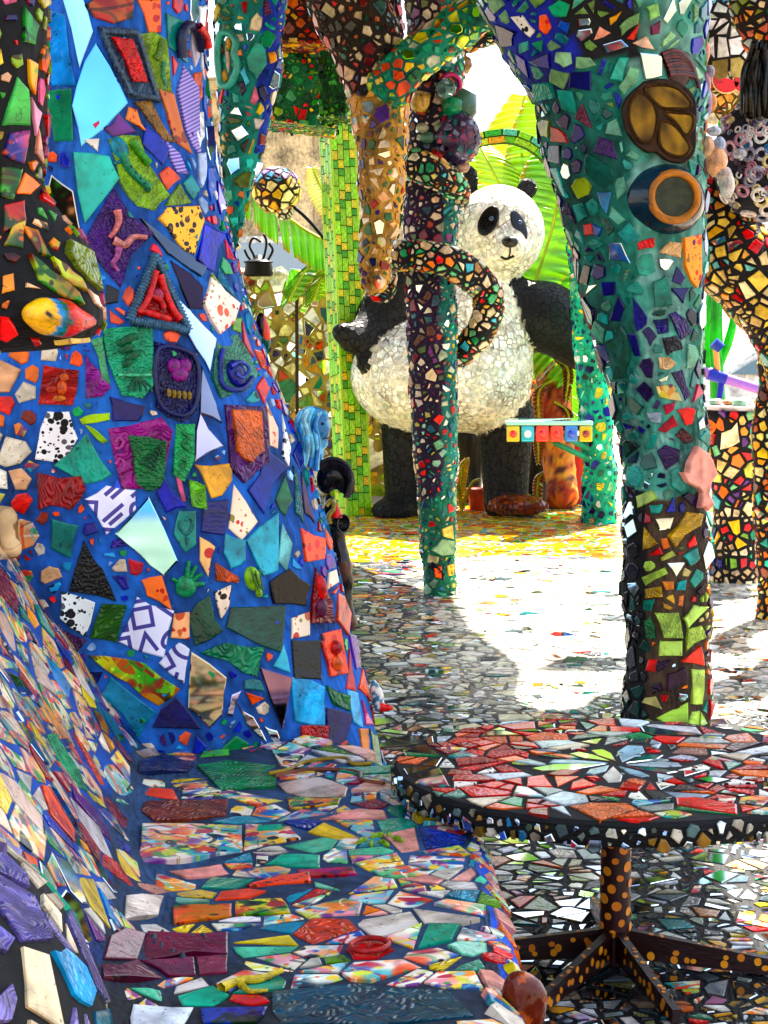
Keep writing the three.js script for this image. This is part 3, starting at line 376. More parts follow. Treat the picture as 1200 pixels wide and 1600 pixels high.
T('2a46a0', 'g', 228, 198, 262, 232, 252, 256, 222, 226); T('d88a5a', 'd', 200, 168, 212, 172, 228, 206, 196, 186); T('c83a3a', 'g', 268, 88, 276, 100, 270, 118);
for (let i = 0; i < 15; i++) { const r = RNG(900 + i), y = -10 + i * 21, x = 296 + (i % 3) * 14 + y * 0.05; T(pick(W('e8eef4 b8c8e8 d8d0e0 4a6ac8 e87a3a 8fb8d8 6a4f9a f0f4f8'), r), r() < 0.5 ? 'm' : 'g', x, y, x + 10, y - 2, x + 12, y + 34, x + 5, y + 50, x, y + 30); }
{ // framed red plaque
  T('46566c', 'w', 154, 45, 214, 49, 246, 158, 199, 150); const t = laid(buttress, tHit, 'd23340', 'h', [171, 58, 204, 62, 227, 129, 204, 128], null, { lift: 0.008, h: 0.01 });
  const f = []; for (const [a, b, c, d] of [[158, 50, 212, 52], [212, 52, 242, 154], [242, 154, 202, 147], [202, 147, 158, 50]]) f.push(rope(tHit, [0, 0.2, 0.4, 0.6, 0.8, 1].map((k) => [lerp(a, c, k), lerp(b, d, k)]), 0.009, '4f6275', { twist: 0.25, lift: 0.012 })); relief(t, f, 'frame');
}
{ const t = T('7f9c2e', 'h', 212, 56, 240, 52, 259, 64, 264, 141, 244, 137); relief(t, [rope(tHit, [[252, 62], [246, 84], [240, 92]], 0.012, '5f7f2a'), rope(tHit, [[254, 96], [252, 118], [256, 134]], 0.008, '4f8f6a')]); }
{ const t = T('86ab38', 'h', 171, 221, 190, 214, 217, 216, 232, 259, 261, 304, 240, 326, 214, 319, 188, 285);
  relief(t, [blob(tHit, 186, 232, 14, 20, 0.022, '1f8fa0', 0.5), rope(tHit, [[190, 240], [198, 262], [216, 282], [230, 294]], 0.012, '2f8f6a', { lift: 0.012 }), rope(tHit, [[204, 222], [214, 238], [230, 256]], 0.013, '4f9a3a', { lift: 0.012 }), rope(tHit, [[176, 256], [192, 250], [186, 240]], 0.006, '2f7f8a'), ...[0, 1, 2, 3, 4].map((i) => blob(tHit, 200 + i * 7, 262 + i * 9, 4, 4, 0.014, '1f7060', 0, 0.012))], 'crab_relief'); }
{ const t = T('4c2b70', 'h', 178, 298, 236, 366, 188, 446, 131, 382);
  relief(t, [rope(tHit, [[182, 330], [184, 345], [178, 362], [170, 372]], 0.013, 'd88a8a', { r2: 0.006, lift: 0.014 }), rope(tHit, [[176, 376], [192, 384], [206, 372], [226, 372]], 0.014, 'd89a96', { r2: 0.007, lift: 0.014 }), rope(tHit, [[184, 388], [182, 402], [176, 412], [184, 424]], 0.011, 'b06a9a', { r2: 0.005, lift: 0.012 })], 'bird_relief'); }
relief(buttress, [rope(tHit, [[276, 90], [274, 62], [280, 44], [290, 40], [300, 52], [306, 80]], 0.017, '242a4a', { lift: 0.02, r2: 0.012 }), rope(tHit, [[294, 42], [304, 56], [309, 76]], 0.012, 'd8522a', { lift: 0.036 })], 'cup_handle');
{ // red triangle with a rope edge
  const t = T('a82a30', 'w', 240, 405, 288, 512, 204, 496), e = []; for (const [a, b, c, d] of [[240, 400, 292, 516], [292, 516, 202, 500], [202, 500, 240, 400]]) e.push(rope(tHit, [...Array(14)].map((_, k) => [lerp(a, c, k / 13), lerp(b, d, k / 13)]), 0.013, '5b7c94', { twist: 0.3, lift: 0.012 }));
  relief(t, e, 'rope_edge'); relief(t, [rope(tHit, [[240, 424], [234, 446], [226, 470], [214, 488]], 0.011, 'cc3038', { lift: 0.016 }), rope(tHit, [[246, 430], [256, 460], [268, 488], [278, 500]], 0.012, 'd8404a', { lift: 0.016 }), rope(tHit, [[212, 484], [236, 492], [262, 500]], 0.011, 'd23a40', { lift: 0.014 }), rope(tHit, [[228, 462], [246, 470], [252, 484]], 0.009, 'c8404a', { lift: 0.018 }), blob(tHit, 244, 462, 9, 11, 0.016, 'b85a78', 0, 0.012)], 'coil_relief');
}
// middle third
T('3a3340', 'm', 267, 410, 315, 450, 315, 482, 295, 480); T('b9c6d6', 'm', 270, 465, 335, 530, 325, 580, 305, 545); T('efdccb', 'd', 330, 430, 370, 475, 342, 520, 317, 475); T('6f9a2a', 'g', 362, 500, 377, 497, 375, 520, 362, 515);
T('ecae9e', 'g', 385, 460, 405, 475, 400, 505, 385, 485); T('c8304e', 'g', 377, 502, 400, 507, 395, 557, 380, 535); T('d86a98', 'g', 400, 512, 417, 580, 407, 575); T('e8604e', 'g', 400, 605, 410, 590, 419, 607, 411, 630);
T('16181c', 'g', 166, 445, 186, 455, 184, 472, 164, 476); T('5fa076', 'w', 142, 533, 160, 528, 172, 598, 160, 596); T('8f3f8a', 'w', 135, 556, 150, 576, 172, 606, 160, 618, 135, 621);
{ const t = T('45a27a', 'h', 162, 517, 235, 515, 237, 600, 220, 620, 190, 615, 170, 565);
  relief(t, [[200, 530, 16, 7], [196, 545, 13, 7], [206, 556, 14, 7], [198, 568, 9, 6], [188, 535, 8, 6]].map(([x, y, a, b]) => blob(tHit, x, y, a, b, 0.014, '2c6a48', 0.4, 0.009)).concat([rope(tHit, [[184, 586], [208, 586], [234, 586]], 0.005, '6cc49a', { lift: 0.01 }), ...[0, 1, 2, 3, 4].map((i) => rope(tHit, [[212, 590], [204 + i * 7, 602], [200 + i * 9, 612]], 0.0045, '2f6a50', { lift: 0.01 }))]), 'branch_relief'); }
{ const t = T('1b2058', 'h', 242, 537, 305, 555, 305, 640, 285, 657, 245, 635);
  relief(t, [rope(tHit, [[247, 544], [302, 560], [301, 637], [284, 650], [249, 632]], 0.008, '232a60', { closed: true, lift: 0.012 }), blob(tHit, 270, 572, 12, 12, 0.016, '8f2f8a', 0, 0.008), blob(tHit, 287, 572, 11, 12, 0.016, '8f2f8a', 0, 0.008), blob(tHit, 279, 585, 15, 12, 0.016, '8f2f8a', 0, 0.008), ...[0, 1, 2, 3, 4].map((i) => blob(tHit, 262 + i * 8, 614 + i, 3, 7, 0.012, 'b39a5a', 0, 0.008))], 'face_relief'); }
T('7f8496', 'm', 315, 575, 345, 660, 312, 645); T('a9a4b4', 'm', 312, 647, 347, 697, 305, 720);
{ const t = T('4f8a78', 'h', 340, 530, 370, 525, 397, 585, 385, 610, 345, 620, 331, 590); relief(t, [blob(tHit, 366, 584, 20, 22, 0.024, '2b3486', 0.3, 0.006), rope(tHit, [[344, 545], [340, 575], [346, 604], [372, 610], [390, 592]], 0.008, '2c3f90', { lift: 0.012 }), rope(tHit, [[350, 575], [366, 566], [378, 580], [368, 594], [358, 586]], 0.006, '4a5ab0', { lift: 0.028 })], 'shell_relief'); }
{ T('5a2c68', 'w', 352, 636, 410, 640, 417, 720, 380, 752, 358, 728); const t = laid(buttress, tHit, 'cf741e', 'h', [359, 641, 403, 645, 409, 706, 390, 724, 366, 706], null, { lift: 0.008 }); relief(t, [rope(tHit, [[366, 652], [362, 668], [376, 672], [384, 660], [392, 664]], 0.006, 'a84f14'), rope(tHit, [[372, 682], [384, 690], [394, 684], [398, 700]], 0.006, 'a84f14'), rope(tHit, [[376, 696], [382, 712]], 0.006, '9a4a12')]); }
{ const t = T('b8473a', 'w', 70, 572, 122, 580, 112, 632, 62, 630); relief(t, [blob(tHit, 101, 590, 7, 7, 0.016, 'd87858', 0, 0.008), blob(tHit, 98, 606, 8, 12, 0.016, 'd8703a', 0, 0.008), blob(tHit, 82, 608, 10, 6, 0.012, 'c2553a', 0, 0.008), blob(tHit, 94, 622, 10, 5, 0.012, 'd88a4a', 0, 0.008)], 'figure_relief'); }
T('f4f0ea', 's', 75, 645, 107, 645, 120, 685, 90, 720, 57, 715); T('a8c828', 'g', 125, 655, 146, 647, 170, 645, 170, 655, 130, 662); T('8fb82a', 'g', 133, 664, 148, 670, 168, 688, 160, 692, 146, 680); T('1fa28c', 'g', 135, 680, 172, 740, 135, 755, 87, 727);
{ T('a5478f', 'w', 172, 672, 250, 655, 267, 675, 250, 760, 192, 760); const t = laid(buttress, tHit, '1f7444', 'h', [200, 680, 232, 682, 260, 690, 255, 750, 232, 768, 212, 755], null, { lift: 0.008 }); relief(t, [0, 1, 2, 3, 4, 5].map((i) => rope(tHit, [[216 + i * 6, 722 - i * 5], [228 + i * 4, 726 - i * 6], [240 + i * 2, 734 - i * 6]], 0.005, '15553a', { lift: 0.018 })).concat([rope(tHit, [[180, 690], [186, 684], [192, 690], [186, 700], [179, 700]], 0.005, 'c069a8'), rope(tHit, [[180, 724], [188, 716], [194, 726], [186, 736]], 0.005, 'c069a8')])); }
{ const t = T('3ea868', 'h', 275, 665, 302, 665, 302, 720, 287, 750, 270, 740); relief(t, [rope(tHit, [[284, 676], [292, 684], [284, 694], [294, 704]], 0.005, '1f7a4a'), rope(tHit, [[282, 716], [290, 722], [284, 732], [278, 724]], 0.005, '1f7a4a')]); }
T('1a236e', 'g', 172, 620, 225, 635, 215, 657, 177, 657); T('ecb51f', 'g', 305, 727, 330, 729, 360, 725, 360, 750, 346, 772, 330, 777, 317, 745); T('20408e', 'g', 415, 707, 445, 730, 412, 800, 387, 765); T('efc8ae', 'd', 415, 630, 432, 670, 432, 700, 420, 695);
T('efece4', 's', 440, 650, 452, 700, 450, 727, 440, 710); T('0f6a58', 'g', 460, 655, 477, 685, 472, 740, 457, 710); T('9a3038', 'w', 60, 740, 92, 748, 125, 745, 132, 765, 110, 795, 80, 788, 62, 795); T('f0eef6', 'k', 135, 780, 167, 760, 210, 767, 210, 795, 167, 832);
T('1a3c9e', 'g', 255, 745, 290, 790, 260, 800, 245, 770); T('72b23a', 'w', 295, 750, 320, 760, 322, 795, 300, 790); T('26206c', 'g', 320, 785, 355, 782, 350, 835, 315, 830); T('efd6bc', 'd', 365, 760, 400, 815, 377, 842, 357, 825);
T('a8d0d4', 'm', 232, 780, 275, 875, 255, 897, 220, 866, 182, 835); T('3a7450', 'g', 445, 745, 455, 780, 445, 805, 430, 780); T('1f6a70', 'w', 457, 730, 465, 750, 472, 815, 460, 800); T('471f48', 'g', 470, 740, 492, 745, 490, 815, 475, 800); T('efece4', 's', 497, 775, 507, 790, 505, 835, 495, 830);
{ const t = T('2fa396', 'g', 280, 800, 305, 800, 305, 850, 290, 862, 272, 835); relief(t, [rope(tHit, [[288, 812], [296, 808], [300, 820], [290, 834], [280, 822], [282, 812]], 0.006, '1f8078'), rope(tHit, [[290, 838], [292, 852]], 0.005, '1f8078')]); }
T('e07a9a', 'g', 274, 742, 282, 745, 290, 782, 284, 782); T('3a62c0', 'g', 182, 745, 190, 764, 176, 764); T('4a3a90', 'h', 196, 836, 228, 842, 214, 850, 174, 856, 176, 846);
// lower third
T('1f8a80', 'g', 82, 812, 122, 822, 110, 870, 80, 855); T('2b2a22', 'h', 132, 847, 160, 890, 180, 937, 110, 922); T('5aafc0', 'g', 432, 805, 432, 890, 410, 897, 385, 845); T('8ac8c8', 'g', 440, 820, 455, 850, 447, 890, 434, 875);
T('2aa8ba', 'g', 352, 835, 382, 845, 382, 875, 360, 887, 350, 865); T('efbf8a', 'd', 312, 840, 335, 855, 325, 900, 312, 875); T('c8682a', 'w', 337, 880, 372, 902, 370, 910, 337, 907); T('14141a', 'g', 422, 910, 452, 890, 482, 915, 475, 945, 427, 942);
T('f0703a', 'd', 470, 827, 505, 842, 505, 872, 477, 877); T('0f6a4c', 'g', 520, 830, 530, 865, 522, 902, 510, 875); T('eef0e8', 's', 97, 925, 147, 942, 132, 992, 95, 965); T('3a6a2a', 'w', 160, 945, 197, 947, 182, 1002, 142, 995);
T('f0eef6', 'k', 215, 935, 270, 955, 255, 1025, 187, 1000); T('f0eef6', 'k', 280, 1005, 295, 1015, 287, 1065, 250, 1035); T('efb48a', 'd', 272, 960, 295, 957, 295, 997, 267, 995); T('f0845a', 'd', 222, 907, 252, 900, 267, 952, 230, 930);
T('145c48', 'g', 327, 932, 347, 985, 305, 1007, 295, 965); T('17564a', 'g', 362, 950, 442, 947, 437, 1017, 355, 980); T('178a62', 'w', 315, 1020, 355, 1005, 410, 1012, 400, 1055, 380, 1050); T('ead6be', 's', 335, 925, 360, 915, 357, 945, 345, 965);
T('161a10', 'g', 456, 1002, 499, 1002, 500, 1060, 460, 1060); T('5fb6e4', 'g', 455, 1060, 505, 1075, 505, 1132, 460, 1125); T('5fb4c4', 'g', 442, 1007, 452, 1050, 427, 1040); T('ead8c0', 'd', 455, 967, 482, 957, 482, 992, 455, 997);
T('d02c3e', 'g', 545, 1015, 562, 1025, 555, 1080, 540, 1075); T('c8304a', 'h', 470, 1135, 510, 1135, 505, 1182, 472, 1165); T('201f60', 'g', 510, 1107, 550, 1117, 535, 1167, 510, 1155); T('2a7a4a', 'w', 510, 1072, 545, 1087, 545, 1110, 520, 1100);
T('74bee6', 'g', 542, 1080, 557, 1085, 565, 1135, 550, 1127); T('d8649a', 'g', 565, 1095, 582, 1087, 582, 1132, 570, 1132); T('f2a070', 'g', 560, 1140, 572, 1140, 575, 1200, 565, 1197); T('1f7a5a', 'g', 576, 1140, 586, 1150, 594, 1196, 582, 1196);
T('c4de22', 'p', 142, 1025, 178, 1028, 225, 1037, 277, 1075, 245, 1100, 200, 1066, 165, 1045); T('149cba', 'g', 175, 1060, 242, 1112, 215, 1152, 160, 1087); T('211c60', 'g', 275, 1090, 312, 1137, 240, 1135); T('cdbb9c', 'm', 300, 1022, 352, 1060, 345, 1115, 327, 1135, 295, 1105);
T('7a6474', 'm', 407, 1045, 455, 1060, 440, 1135); T('e6ded4', 'm', 370, 1097, 395, 1120, 415, 1157, 385, 1130); T('d8d4cc', 'm', 413, 1135, 432, 1142, 440, 1172, 428, 1160); T('0f1014', 'g', 522, 1165, 537, 1187, 505, 1185); T('ef7a1f', 'g', 190, 1127, 195, 1150, 175, 1152); T('511f5c', 'h', 92, 982, 135, 1000, 115, 1025);
T('c0b8c8', 'm', 362, 1086, 376, 1080, 364, 1118, 354, 1116); T('d04a6a', 'g', 116, 1044, 124, 1048, 132, 1080, 124, 1082); T('101a60', 'g', 132, 1050, 160, 1050, 150, 1070); T('c83440', 'g', 500, 1002, 516, 1000, 508, 1030);
{ const t = T('ef6a2e', 'd', 502, 992, 530, 985, 542, 1050, 515, 1055); relief(t, [blob(tHit, 522, 1012, 13, 12, 0.03, 'b8402a', 0.3), blob(tHit, 524, 1036, 12, 14, 0.026, 'ef7a3a', 0)]); }
{ const t = T('8a1f2c', 'w', 492, 890, 515, 940, 520, 972, 485, 972); relief(t, [blob(tHit, 498, 918, 9, 22, 0.03, 'd8382a', 0.1), blob(tHit, 500, 950, 12, 16, 0.028, '6a2f4a', 0)]); }
{ // clay hand and lime fruit
  const c = '1f9a68', h = [blob(tHit, 290, 916, 17, 18, 0.016, c, 0, 0.004)]; for (const [x, y] of [[294, 876], [306, 884], [315, 896], [319, 912], [268, 904]]) h.push(rope(tHit, [[290, 914], [lerp(290, x, 0.6), lerp(914, y, 0.6)], [x, y]], 0.011, c, { r2: 0.006, lift: 0.006 })); relief(buttress, h, 'clay_hand'); tBlock.push(...[[290, 916, 0.06], [304, 892, 0.05], [275, 930, 0.05]].map(([x, y, r]) => ({ P: tHit(x, y).P, N: tHit(x, y).N, r })));
  relief(buttress, [blob(tHit, 394, 904, 14, 20, 0.028, '9ac82a', 0.25), blob(tHit, 404, 926, 6, 8, 0.016, '9ac82a', 0.3), ...[0, 1, 2].map((i) => rope(tHit, [[386 + i * 6, 890], [390 + i * 5, 904], [396 + i * 4, 918]], 0.003, '5f8a1f', { lift: 0.03 }))], 'clay_fruit'); tBlock.push({ P: tHit(395, 905).P, N: tHit(395, 905).N, r: 0.055 });
}
// small shards in what is left, thicker at the left edge
mosaic(buttress, trunkGeo, { seed: 41, size: (p) => { const s = seen(p); return s && s[0] < 75 && s[1] > 520 ? 0.07 : s && s[0] > 430 ? 0.085 : 0.055; }, maxSize: 0.16, mean: 0.055, vary: 0.55, gap: 0.009, split: 0.3, max: 260, minPx: 7, thick: 0.006, block: tBlock, reach: 1.35, jag: 0.09,
  where: (p) => { const s = seen(p); if (!s) return false; if (p.z < -6.15 || p.y > 3) return true; return s[0] < 75 && s[1] > 520 ? true : R() < 0.93; },
  color: (p, n, r) => { const s = seen(p); if (s && s[0] < 85 && s[1] > 520) return r() < 0.3 ? ['f0e6d8', 'p'] : [pick(W('f0e8da e8dcc8 ef8a3a d8503a e8a08a efc09a 8a3a2a'), r), 'g']; return [pick(W('2a4fc0 1f8a8a efdcc8 e87048 6a3f90 3a9a60 1a2f8a c83a50 9ab8e0 2a9ac8'), r), r() < 0.2 ? 'd' : 'g']; } });
// ---------------------------------------------------------------- black trunk with the fish, upper left
{
  const d = 4.25, geo = limb(pxl(d, [-70, -420, 160], [-66, -120, 140], [-68, 60, 142], [-72, 240, 136], [-64, 320, 136], [-50, 380, 156], [-36, 430, 182], [-30, 475, 188], [-30, 505, 184], [-30, 525, 166], [-30, 540, 130], [-30, 548, 70], [-30, 552, 3]), { nu: 70, nv: 110, lumps: 0.008, freq: 6, seed: 3, cap: false });
  tint(geo, '131315'); const t = thing('fish_column', 'black grouted hanging trunk with a striped fish plaque, upper left edge', 'mosaic tree', at(-60, 250, d)); part('concrete_body', geo, M.grout, t);
  const hit = hitter(geo), bl = [], A = (h, f, ...xy) => laid(t, hit, h, f, xy, bl, { h: 0.007 });
  A('2f9a4a', 'p', 36, 10, 58, 40, 52, 70, 34, 66); A('58b060', 'g', 26, 120, 42, 140, 46, 196, 2, 196); A('e8b828', 'p', 42, 92, 56, 100, 52, 148, 44, 130); A('dfa0b8', 'g', 46, 152, 62, 176, 54, 212); A('b86a9a', 'p', 14, 208, 44, 204, 36, 256, 2, 240);
  A('eea890', 'g', 58, 200, 76, 214, 66, 256, 54, 240); A('f08848', 'd', 38, 270, 57, 290, 46, 304, 20, 304); A('5aa84a', 'p', 2, 262, 34, 264, 20, 312, 0, 308); A('a8682a', 'p', 6, 322, 36, 316, 40, 346, 4, 364); A('e89a3a', 'p', 34, 356, 58, 362, 78, 404, 58, 396); A('96b02a', 'p', 42, 398, 62, 410, 90, 430, 120, 458, 126, 478, 100, 466, 60, 440);
  A('86952a', 'w', 104, 376, 140, 396, 162, 436, 154, 456, 118, 420, 100, 394); A('b0c02a', 'p', 78, 402, 100, 412, 126, 436, 132, 456, 112, 446, 86, 422); A('c9b02a', 'p', 20, 350, 40, 346, 36, 390, 6, 384); A('f0a030', 'g', 4, 432, 20, 428, 22, 454, 2, 460); A('e8481f', 'g', 0, 494, 14, 496, 28, 520, 10, 530, 0, 528); A('f2c81f', 'g', 84, 532, 110, 528, 140, 527, 124, 544, 96, 546); A('efc8b0', 'g', 134, 452, 150, 462, 158, 484, 146, 474);
  bl.push(...[[50, 492], [70, 495], [90, 497], [110, 497], [130, 500], [148, 505]].map(([x, y]) => { const q = hit(x, y); return q && { P: q.P, N: q.N, r: 0.045 }; }).filter(Boolean));
  mosaic(t, geo, { seed: 51, size: 0.05, vary: 0.35, gap: 0.018, split: 0.25, max: 60, block: bl, where: (p) => { const s = seen(p); return !(s && s[1] > 400 && s[0] > -10) || (s[1] < 525 && R() < 0.25); }, color: (p, n, r) => [pick(W('e88a3a d8c22a 4a9a4a c86a8a efc0a0 d84a2a 8fb02a'), r), r() < 0.4 ? 'p' : 'g'] });
  // the fish: a domed body in painted bands
  const q = hit(92, 496), s = q.d / FOCAL, up = V(0, 1, 0).addScaledVector(q.N, -q.N.y).normalize(), rt = up.clone().cross(q.N).normalize(), body = new THREE.SphereGeometry(1, 56, 28);
  { const p = body.attributes.position; for (let i = 0; i < p.count; i++) { let x = p.getX(i), y = p.getY(i), z = p.getZ(i); const k = x < -0.2 ? 1 : 1 - 0.45 * smooth(x, -0.2, 1); y *= k * (1 + 0.05 * Math.sin(x * 9)); p.setXYZ(i, x * 72 * s, (y * 31 + x * -6) * s, z * 0.05 * k); } }
  body.computeVertexNormals(); tint(body, (p) => { const x = p.x / s, y = p.y / s; if (Math.hypot(x + 46, y - 10) < 5) return lin('0c0c0e'); if (x < -30) return lin('f2bc1c'); if (x < -19) return lin('1f9ac8'); if (x < -8) return lin(Math.sin(y) > 0 ? '2a8a3a' : '1f6f9a'); if (Math.hypot(x - 12, y) < 3 || Math.hypot(x - 20, y + 1) < 2.5 || Math.hypot(x - 29, y + 2) < 3) return lin('401a10'); return lin(x > 52 ? 'b02a1a' : y < -12 ? 'd2401a' : 'f0601c'); });
  body.applyMatrix4(new THREE.Matrix4().makeBasis(rt, up, q.N).setPosition(q.P.clone().addScaledVector(q.N, 0.006))); part('fish_plaque', body, M.gloss, t);
}
// ---------------------------------------------------------------- teal hanging branch behind the blue trunk
{
  const d = 8.4, geo = limb(pxl(d, [388, -330, 92], [390, -120, 74], [392, 0, 56], [388, 110, 49], [382, 190, 38], [374, 270, 26], [366, 340, 14], [362, 392, 7]), { nu: 44, nv: 80, lumps: 0.012, freq: 5, seed: 8 });
  tint(geo, (p) => { const s = seen(p), n = noise(p.x * 6, p.y * 6, p.z * 6); return lin(s && s[0] > 408 + n * 14 && s[1] < 250 ? '2350a8' : n > 0.1 ? '1f8f7c' : '23a08a'); });
  const t = thing('teal_branch', 'teal grouted tapering branch hanging from the roof, just right of the blue trunk', 'mosaic branch', at(385, 0, d)); part('concrete_body', geo, M.grout, t);
  const hit = hitter(geo), bl = [], A = (h, f, ...xy) => laid(t, hit, h, f, xy, bl, { h: 0.008 });
  A('d9c8a0', 'g', 393, 30, 402, 20, 410, 28, 405, 49, 389, 47); A('2a9a6a', 'g', 406, 62, 416, 47, 430, 58, 421, 75, 408, 72); A('e8a422', 'g', 417, 82, 428, 80, 431, 94, 421, 99); A('a8203a', 'g', 377, 4, 387, 2, 384, 22, 380, 20); A('5f1f4a', 'h', 412, 0, 420, 4, 425, 20, 412, 26); A('2aa088', 'g', 384, 90, 398, 64, 414, 76, 416, 100, 400, 124, 388, 110); A('7fd0e4', 'g', 374, 112, 382, 104, 390, 128, 384, 134);
  A('e2829a', 'g', 390, 160, 398, 134, 404, 154, 398, 164); A('1f2f6a', 'g', 402, 136, 412, 132, 418, 148, 412, 160, 404, 150); A('d8c03a', 'g', 406, 160, 412, 172, 404, 180, 399, 176); A('16203a', 'g', 372, 128, 380, 126, 386, 140, 378, 150); A('8f2a2a', 'g', 406, 208, 414, 212, 412, 226, 404, 226); A('6fbf9a', 'g', 350, 298, 362, 297, 364, 310, 356, 318, 348, 312); A('e8742a', 'g', 352, 324, 364, 322, 362, 334, 354, 337);
  relief(t, [rope(hit, [[344, 70], [350, 52], [362, 54], [370, 66], [368, 84], [372, 100], [368, 118], [360, 134], [350, 132], [346, 118]], 0.017, '5fae9a', { closed: true, lift: 0.012 }), blob(hit, 357, 68, 5, 10, 0.012, 'dfae5a'), blob(hit, 356, 90, 4, 24, 0.01, 'e8c8b0'), blob(hit, 351, 120, 7, 10, 0.012, 'd8a81f')], 'oval_frame');
  mosaic(t, geo, { seed: 61, size: 0.058, vary: 0.45, gap: 0.014, split: 0.3, max: 170, block: bl, color: (p, n, r) => { const k = r(); return k < 0.12 ? ['d0e4ea', 'm'] : k < 0.5 ? [pick(W('1f8f7a 2fae9a 1a7f9a 2a5fb0 4fc0b0'), r), 'g'] : [pick(W('d8852a 2a3f8a d8c8a8 8a2a3a c9b83a 5a8a2a e0d8d0 5f6f3a d85a3a'), r), r() < 0.2 ? 'p' : 'g']; } });
}
// ---------------------------------------------------------------- tan hanging trunk and its arms under the roof
{
  const d = 10.4, geo = limb(pxl(d, [470, -300, 70], [505, -110, 62], [538, -10, 60], [572, 70, 56], [592, 150, 47], [597, 235, 38], [598, 300, 35], [592, 370, 28], [586, 415, 24], [584, 450, 18], [583, 462, 8]), { nu: 44, nv: 100, lumps: 0.018, freq: 5, seed: 12 });
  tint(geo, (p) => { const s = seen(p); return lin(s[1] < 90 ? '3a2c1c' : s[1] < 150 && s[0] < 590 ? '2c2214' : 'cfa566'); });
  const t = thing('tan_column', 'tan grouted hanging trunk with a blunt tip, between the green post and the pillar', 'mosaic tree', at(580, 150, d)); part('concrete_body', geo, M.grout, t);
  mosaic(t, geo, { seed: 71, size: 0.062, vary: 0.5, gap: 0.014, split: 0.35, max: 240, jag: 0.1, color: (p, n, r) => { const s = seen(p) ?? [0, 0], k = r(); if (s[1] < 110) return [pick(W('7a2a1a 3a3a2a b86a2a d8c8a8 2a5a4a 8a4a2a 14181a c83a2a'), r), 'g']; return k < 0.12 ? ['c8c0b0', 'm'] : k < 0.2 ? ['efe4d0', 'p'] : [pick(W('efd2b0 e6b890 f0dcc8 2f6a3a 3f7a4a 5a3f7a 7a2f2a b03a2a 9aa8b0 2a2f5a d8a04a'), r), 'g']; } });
  const arm = (name, label, pts, hexes, grout, seed, size) => { const g = limb(pts, { nu: 34, nv: 60, lumps: 0.012, freq: 6, seed }); tint(g, grout); const q = thing(name, label, 'mosaic branch', pts[0][0]); part('concrete_body', g, M.grout, q); mosaic(q, g, { seed, size, vary: 0.4, gap: 0.012, split: 0.35, max: 110, color: (p, n, r) => [pick(hexes, r), r() < 0.14 ? 'm' : r() < 0.2 ? 'p' : 'g'] }); return q; };
  arm('green_branch', 'green and yellow mosaic arm rising right from the tan trunk to the roof', pxl(10.3, [592, 160, 40], [628, 108, 34], [680, 70, 33], [740, 22, 34], [800, -30, 40], [880, -110, 50]), W('7fb84a d8cf4a 2f9a7a 4fae8a c9d86a e0c03a 2f8a6a d86a2a d8e0c8'), '1f8a70', 81, 0.06);
  arm('dark_branch', 'dark red and black mosaic arm leaning into the tan trunk at the top', pxl(10.6, [604, 80, 30], [585, 20, 42], [570, -60, 52], [560, -180, 60]), W('b01f24 d02a2a 16181a 2f5a4a 6a1f24 8a8f7a 3a2a1a'), '1c1512', 82, 0.06);
  arm('rib_branch', 'dark mosaic rib with amber and cream tiles crossing under the roof edge', pxl(12.2, [640, 84, 18], [700, 72, 20], [750, 50, 22], [800, 26, 26], [860, -20, 36], [930, -90, 44]), W('d8a03a e8d8a0 c83a2a 7faf3a 2f7f6a efe6c8 d8b85a 6a4a2a'), '17130e', 83, 0.07);
}
// ---------------------------------------------------------------- green mosaic edge beam of the roof and the amber strip over it
{
  const beam = (name, label, x0, x1, y0, y1, d, th, grout, hexes, seed, size) => { const a = at(x0, y1, d), b = at(x1, y0, d), g = flat(new THREE.BoxGeometry(b.x - a.x, b.y - a.y, th, 20, 12, 8)); { const p = g.attributes.position; for (let i = 0; i < p.count; i++) p.setY(i, p.getY(i) + 0.04 * Math.sin(p.getX(i) * 3 + seed)); } g.computeVertexNormals(); g.translate((a.x + b.x) / 2, (a.y + b.y) / 2, -d - th / 2); tint(g, grout); const q = thing(name, label, 'roof beam', V((a.x + b.x) / 2, a.y, -d)); part('concrete_body', g, M.grout, q); mosaic(q, g, { seed, size, vary: 0.45, gap: 0.012, split: 0.4, max: 150, tilt: 0.08, color: (p, n, r) => [pick(hexes, r), r() < 0.12 ? 'p' : 'g'] }); };
  beam('roof_beam', 'deep green mosaic beam hanging from the roof edge above the pale house wall', 396, 520, 62, 192, 14.2, 0.9, '0f6a40', W('1f8a4a 2f9a3a 7fb03a 1a6a4a d8a02a e8d23a 3f8f5a d8401f 0f5a3a 9ac04a'), 91, 0.06);
  beam('roof_strip', 'amber and brown mosaic strip directly above the green beam', 380, 560, -40, 58, 13.6, 0.6, '3a1f0c', W('d87a1f e0a02a 8a4a1a c85a1a 5a2a12 d8b85a 9a2a1a'), 92, 0.075);
  beam('roof_fascia', 'short green striped beam end standing between the beam and the tan trunk', 500, 540, 70, 172, 13.0, 0.5, '1c5a2c', W('3f8a3a 6fae3a 2a6a3a 9ac04a 1a4a2a'), 93, 0.05);
}
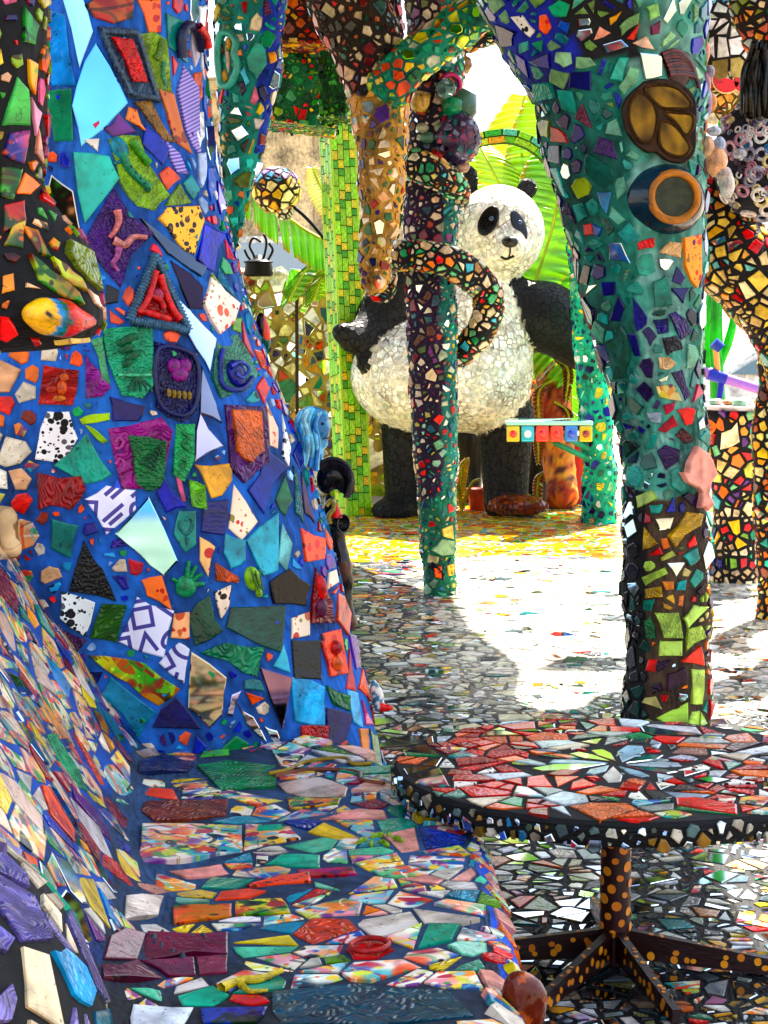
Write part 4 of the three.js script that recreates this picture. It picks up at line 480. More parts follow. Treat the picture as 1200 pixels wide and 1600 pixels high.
// ---------------------------------------------------------------- square post in lime, yellow and dark green squares
{
  const top = at(525, 165, 16.6), bot = at(553, 806, 16.6); bot.y = 0; const H = top.y - bot.y, half = 0.108, turn = 0.42, dx = (top.x - bot.x) / H;
  const post = thing('tiled_post', 'tall square post clad in lime, yellow and dark green squares', 'post', bot.clone());
  const place = (g) => { g.rotateY(turn); const p = g.attributes.position; for (let i = 0; i < p.count; i++) p.setXYZ(i, p.getX(i) + bot.x + p.getY(i) * dx, p.getY(i), p.getZ(i) + bot.z); g.computeVertexNormals(); return g; };
  const core = new THREE.BoxGeometry(half * 2, H, half * 2); core.translate(0, H / 2, 0); part('post_core', tint(flat(place(core)), '1a3a10'), M.grout, post);
  const r = RNG(101), rest = []; let n = 0;
  for (let face = 0; face < 4; face++) for (let c = 0; c < 4; c++) {
    const w = half * 2 / 4; let y = -r() * 0.1, k = 0; const cycle = [['96cc34', 0.15], ['62aa34', 0.07], ['d8cc34', 0.08], ['a4d83a', 0.13], ['559e32', 0.065], ['dcd03c', 0.07], ['9cd038', 0.14]];
    while (y < H) { const [hex, h0] = cycle[(k++ + c * 2) % 7], h = h0 * rr(0.9, 1.1, r), a = Math.max(0.002, y), b = Math.min(H, y + h); y += h; if (b - a < 0.02) continue;
      const g = flat(new RoundedBoxGeometry(w - 0.005, b - a - 0.006, 0.014, 1, 0.003)); g.translate(-half + (c + 0.5) * w, (a + b) / 2, half + 0.004); g.rotateY(face * Math.PI / 2); const col = lin(hex).map((v) => v * rr(0.8, 1.2, r)); const cc = new Float32Array(g.attributes.position.count * 3); for (let i = 0; i < cc.length; i += 3) cc.set(col, i); g.setAttribute('color', new THREE.BufferAttribute(cc, 3)); place(g);
      if ((face === 0 || face === 3) && n < 300) { n++; part('tile', g, M.g, post); } else rest.push(g); }
  }
  if (rest.length) part('small_tiles', mergeGeometries(rest), M.g, post, 'stuff');
  for (const [sx, sz] of [[1, 1], [-1, 1], [1, -1], [-1, -1]]) { const e = new THREE.BoxGeometry(0.018, H, 0.018); e.translate(sx * (half + 0.004), H / 2, sz * (half + 0.004)); part('edge_strip', tint(flat(place(e)), 'b4dc50'), M.g, post); }
  const cap = new THREE.BoxGeometry(0.36, 0.3, 0.36); cap.translate(0, H + 0.15, 0); part('post_head', tint(flat(place(cap)), '9a8a1f'), M.w, post);
}
// ---------------------------------------------------------------- mosaic pillar in the middle, its vessels and the serpent round it
{
  const d = 11.75, base = ground(686, 930); 
  const geo = limb(pxl(d, [690, -260, 70], [686, -60, 56], [684, 60, 44], [680, 150, 40], [676, 250, 40], [674, 350, 42], [674, 440, 40], [676, 540, 38], [678, 640, 36], [682, 740, 33], [684, 820, 28], [686, 880, 26], [688, 934, 25]), { nu: 44, nv: 110, lumps: 0.014, freq: 5, seed: 21, cap: false });
  tint(geo, (p) => { const s = seen(p), n = noise(p.x * 5, p.y * 5, p.z * 5) * 12; return lin(s[1] > 770 + n * 3 ? '1f7a5e' : s[0] + n > 690 ? '3a7f74' : s[1] < 300 ? '33243a' : '3a2340'); });
  const t = thing('mosaic_pillar', 'slim mosaic pillar with purple and teal grout standing before the panda', 'pillar', V(base.x, 0, base.z)); part('concrete_body', geo, M.grout, t);
  const hit = hitter(geo), bl = [], A = (h, f, ...xy) => laid(t, hit, h, f, xy, bl, { h: 0.008 });
  A('8faf8a', 'g', 672, 858, 690, 842, 708, 844, 708, 864, 690, 868); A('e0c87a', 'g', 690, 826, 706, 820, 708, 842, 692, 838); A('e0742a', 'd', 678, 888, 690, 884, 690, 904, 680, 902); A('e8b83a', 'd', 698, 884, 709, 880, 708, 898, 700, 900); A('1a1c22', 's', 668, 884, 676, 876, 696, 898, 692, 908); A('cfc8a0', 'g', 670, 866, 686, 870, 684, 880, 668, 878);
  mosaic(t, geo, { seed: 111, size: (p) => p.y > 0.3 && p.y < 1.2 ? 0.046 : 0.052, maxSize: 0.1, mean: 0.05, vary: 0.45, gap: 0.014, split: 0.4, max: 300, minPx: 7, block: bl, jag: 0.1, color: (p, n, r) => { const s = seen(p) ?? [0, 0], k = r(); if (k < 0.1) return ['c8d0d0', 'm']; if (s[1] > 640) return [pick(W('e0dcc8 7faf8a 4f9f7a c9c06a d8542a 2f6a7a 9fc0a8 b83a3a e0c8a0 2a3f5a'), r), 'g']; if (s[0] > 690) return [pick(W('d8d0b8 4fae7a d8c83a e0842a 2f8a8a c0c8b0 8a3a6a 2f3f7a efe0c0'), r), 'g']; return [pick(W('e6d8c4 7a5a4a b85a3a 5a6a3a 8a3f4a d8c0a0 3a4f5a 6a3a6a a8a08a 2a5a5a'), r), 'g']; } });
  // crockery set into the top
  const vessel = (x, y, dd, prof, hex, look, name) => { const c = at(x, y, d + dd), g = new THREE.LatheGeometry(prof.map(([a, b]) => new THREE.Vector2(a * d / FOCAL, b * d / FOCAL)), 28); const q = new THREE.Quaternion().setFromUnitVectors(V(0, 1, 0), look.clone().normalize()); g.applyQuaternion(q); g.translate(c.x, c.y, c.z); return part(name, tint(g, hex), M.gloss, t); };
  vessel(662, 112, -0.22, [[0.1, -26], [12, -26], [13, -10], [16, 2], [18, 4], [17, 6], [14, 3], [11, -8], [10, -22], [0.1, -22]], '14141a', V(-0.1, -0.1, 1), 'dark_cup');
  vessel(656, 158, -0.2, [[0.1, -14], [11, -14], [15, -4], [16, 12], [14, 12], [13, -2], [0.1, -8]], 'c2a468', V(0.1, 1, 0.35), 'beige_cup');
  { const c = at(656, 158, d - 0.2), g = new THREE.TorusGeometry(0.035, 0.011, 10, 24, Math.PI * 1.3); g.rotateY(1.2); g.translate(c.x + 0.03, c.y - 0.01, c.z + 0.07); part('cup_handle', tint(g, 'b8985c'), M.gloss, t); }
  vessel(706, 166, -0.16, [[0.1, -15], [12, -13], [17, 0], [14, 12], [7, 15], [0.1, 14]], '2f8a62', V(0.2, 1, 0.3), 'green_jar');
  vessel(696, 140, -0.2, [[0.1, -14], [12, -10], [15, 2], [12, 11], [8, 13], [6, 9], [0.1, 8]], '6a8a84', V(0.3, 0.7, 0.7), 'textured_pot');
  vessel(714, 218, -0.12, [[0.1, -40], [18, -38], [32, -20], [37, 2], [30, 24], [18, 36], [10, 42], [0.1, 42]], '4a3f5a', V(0.1, 1, 0.1), 'glass_bowl');
  for (const [nm, sd, hx] of [['glass_bowl', 301, W('4a3a5f 2f6a6a 6a3f4a 3a2f4a 8a8aa0 b03a4a')], ['textured_pot', 302, W('8aa8a0 2a3a3a c8d0c8 3a5a5a')]]) { const m = t.children.find((k) => k.name === nm), g2 = m.geometry.clone().translate(t.position.x, t.position.y, t.position.z); mosaic(m, g2, { seed: sd, size: 0.042, vary: 0.4, gap: 0.008, split: 0.3, max: 40, minPx: 5, thick: 0.003, color: (p, n, r) => [pick(hx, r), r() < 0.15 ? 'm' : 'g'] }); }
  vessel(716, 168, -0.06, [[0.1, -30], [20, -26], [30, 0], [22, 26], [0.1, 30]], '4a6a5a', V(0.3, 1, 0.1), 'mottled_jug');
  vessel(690, 92, -0.18, [[0.1, -16], [14, -12], [17, 4], [12, 14], [0.1, 16]], '2a6a66', V(0, 1, 0.4), 'teal_jar'); vessel(722, 100, 0.05, [[0.1, -14], [14, -10], [16, 4], [10, 12], [0.1, 14]], '8a6a3a', V(0.4, 1, 0.4), 'brown_jar');
  { const c = at(704, 132, d - 0.15), g = new THREE.TorusGeometry(15 * d / FOCAL, 4 * d / FOCAL, 12, 30); g.rotateY(0.3); g.translate(c.x, c.y, c.z); part('pink_ring', tint(g, 'b82f74'), M.gloss, t); }
  for (const [x, y, rr_, hex] of [[684, 244, 13, 'c02a3a'], [700, 240, 11, 'd8d0c8'], [668, 215, 12, '5a7a6a'], [690, 200, 12, '7f8f7a'], [660, 200, 10, 'a8a890'], [734, 236, 9, '2f7a70'], [724, 262, 10, 'c0a090']]) { const c = at(x, y, d - 0.17), g = new THREE.IcosahedronGeometry(rr_ * d / FOCAL, 1); g.scale(1, 0.8, 0.5); g.translate(c.x, c.y, c.z); part('pottery_shard', tint(flat(g), hex), M.gloss, t); }
  // serpent
  const coil = (name, label, pts, seed) => { const g = limb(pts, { nu: 30, nv: 130, lumps: 0.006, freq: 6, seed }); tint(g, '111012'); const s = thing(name, label, 'mosaic serpent', pts[0][0]); part('concrete_body', g, M.grout, s); mosaic(s, g, { seed, size: 0.052, vary: 0.5, gap: 0.013, split: 0.35, max: 200, minPx: 7, jag: 0.08, color: (p, n, r) => r() < 0.1 ? ['e8d8b8', 'p'] : [pick(W('f0d8b0 eec890 f0e4cc 7fc08a 4fae7a 3f9a6a e88a5a 6ac0d0 b08a5a efdcc0 e8c070 c8c0a0 d83a2a'), r), 'g'] }); };
  coil('mosaic_serpent', 'black serpent coil with cream, green and red tiles curling across the pillar', pxl(d, [596, 470, 22, 0.35], [600, 412, 22, 0.18], [628, 400, 22, -0.2], [672, 402, 23, -0.3], [722, 420, 25, -0.22], [760, 456, 24, -0.1], [760, 500, 23, 0.02], [732, 540, 21, 0.12], [694, 568, 18, 0.28], [650, 560, 12, 0.4]), 121);
  coil('mosaic_serpent', 'upper serpent coil wound round the pillar beside the panda ear', pxl(d, [590, 268, 18, 0.4], [610, 252, 22, 0.1], [645, 256, 24, -0.22], [680, 272, 24, -0.26], [708, 290, 20, -0.14], [716, 310, 17, 0.06], [694, 334, 13, 0.3]), 122);
}
// ---------------------------------------------------------------- great teal tree on the right
{
  const d = 7.95, base = ground(1042, 1140);
  const geo = limb(pxl(d, [900, -330, 215], [918, -130, 200], [941, 20, 168], [964, 130, 133], [976, 230, 122], [993, 330, 112], [1005, 430, 98], [1016, 520, 85], [1028, 610, 74], [1041, 700, 64], [1041, 760, 64], [1040, 820, 66], [1040, 900, 67], [1042, 980, 65], [1042, 1060, 66], [1042, 1146, 67]), { nu: 70, nv: 150, lumps: 0.02, freq: 4.5, seed: 31, cap: false });
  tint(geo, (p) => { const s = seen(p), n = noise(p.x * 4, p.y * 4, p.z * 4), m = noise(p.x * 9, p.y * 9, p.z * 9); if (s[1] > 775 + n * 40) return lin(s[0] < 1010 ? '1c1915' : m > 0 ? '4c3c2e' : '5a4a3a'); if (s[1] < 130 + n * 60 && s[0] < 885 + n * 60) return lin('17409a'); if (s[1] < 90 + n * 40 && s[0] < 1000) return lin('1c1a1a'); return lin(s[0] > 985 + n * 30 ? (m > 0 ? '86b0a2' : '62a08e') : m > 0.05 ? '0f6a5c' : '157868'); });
  const t = thing('teal_tree', 'thick teal grouted mosaic tree with brass dish and jug base, right side', 'mosaic tree', V(base.x, 0, base.z)); part('concrete_body', geo, M.grout, t);
  const hit = hitter(geo), bl = [], A = (h, f, ...xy) => laid(t, hit, h, f, xy, bl, { h: 0.008 });
  A('1a1f7a', 'g', 827, 96, 859, 82, 861, 107); A('efe8d8', 's', 799, 26, 817, 24, 838, 49, 829, 58); A('f0784a', 'd', 844, 24, 853, 22, 862, 43, 853, 54, 844, 45); A('2f6ac0', 'g', 876, 32, 891, 36, 887, 52, 872, 41); A('9ac09a', 'g', 870, 81, 892, 82, 894, 99, 881, 105, 868, 96); A('1f9a70', 'g', 832, 67, 849, 62, 847, 81); A('5fb0a0', 'g', 813, 67, 825, 64, 827, 77, 814, 83);
  A('12206a', 'g', 774, 37, 808, 49, 802, 71, 787, 71); A('1f9a70', 'g', 857, 11, 874, 0, 891, 7, 885, 26, 866, 26); A('86a878', 'g', 862, 107, 891, 114, 881, 139, 861, 127); A('1a1a6a', 'g', 891, 112, 924, 111, 924, 141, 889, 135); A('8fb890', 'g', 900, 88, 922, 90, 932, 101, 915, 107, 900, 105); A('e6a890', 'g', 937, 41, 954, 51, 928, 62); A('e8b03a', 'g', 952, 28, 971, 17, 954, 39); A('7aa070', 'g', 967, 41, 999, 19, 997, 37, 971, 56);
  A('c8504a', 'g', 979, 60, 999, 34, 990, 62); A('7a2f5a', 'g', 1016, 41, 1031, 32, 1029, 52, 1016, 54); A('8fc07a', 'g', 1009, 11, 1026, 4, 1029, 24, 1014, 32); A('f0cdb8', 'g', 988, 67, 1009, 56, 1022, 77); A('8fc8a0', 'g', 966, 135, 984, 105, 999, 109, 994, 131, 975, 148); A('3fae9c', 'g', 953, 124, 967, 90, 983, 90, 972, 128); A('6a2348', 'g', 898, 184, 911, 161, 926, 201); A('a8203a', 'g', 862, 197, 881, 206, 889, 223, 862, 221); A('1c1226', 'g', 859, 227, 877, 227, 876, 257, 859, 251);
  A('7a8a1f', 'g', 842, 191, 848, 186, 860, 188, 858, 216, 846, 212); A('8fa01f', 'g', 893, 290, 900, 279, 914, 276, 925, 290, 920, 304, 905, 310); A('5fb8b8', 'g', 864, 262, 872, 262, 889, 308, 883, 306); A('cfe0dc', 'm', 952, 379, 971, 379, 986, 411, 952, 405); A('d8202a', 'h', 996, 379, 1022, 371, 1022, 386, 997, 390); A('d8b48a', 'w', 1029, 394, 1046, 377, 1065, 379, 1063, 403); A('f59a1f', 'd', 1066, 371, 1092, 366, 1093, 428, 1086, 450, 1067, 415);
  A('2a8a7a', 'g', 833, 130, 862, 128, 868, 152, 838, 156); A('1f9080', 'g', 870, 140, 894, 142, 902, 178, 880, 170); A('d83a44', 'g', 913, 351, 926, 349, 928, 366, 914, 368); A('2f6ab0', 'g', 927, 349, 942, 356, 936, 370, 929, 367); A('5f9ac8', 'g', 934, 300, 956, 300, 948, 334); A('161230', 'g', 914, 412, 926, 416, 918, 446, 908, 440); A('1c1f6a', 'g', 940, 441, 962, 440, 962, 460, 942, 462); A('181a5a', 'g', 968, 460, 978, 480, 970, 502, 953, 500);
  A('1c1e70', 'g', 989, 464, 1012, 496, 1011, 506, 996, 518, 990, 500); A('21186a', 'g', 1046, 451, 1076, 450, 1066, 474); A('3a2270', 'w', 1044, 492, 1056, 486, 1078, 518, 1064, 532); A('1f2066', 'w', 1020, 500, 1044, 497, 1045, 518, 1028, 522); A('201c60', 'g', 1003, 518, 1014, 510, 1026, 526, 1016, 542); A('121026', 'w', 1034, 528, 1056, 524, 1066, 545, 1042, 555); A('d9b890', 'w', 1028, 558, 1046, 558, 1056, 568, 1044, 578, 1030, 576);
  A('3a1a5a', 'h', 1048, 582, 1066, 578, 1077, 616, 1070, 626); A('c8266a', 'g', 1080, 628, 1088, 600, 1097, 614); A('e8202a', 'g', 1056, 640, 1074, 636, 1085, 640, 1080, 662, 1070, 664); A('b03a4a', 'g', 1028, 672, 1052, 648, 1060, 664, 1040, 676); A('d2506a', 'g', 1036, 632, 1054, 628, 1052, 640, 1040, 648); A('5a1222', 'h', 1054, 680, 1066, 668, 1084, 686, 1070, 693); A('2f4fb0', 'w', 1082, 540, 1102, 556, 1098, 600); A('dccf9a', 'p', 1024, 604, 1050, 600, 1064, 626, 1030, 620);
  A('0c5a4c', 'g', 972, 508, 982, 520, 987, 560, 978, 590, 962, 590); A('b8c8d8', 'g', 1010, 644, 1034, 644, 1032, 660, 1016, 658); A('241f6a', 'g', 980, 520, 994, 522, 1002, 556, 992, 556); A('0f8070', 'g', 1020, 440, 1040, 430, 1050, 476, 1022, 480);
  A('a8c06a', 'g', 996, 776, 1019, 765, 1029, 779, 996, 794); A('2fa89a', 'g', 1015, 790, 1036, 788, 1030, 802, 1018, 802); A('2a3f9a', 'g', 1040, 800, 1052, 776, 1056, 800); A('c2a01f', 'w', 1042, 837, 1072, 800, 1095, 802, 1092, 820, 1054, 855); A('b8981f', 'w', 1007, 823, 1029, 849, 1005, 859); A('f08a2a', 'g', 1031, 842, 1042, 840, 1046, 854, 1036, 858); A('b81f3a', 'g', 1012, 868, 1030, 854, 1036, 866); A('a8b05a', 'g', 1032, 872, 1050, 860, 1056, 868, 1034, 877); A('e8524a', 'g', 1073, 850, 1084, 836, 1088, 850, 1076, 856);
  A('c9d0c8', 'm', 1022, 810, 1052, 808, 1046, 826, 1030, 828); A('3fae a8'.replace(' ', ''), 'g', 1066, 868, 1088, 856, 1092, 872, 1078, 884); A('a8c46a', 'g', 1003, 902, 1040, 886, 1044, 896, 1009, 915); A('d8d8c8', 'm', 1042, 880, 1070, 878, 1056, 902); A('f59a2a', 'g', 1034, 908, 1052, 908, 1052, 920, 1040, 922); A('b89a1f', 'w', 1008, 920, 1034, 916, 1036, 932, 1009, 934); A('4fb0b0', 'g', 1058, 910, 1072, 906, 1070, 922, 1056, 922); A('f2921f', 'g', 1060, 932, 1068, 930, 1066, 948, 1059, 946);
  A('b0cc72', 'h', 1022, 957, 1060, 957, 1067, 996, 1037, 996); A('b4cf78', 'g', 1031, 1001, 1066, 1001, 1066, 1024, 1029, 1024); A('b4cf78', 'g', 1066, 966, 1083, 945, 1104, 948, 1083, 972, 1073, 982); A('b6cf6a', 'h', 1073, 983, 1095, 977, 1101, 995, 1072, 1017); A('bcd47a', 'g', 1079, 1045, 1098, 1046, 1096, 1100, 1079, 1100); A('a8cc66', 'g', 1025, 1122, 1075, 1097, 1075, 1129, 1037, 1129); A('f0622a', 'g', 1063, 1033, 1092, 1008, 1098, 1039); A('f0561f', 'g', 1015, 1030, 1028, 1031, 1024, 1050, 1010, 1047);
  A('401a3a', 'g', 1042, 1053, 1069, 1042, 1075, 1059, 1042, 1080); A('3a1f3f', 'g', 1026, 1034, 1050, 1030, 1042, 1042, 1028, 1050); A('3a1a3a', 'h', 1018, 1070, 1034, 1066, 1036, 1078, 1020, 1084); A('c8402a', 'g', 1032, 1086, 1045, 1086, 1042, 1096, 1036, 1096); A('b8d47a', 'g', 1080, 1112, 1092, 1110, 1090, 1134, 1073, 1134); A('b0d070', 'g', 1094, 1112, 1104, 1130, 1092, 1136); A('1f7a4a', 'h', 1008, 970, 1016, 962, 1025, 980, 1024, 998, 1010, 996); A('1f7a6a', 'g', 1006, 938, 1024, 936, 1018, 956, 1006, 952);
  // brass leaf dish: a rimmed tray of four hollows
  { const q = hit(1034, 192), s = q.d / FOCAL, up = V(0, 1, 0).addScaledVector(q.N, -q.N.y).normalize(), rt = up.clone().cross(q.N).normalize(), mat = new THREE.Matrix4().makeBasis(rt, up, q.N).setPosition(q.P.clone().addScaledVector(q.N, 0.006)), L = (x, y) => [(x - 1034) * s, (192 - y) * s];
    const cells = [[[996, 148], [1018, 164], [1024, 190], [1014, 222], [998, 222], [984, 204], [979, 182], [984, 160]], [[1006, 142], [1028, 136], [1058, 142], [1078, 164], [1076, 170], [1050, 172], [1030, 170]], [[1036, 178], [1056, 178], [1080, 182], [1080, 200], [1070, 212], [1052, 192]], [[1032, 192], [1046, 194], [1068, 216], [1076, 232], [1066, 244], [1040, 240], [1028, 226]]], all = [[1004, 133], [1030, 128], [1064, 136], [1084, 160], [1084, 205], [1082, 236], [1066, 252], [1040, 248], [1022, 236], [1008, 236], [988, 220], [974, 192], [976, 160]];
    const sh = new THREE.Shape(); sh.setFromPoints(new THREE.SplineCurve([...all, all[0]].map(([x, y]) => new THREE.Vector2(...L(x, y)))).getPoints(60)); const g = new THREE.ExtrudeGeometry(sh, { depth: 0.012, bevelEnabled: true, bevelSize: 0.006, bevelThickness: 0.006, bevelSegments: 2 }); g.applyMatrix4(mat); const dish = part('brass_dish', tint(g, '3a2810'), std({ name: 'old brass', metalness: 0.7, roughness: 0.38, map: texGroutMap, bumpMap: texHammer, bumpScale: 0.004 }), t);
    cells.forEach((c) => { const pts = c.map(([x, y]) => V(...L(x, y), 0.02).applyMatrix4(mat)), rim = new THREE.TubeGeometry(new THREE.CatmullRomCurve3(pts, true), 50, 0.007, 7, true); part('dish_rim', tint(rim, '5a4018'), dish.material, dish); const s2 = new THREE.Shape(); s2.setFromPoints(new THREE.SplineCurve([...c, c[0]].map(([x, y]) => new THREE.Vector2(...L(x, y)))).getPoints(40)); const f = new THREE.ExtrudeGeometry(s2, { depth: 0.002, bevelEnabled: false }); f.translate(0, 0, 0.0185); f.applyMatrix4(mat); const ctr = pts.reduce((m, p) => m.add(p), V(0, 0, 0)).divideScalar(pts.length); part('dish_hollow', tint(f, (p) => { const k = smooth(p.distanceTo(ctr), 0.02, 0.1); return lin('a8843a').map((v, i) => lerp(v, lin('3f2c10')[i], k)); }), dish.material, dish); });
    for (let a = 0; a < 24; a++) { const w = a / 24; const i = Math.floor(w * all.length), x = all[i]; bl.push({ P: V(...L(lerp(1034, x[0], 0.6), lerp(192, x[1], 0.6)), 0).applyMatrix4(mat), N: q.N, r: 0.07 }); } bl.push({ P: q.P, N: q.N, r: 0.09 }); }
  // jug lying on its side with its foot ring towards us
  { const q = hit(1050, 312), s = q.d / FOCAL, c = q.P.clone().addScaledVector(q.N, -0.06), look = V(0.22, 0.02, 1).normalize(), g = new THREE.LatheGeometry([[1, 0.02], [20, 0.02], [36, 0], [40, 4], [44, 8], [60, -20], [70, -50], [74, -90], [60, -130], [30, -150], [1, -150]].map(([a, b]) => new THREE.Vector2(a * s, b * s + 0.11)), 48); g.scale(1, 1, 0.86); const qt = new THREE.Quaternion().setFromUnitVectors(V(0, 1, 0), look); g.applyQuaternion(qt); g.translate(c.x, c.y, c.z); const jug = part('jug_base', tint(g, '173a4c'), M.gloss, t);
    const f = c.clone().addScaledVector(look, 0.118); const tor = new THREE.TorusGeometry(38 * s, 6.5 * s, 12, 50); tor.applyQuaternion(new THREE.Quaternion().setFromUnitVectors(V(0, 0, 1), look)); tor.scale(1, 0.95, 1); tor.translate(f.x, f.y + (1 - 0.95) * 0, f.z); { tor.translate(0, 0, 0); } part('foot_ring', tint(tor, 'b8803f'), M.t, jug); const dk = new THREE.CylinderGeometry(33 * s, 33 * s, 0.006, 40); dk.applyQuaternion(qt); dk.translate(f.x - look.x * 0.004, f.y, f.z - look.z * 0.004); part('foot_disc', tint(dk, '3a4028'), M.t, jug);
    for (const [x, y] of [[1010, 290], [1000, 320], [1020, 345], [1060, 355], [1090, 340], [1098, 300], [1050, 266], [1020, 270], [1050, 312]]) { const w = hit(x, y); if (w) bl.push({ P: w.P, N: w.N, r: 0.07 }); } }
  part('rust_strip', tint(limb(pxl(7.98, [866, 240, 6], [882, 300, 8], [897, 370, 9], [912, 440, 9], [924, 500, 9], [930, 524, 6]), { nu: 14, nv: 40, lumps: 0.008, freq: 14 }), (p) => lin(noise(p.x * 20, p.y * 20, p.z * 20) > 0 ? '8a4a14' : '6a3410')), M.t, t);
  // ribbed brown shell, pink starfish, figurines along the right edge
  { const L = []; for (let i = 0; i < 9; i++) L.push(rope(hit, [[1030 + i * 1.5, 84 + i * 4.2], [1048 + i * 2, 78 + i * 5], [1064 + i * 2.6, 84 + i * 5.2], [1080 + i * 0.9, 104 + i * 4.2]].map(([x, y]) => [Math.min(x, 1088), y]), 0.0085, i % 2 ? '3f140c' : '64240f', { lift: 0.014 })); L.push(blob(hit, 1062, 108, 28, 32, 0.02, '3a160e', -0.5)); relief(t, L, 'ribbed_shell'); bl.push({ P: hit(1060, 106).P, N: hit(1060, 106).N, r: 0.085 }); }
  { const q = hit(1086, 730), s = q.d / FOCAL, sh = new THREE.Shape(), star = [[1084, 700], [1104, 711], [1119, 740], [1108, 752], [1104, 772], [1113, 788], [1106, 794], [1098, 786], [1092, 790], [1097, 768], [1086, 759], [1066, 749], [1057, 738], [1066, 740], [1070, 722]].map(([x, y]) => new THREE.Vector2((x - 1086) * s, (730 - y) * s)); sh.setFromPoints(star); const g = new THREE.ExtrudeGeometry(sh, { depth: 0.02, bevelEnabled: true, bevelSize: 0.008, bevelThickness: 0.01, bevelSegments: 3 }); g.rotateY(0.5); g.translate(q.P.x, q.P.y, q.P.z + 0.02); part('pink_starfish', tint(g, 'e6a898'), std({ name: 'pitted pink ceramic', map: texGroutMap, roughness: 0.4, bumpMap: texHammer, bumpScale: 0.006 }), t); for (const [x, y] of [[1086, 730], [1090, 715], [1095, 750]]) { const w = hit(x, y); if (w) bl.push({ P: w.P, N: w.N, r: 0.06 }); } }
  { const fig = (list, name) => { const g = list.map(([x, y, a, b, c, hex, dd = -0.05]) => { const p = at(x, y, d + dd), k = new THREE.SphereGeometry(1, 18, 12); k.scale(a * d / FOCAL, b * d / FOCAL, c * d / FOCAL); const q = k.attributes.position; for (let i = 0; i < q.count; i++) { const n = 1 + 0.12 * noise(q.getX(i) * 40 + x, q.getY(i) * 40 + y, q.getZ(i) * 40); q.setXYZ(i, q.getX(i) * n + p.x, q.getY(i) * n + p.y, q.getZ(i) * n + p.z); } k.computeVertexNormals(); return tint(k, hex); }); part(name, merge(g), M.gloss, t); };
    fig([[1096, 80, 14, 22, 14, 'd88a78', 0], [1108, 112, 9, 10, 9, '9a8a9a'], [1102, 130, 9, 20, 10, 'b08a9a'], [1104, 160, 10, 22, 12, 'b8a0c0'], [1112, 160, 8, 14, 8, 'd89a58'], [1098, 190, 9, 24, 10, 'd8a078'], [1116, 205, 11, 8, 9, 'c8ccd8'], [1124, 226, 10, 12, 9, 'b0b8cc'], [1106, 232, 11, 20, 12, 'e6bfa2'], [1118, 252, 18, 24, 14, 'e2b290'], [1130, 272, 14, 12, 10, 'c8b8b0'], [1136, 288, 12, 22, 10, 'd8d0c8']], 'clay_figurine'); }
  mosaic(t, geo, { seed: 131, size: (p) => p.y > 1.1 ? 0.085 : 0.07, maxSize: 0.16, mean: 0.08, vary: 0.5, gap: 0.013, split: 0.3, max: 260, minPx: 8, block: bl, reach: 1.45, jag: 0.1, thick: 0.007, color: (p, n, r) => { const s = seen(p) ?? [0, 0], k = r(); if (k < 0.1) return ['c8d8d8', 'm']; if (s[1] > 780) return s[0] < 1008 ? [pick(W('123f38 1a1a1a 22282c 15504a 2a2a30'), r), 'g'] : [pick(W('b0cc70 f08a2a c23a2a 3a1a3a 3fa090 d8c890 2a2a6a c9a02a'), r), 'g']; if (s[1] < 160) return [pick(W('1f8a78 1c2f8a 5a9a80 8ab08a 2a3f9a 2a7a8a 7a9a5a'), r), 'g']; return [pick(W('14706a 1c2470 2a8a80 3a1f5a 1a9080 4f9f98 15324a 6fa890 2a1c4a 0f5a50'), r), r() < 0.08 ? 'p' : 'g']; } });
}
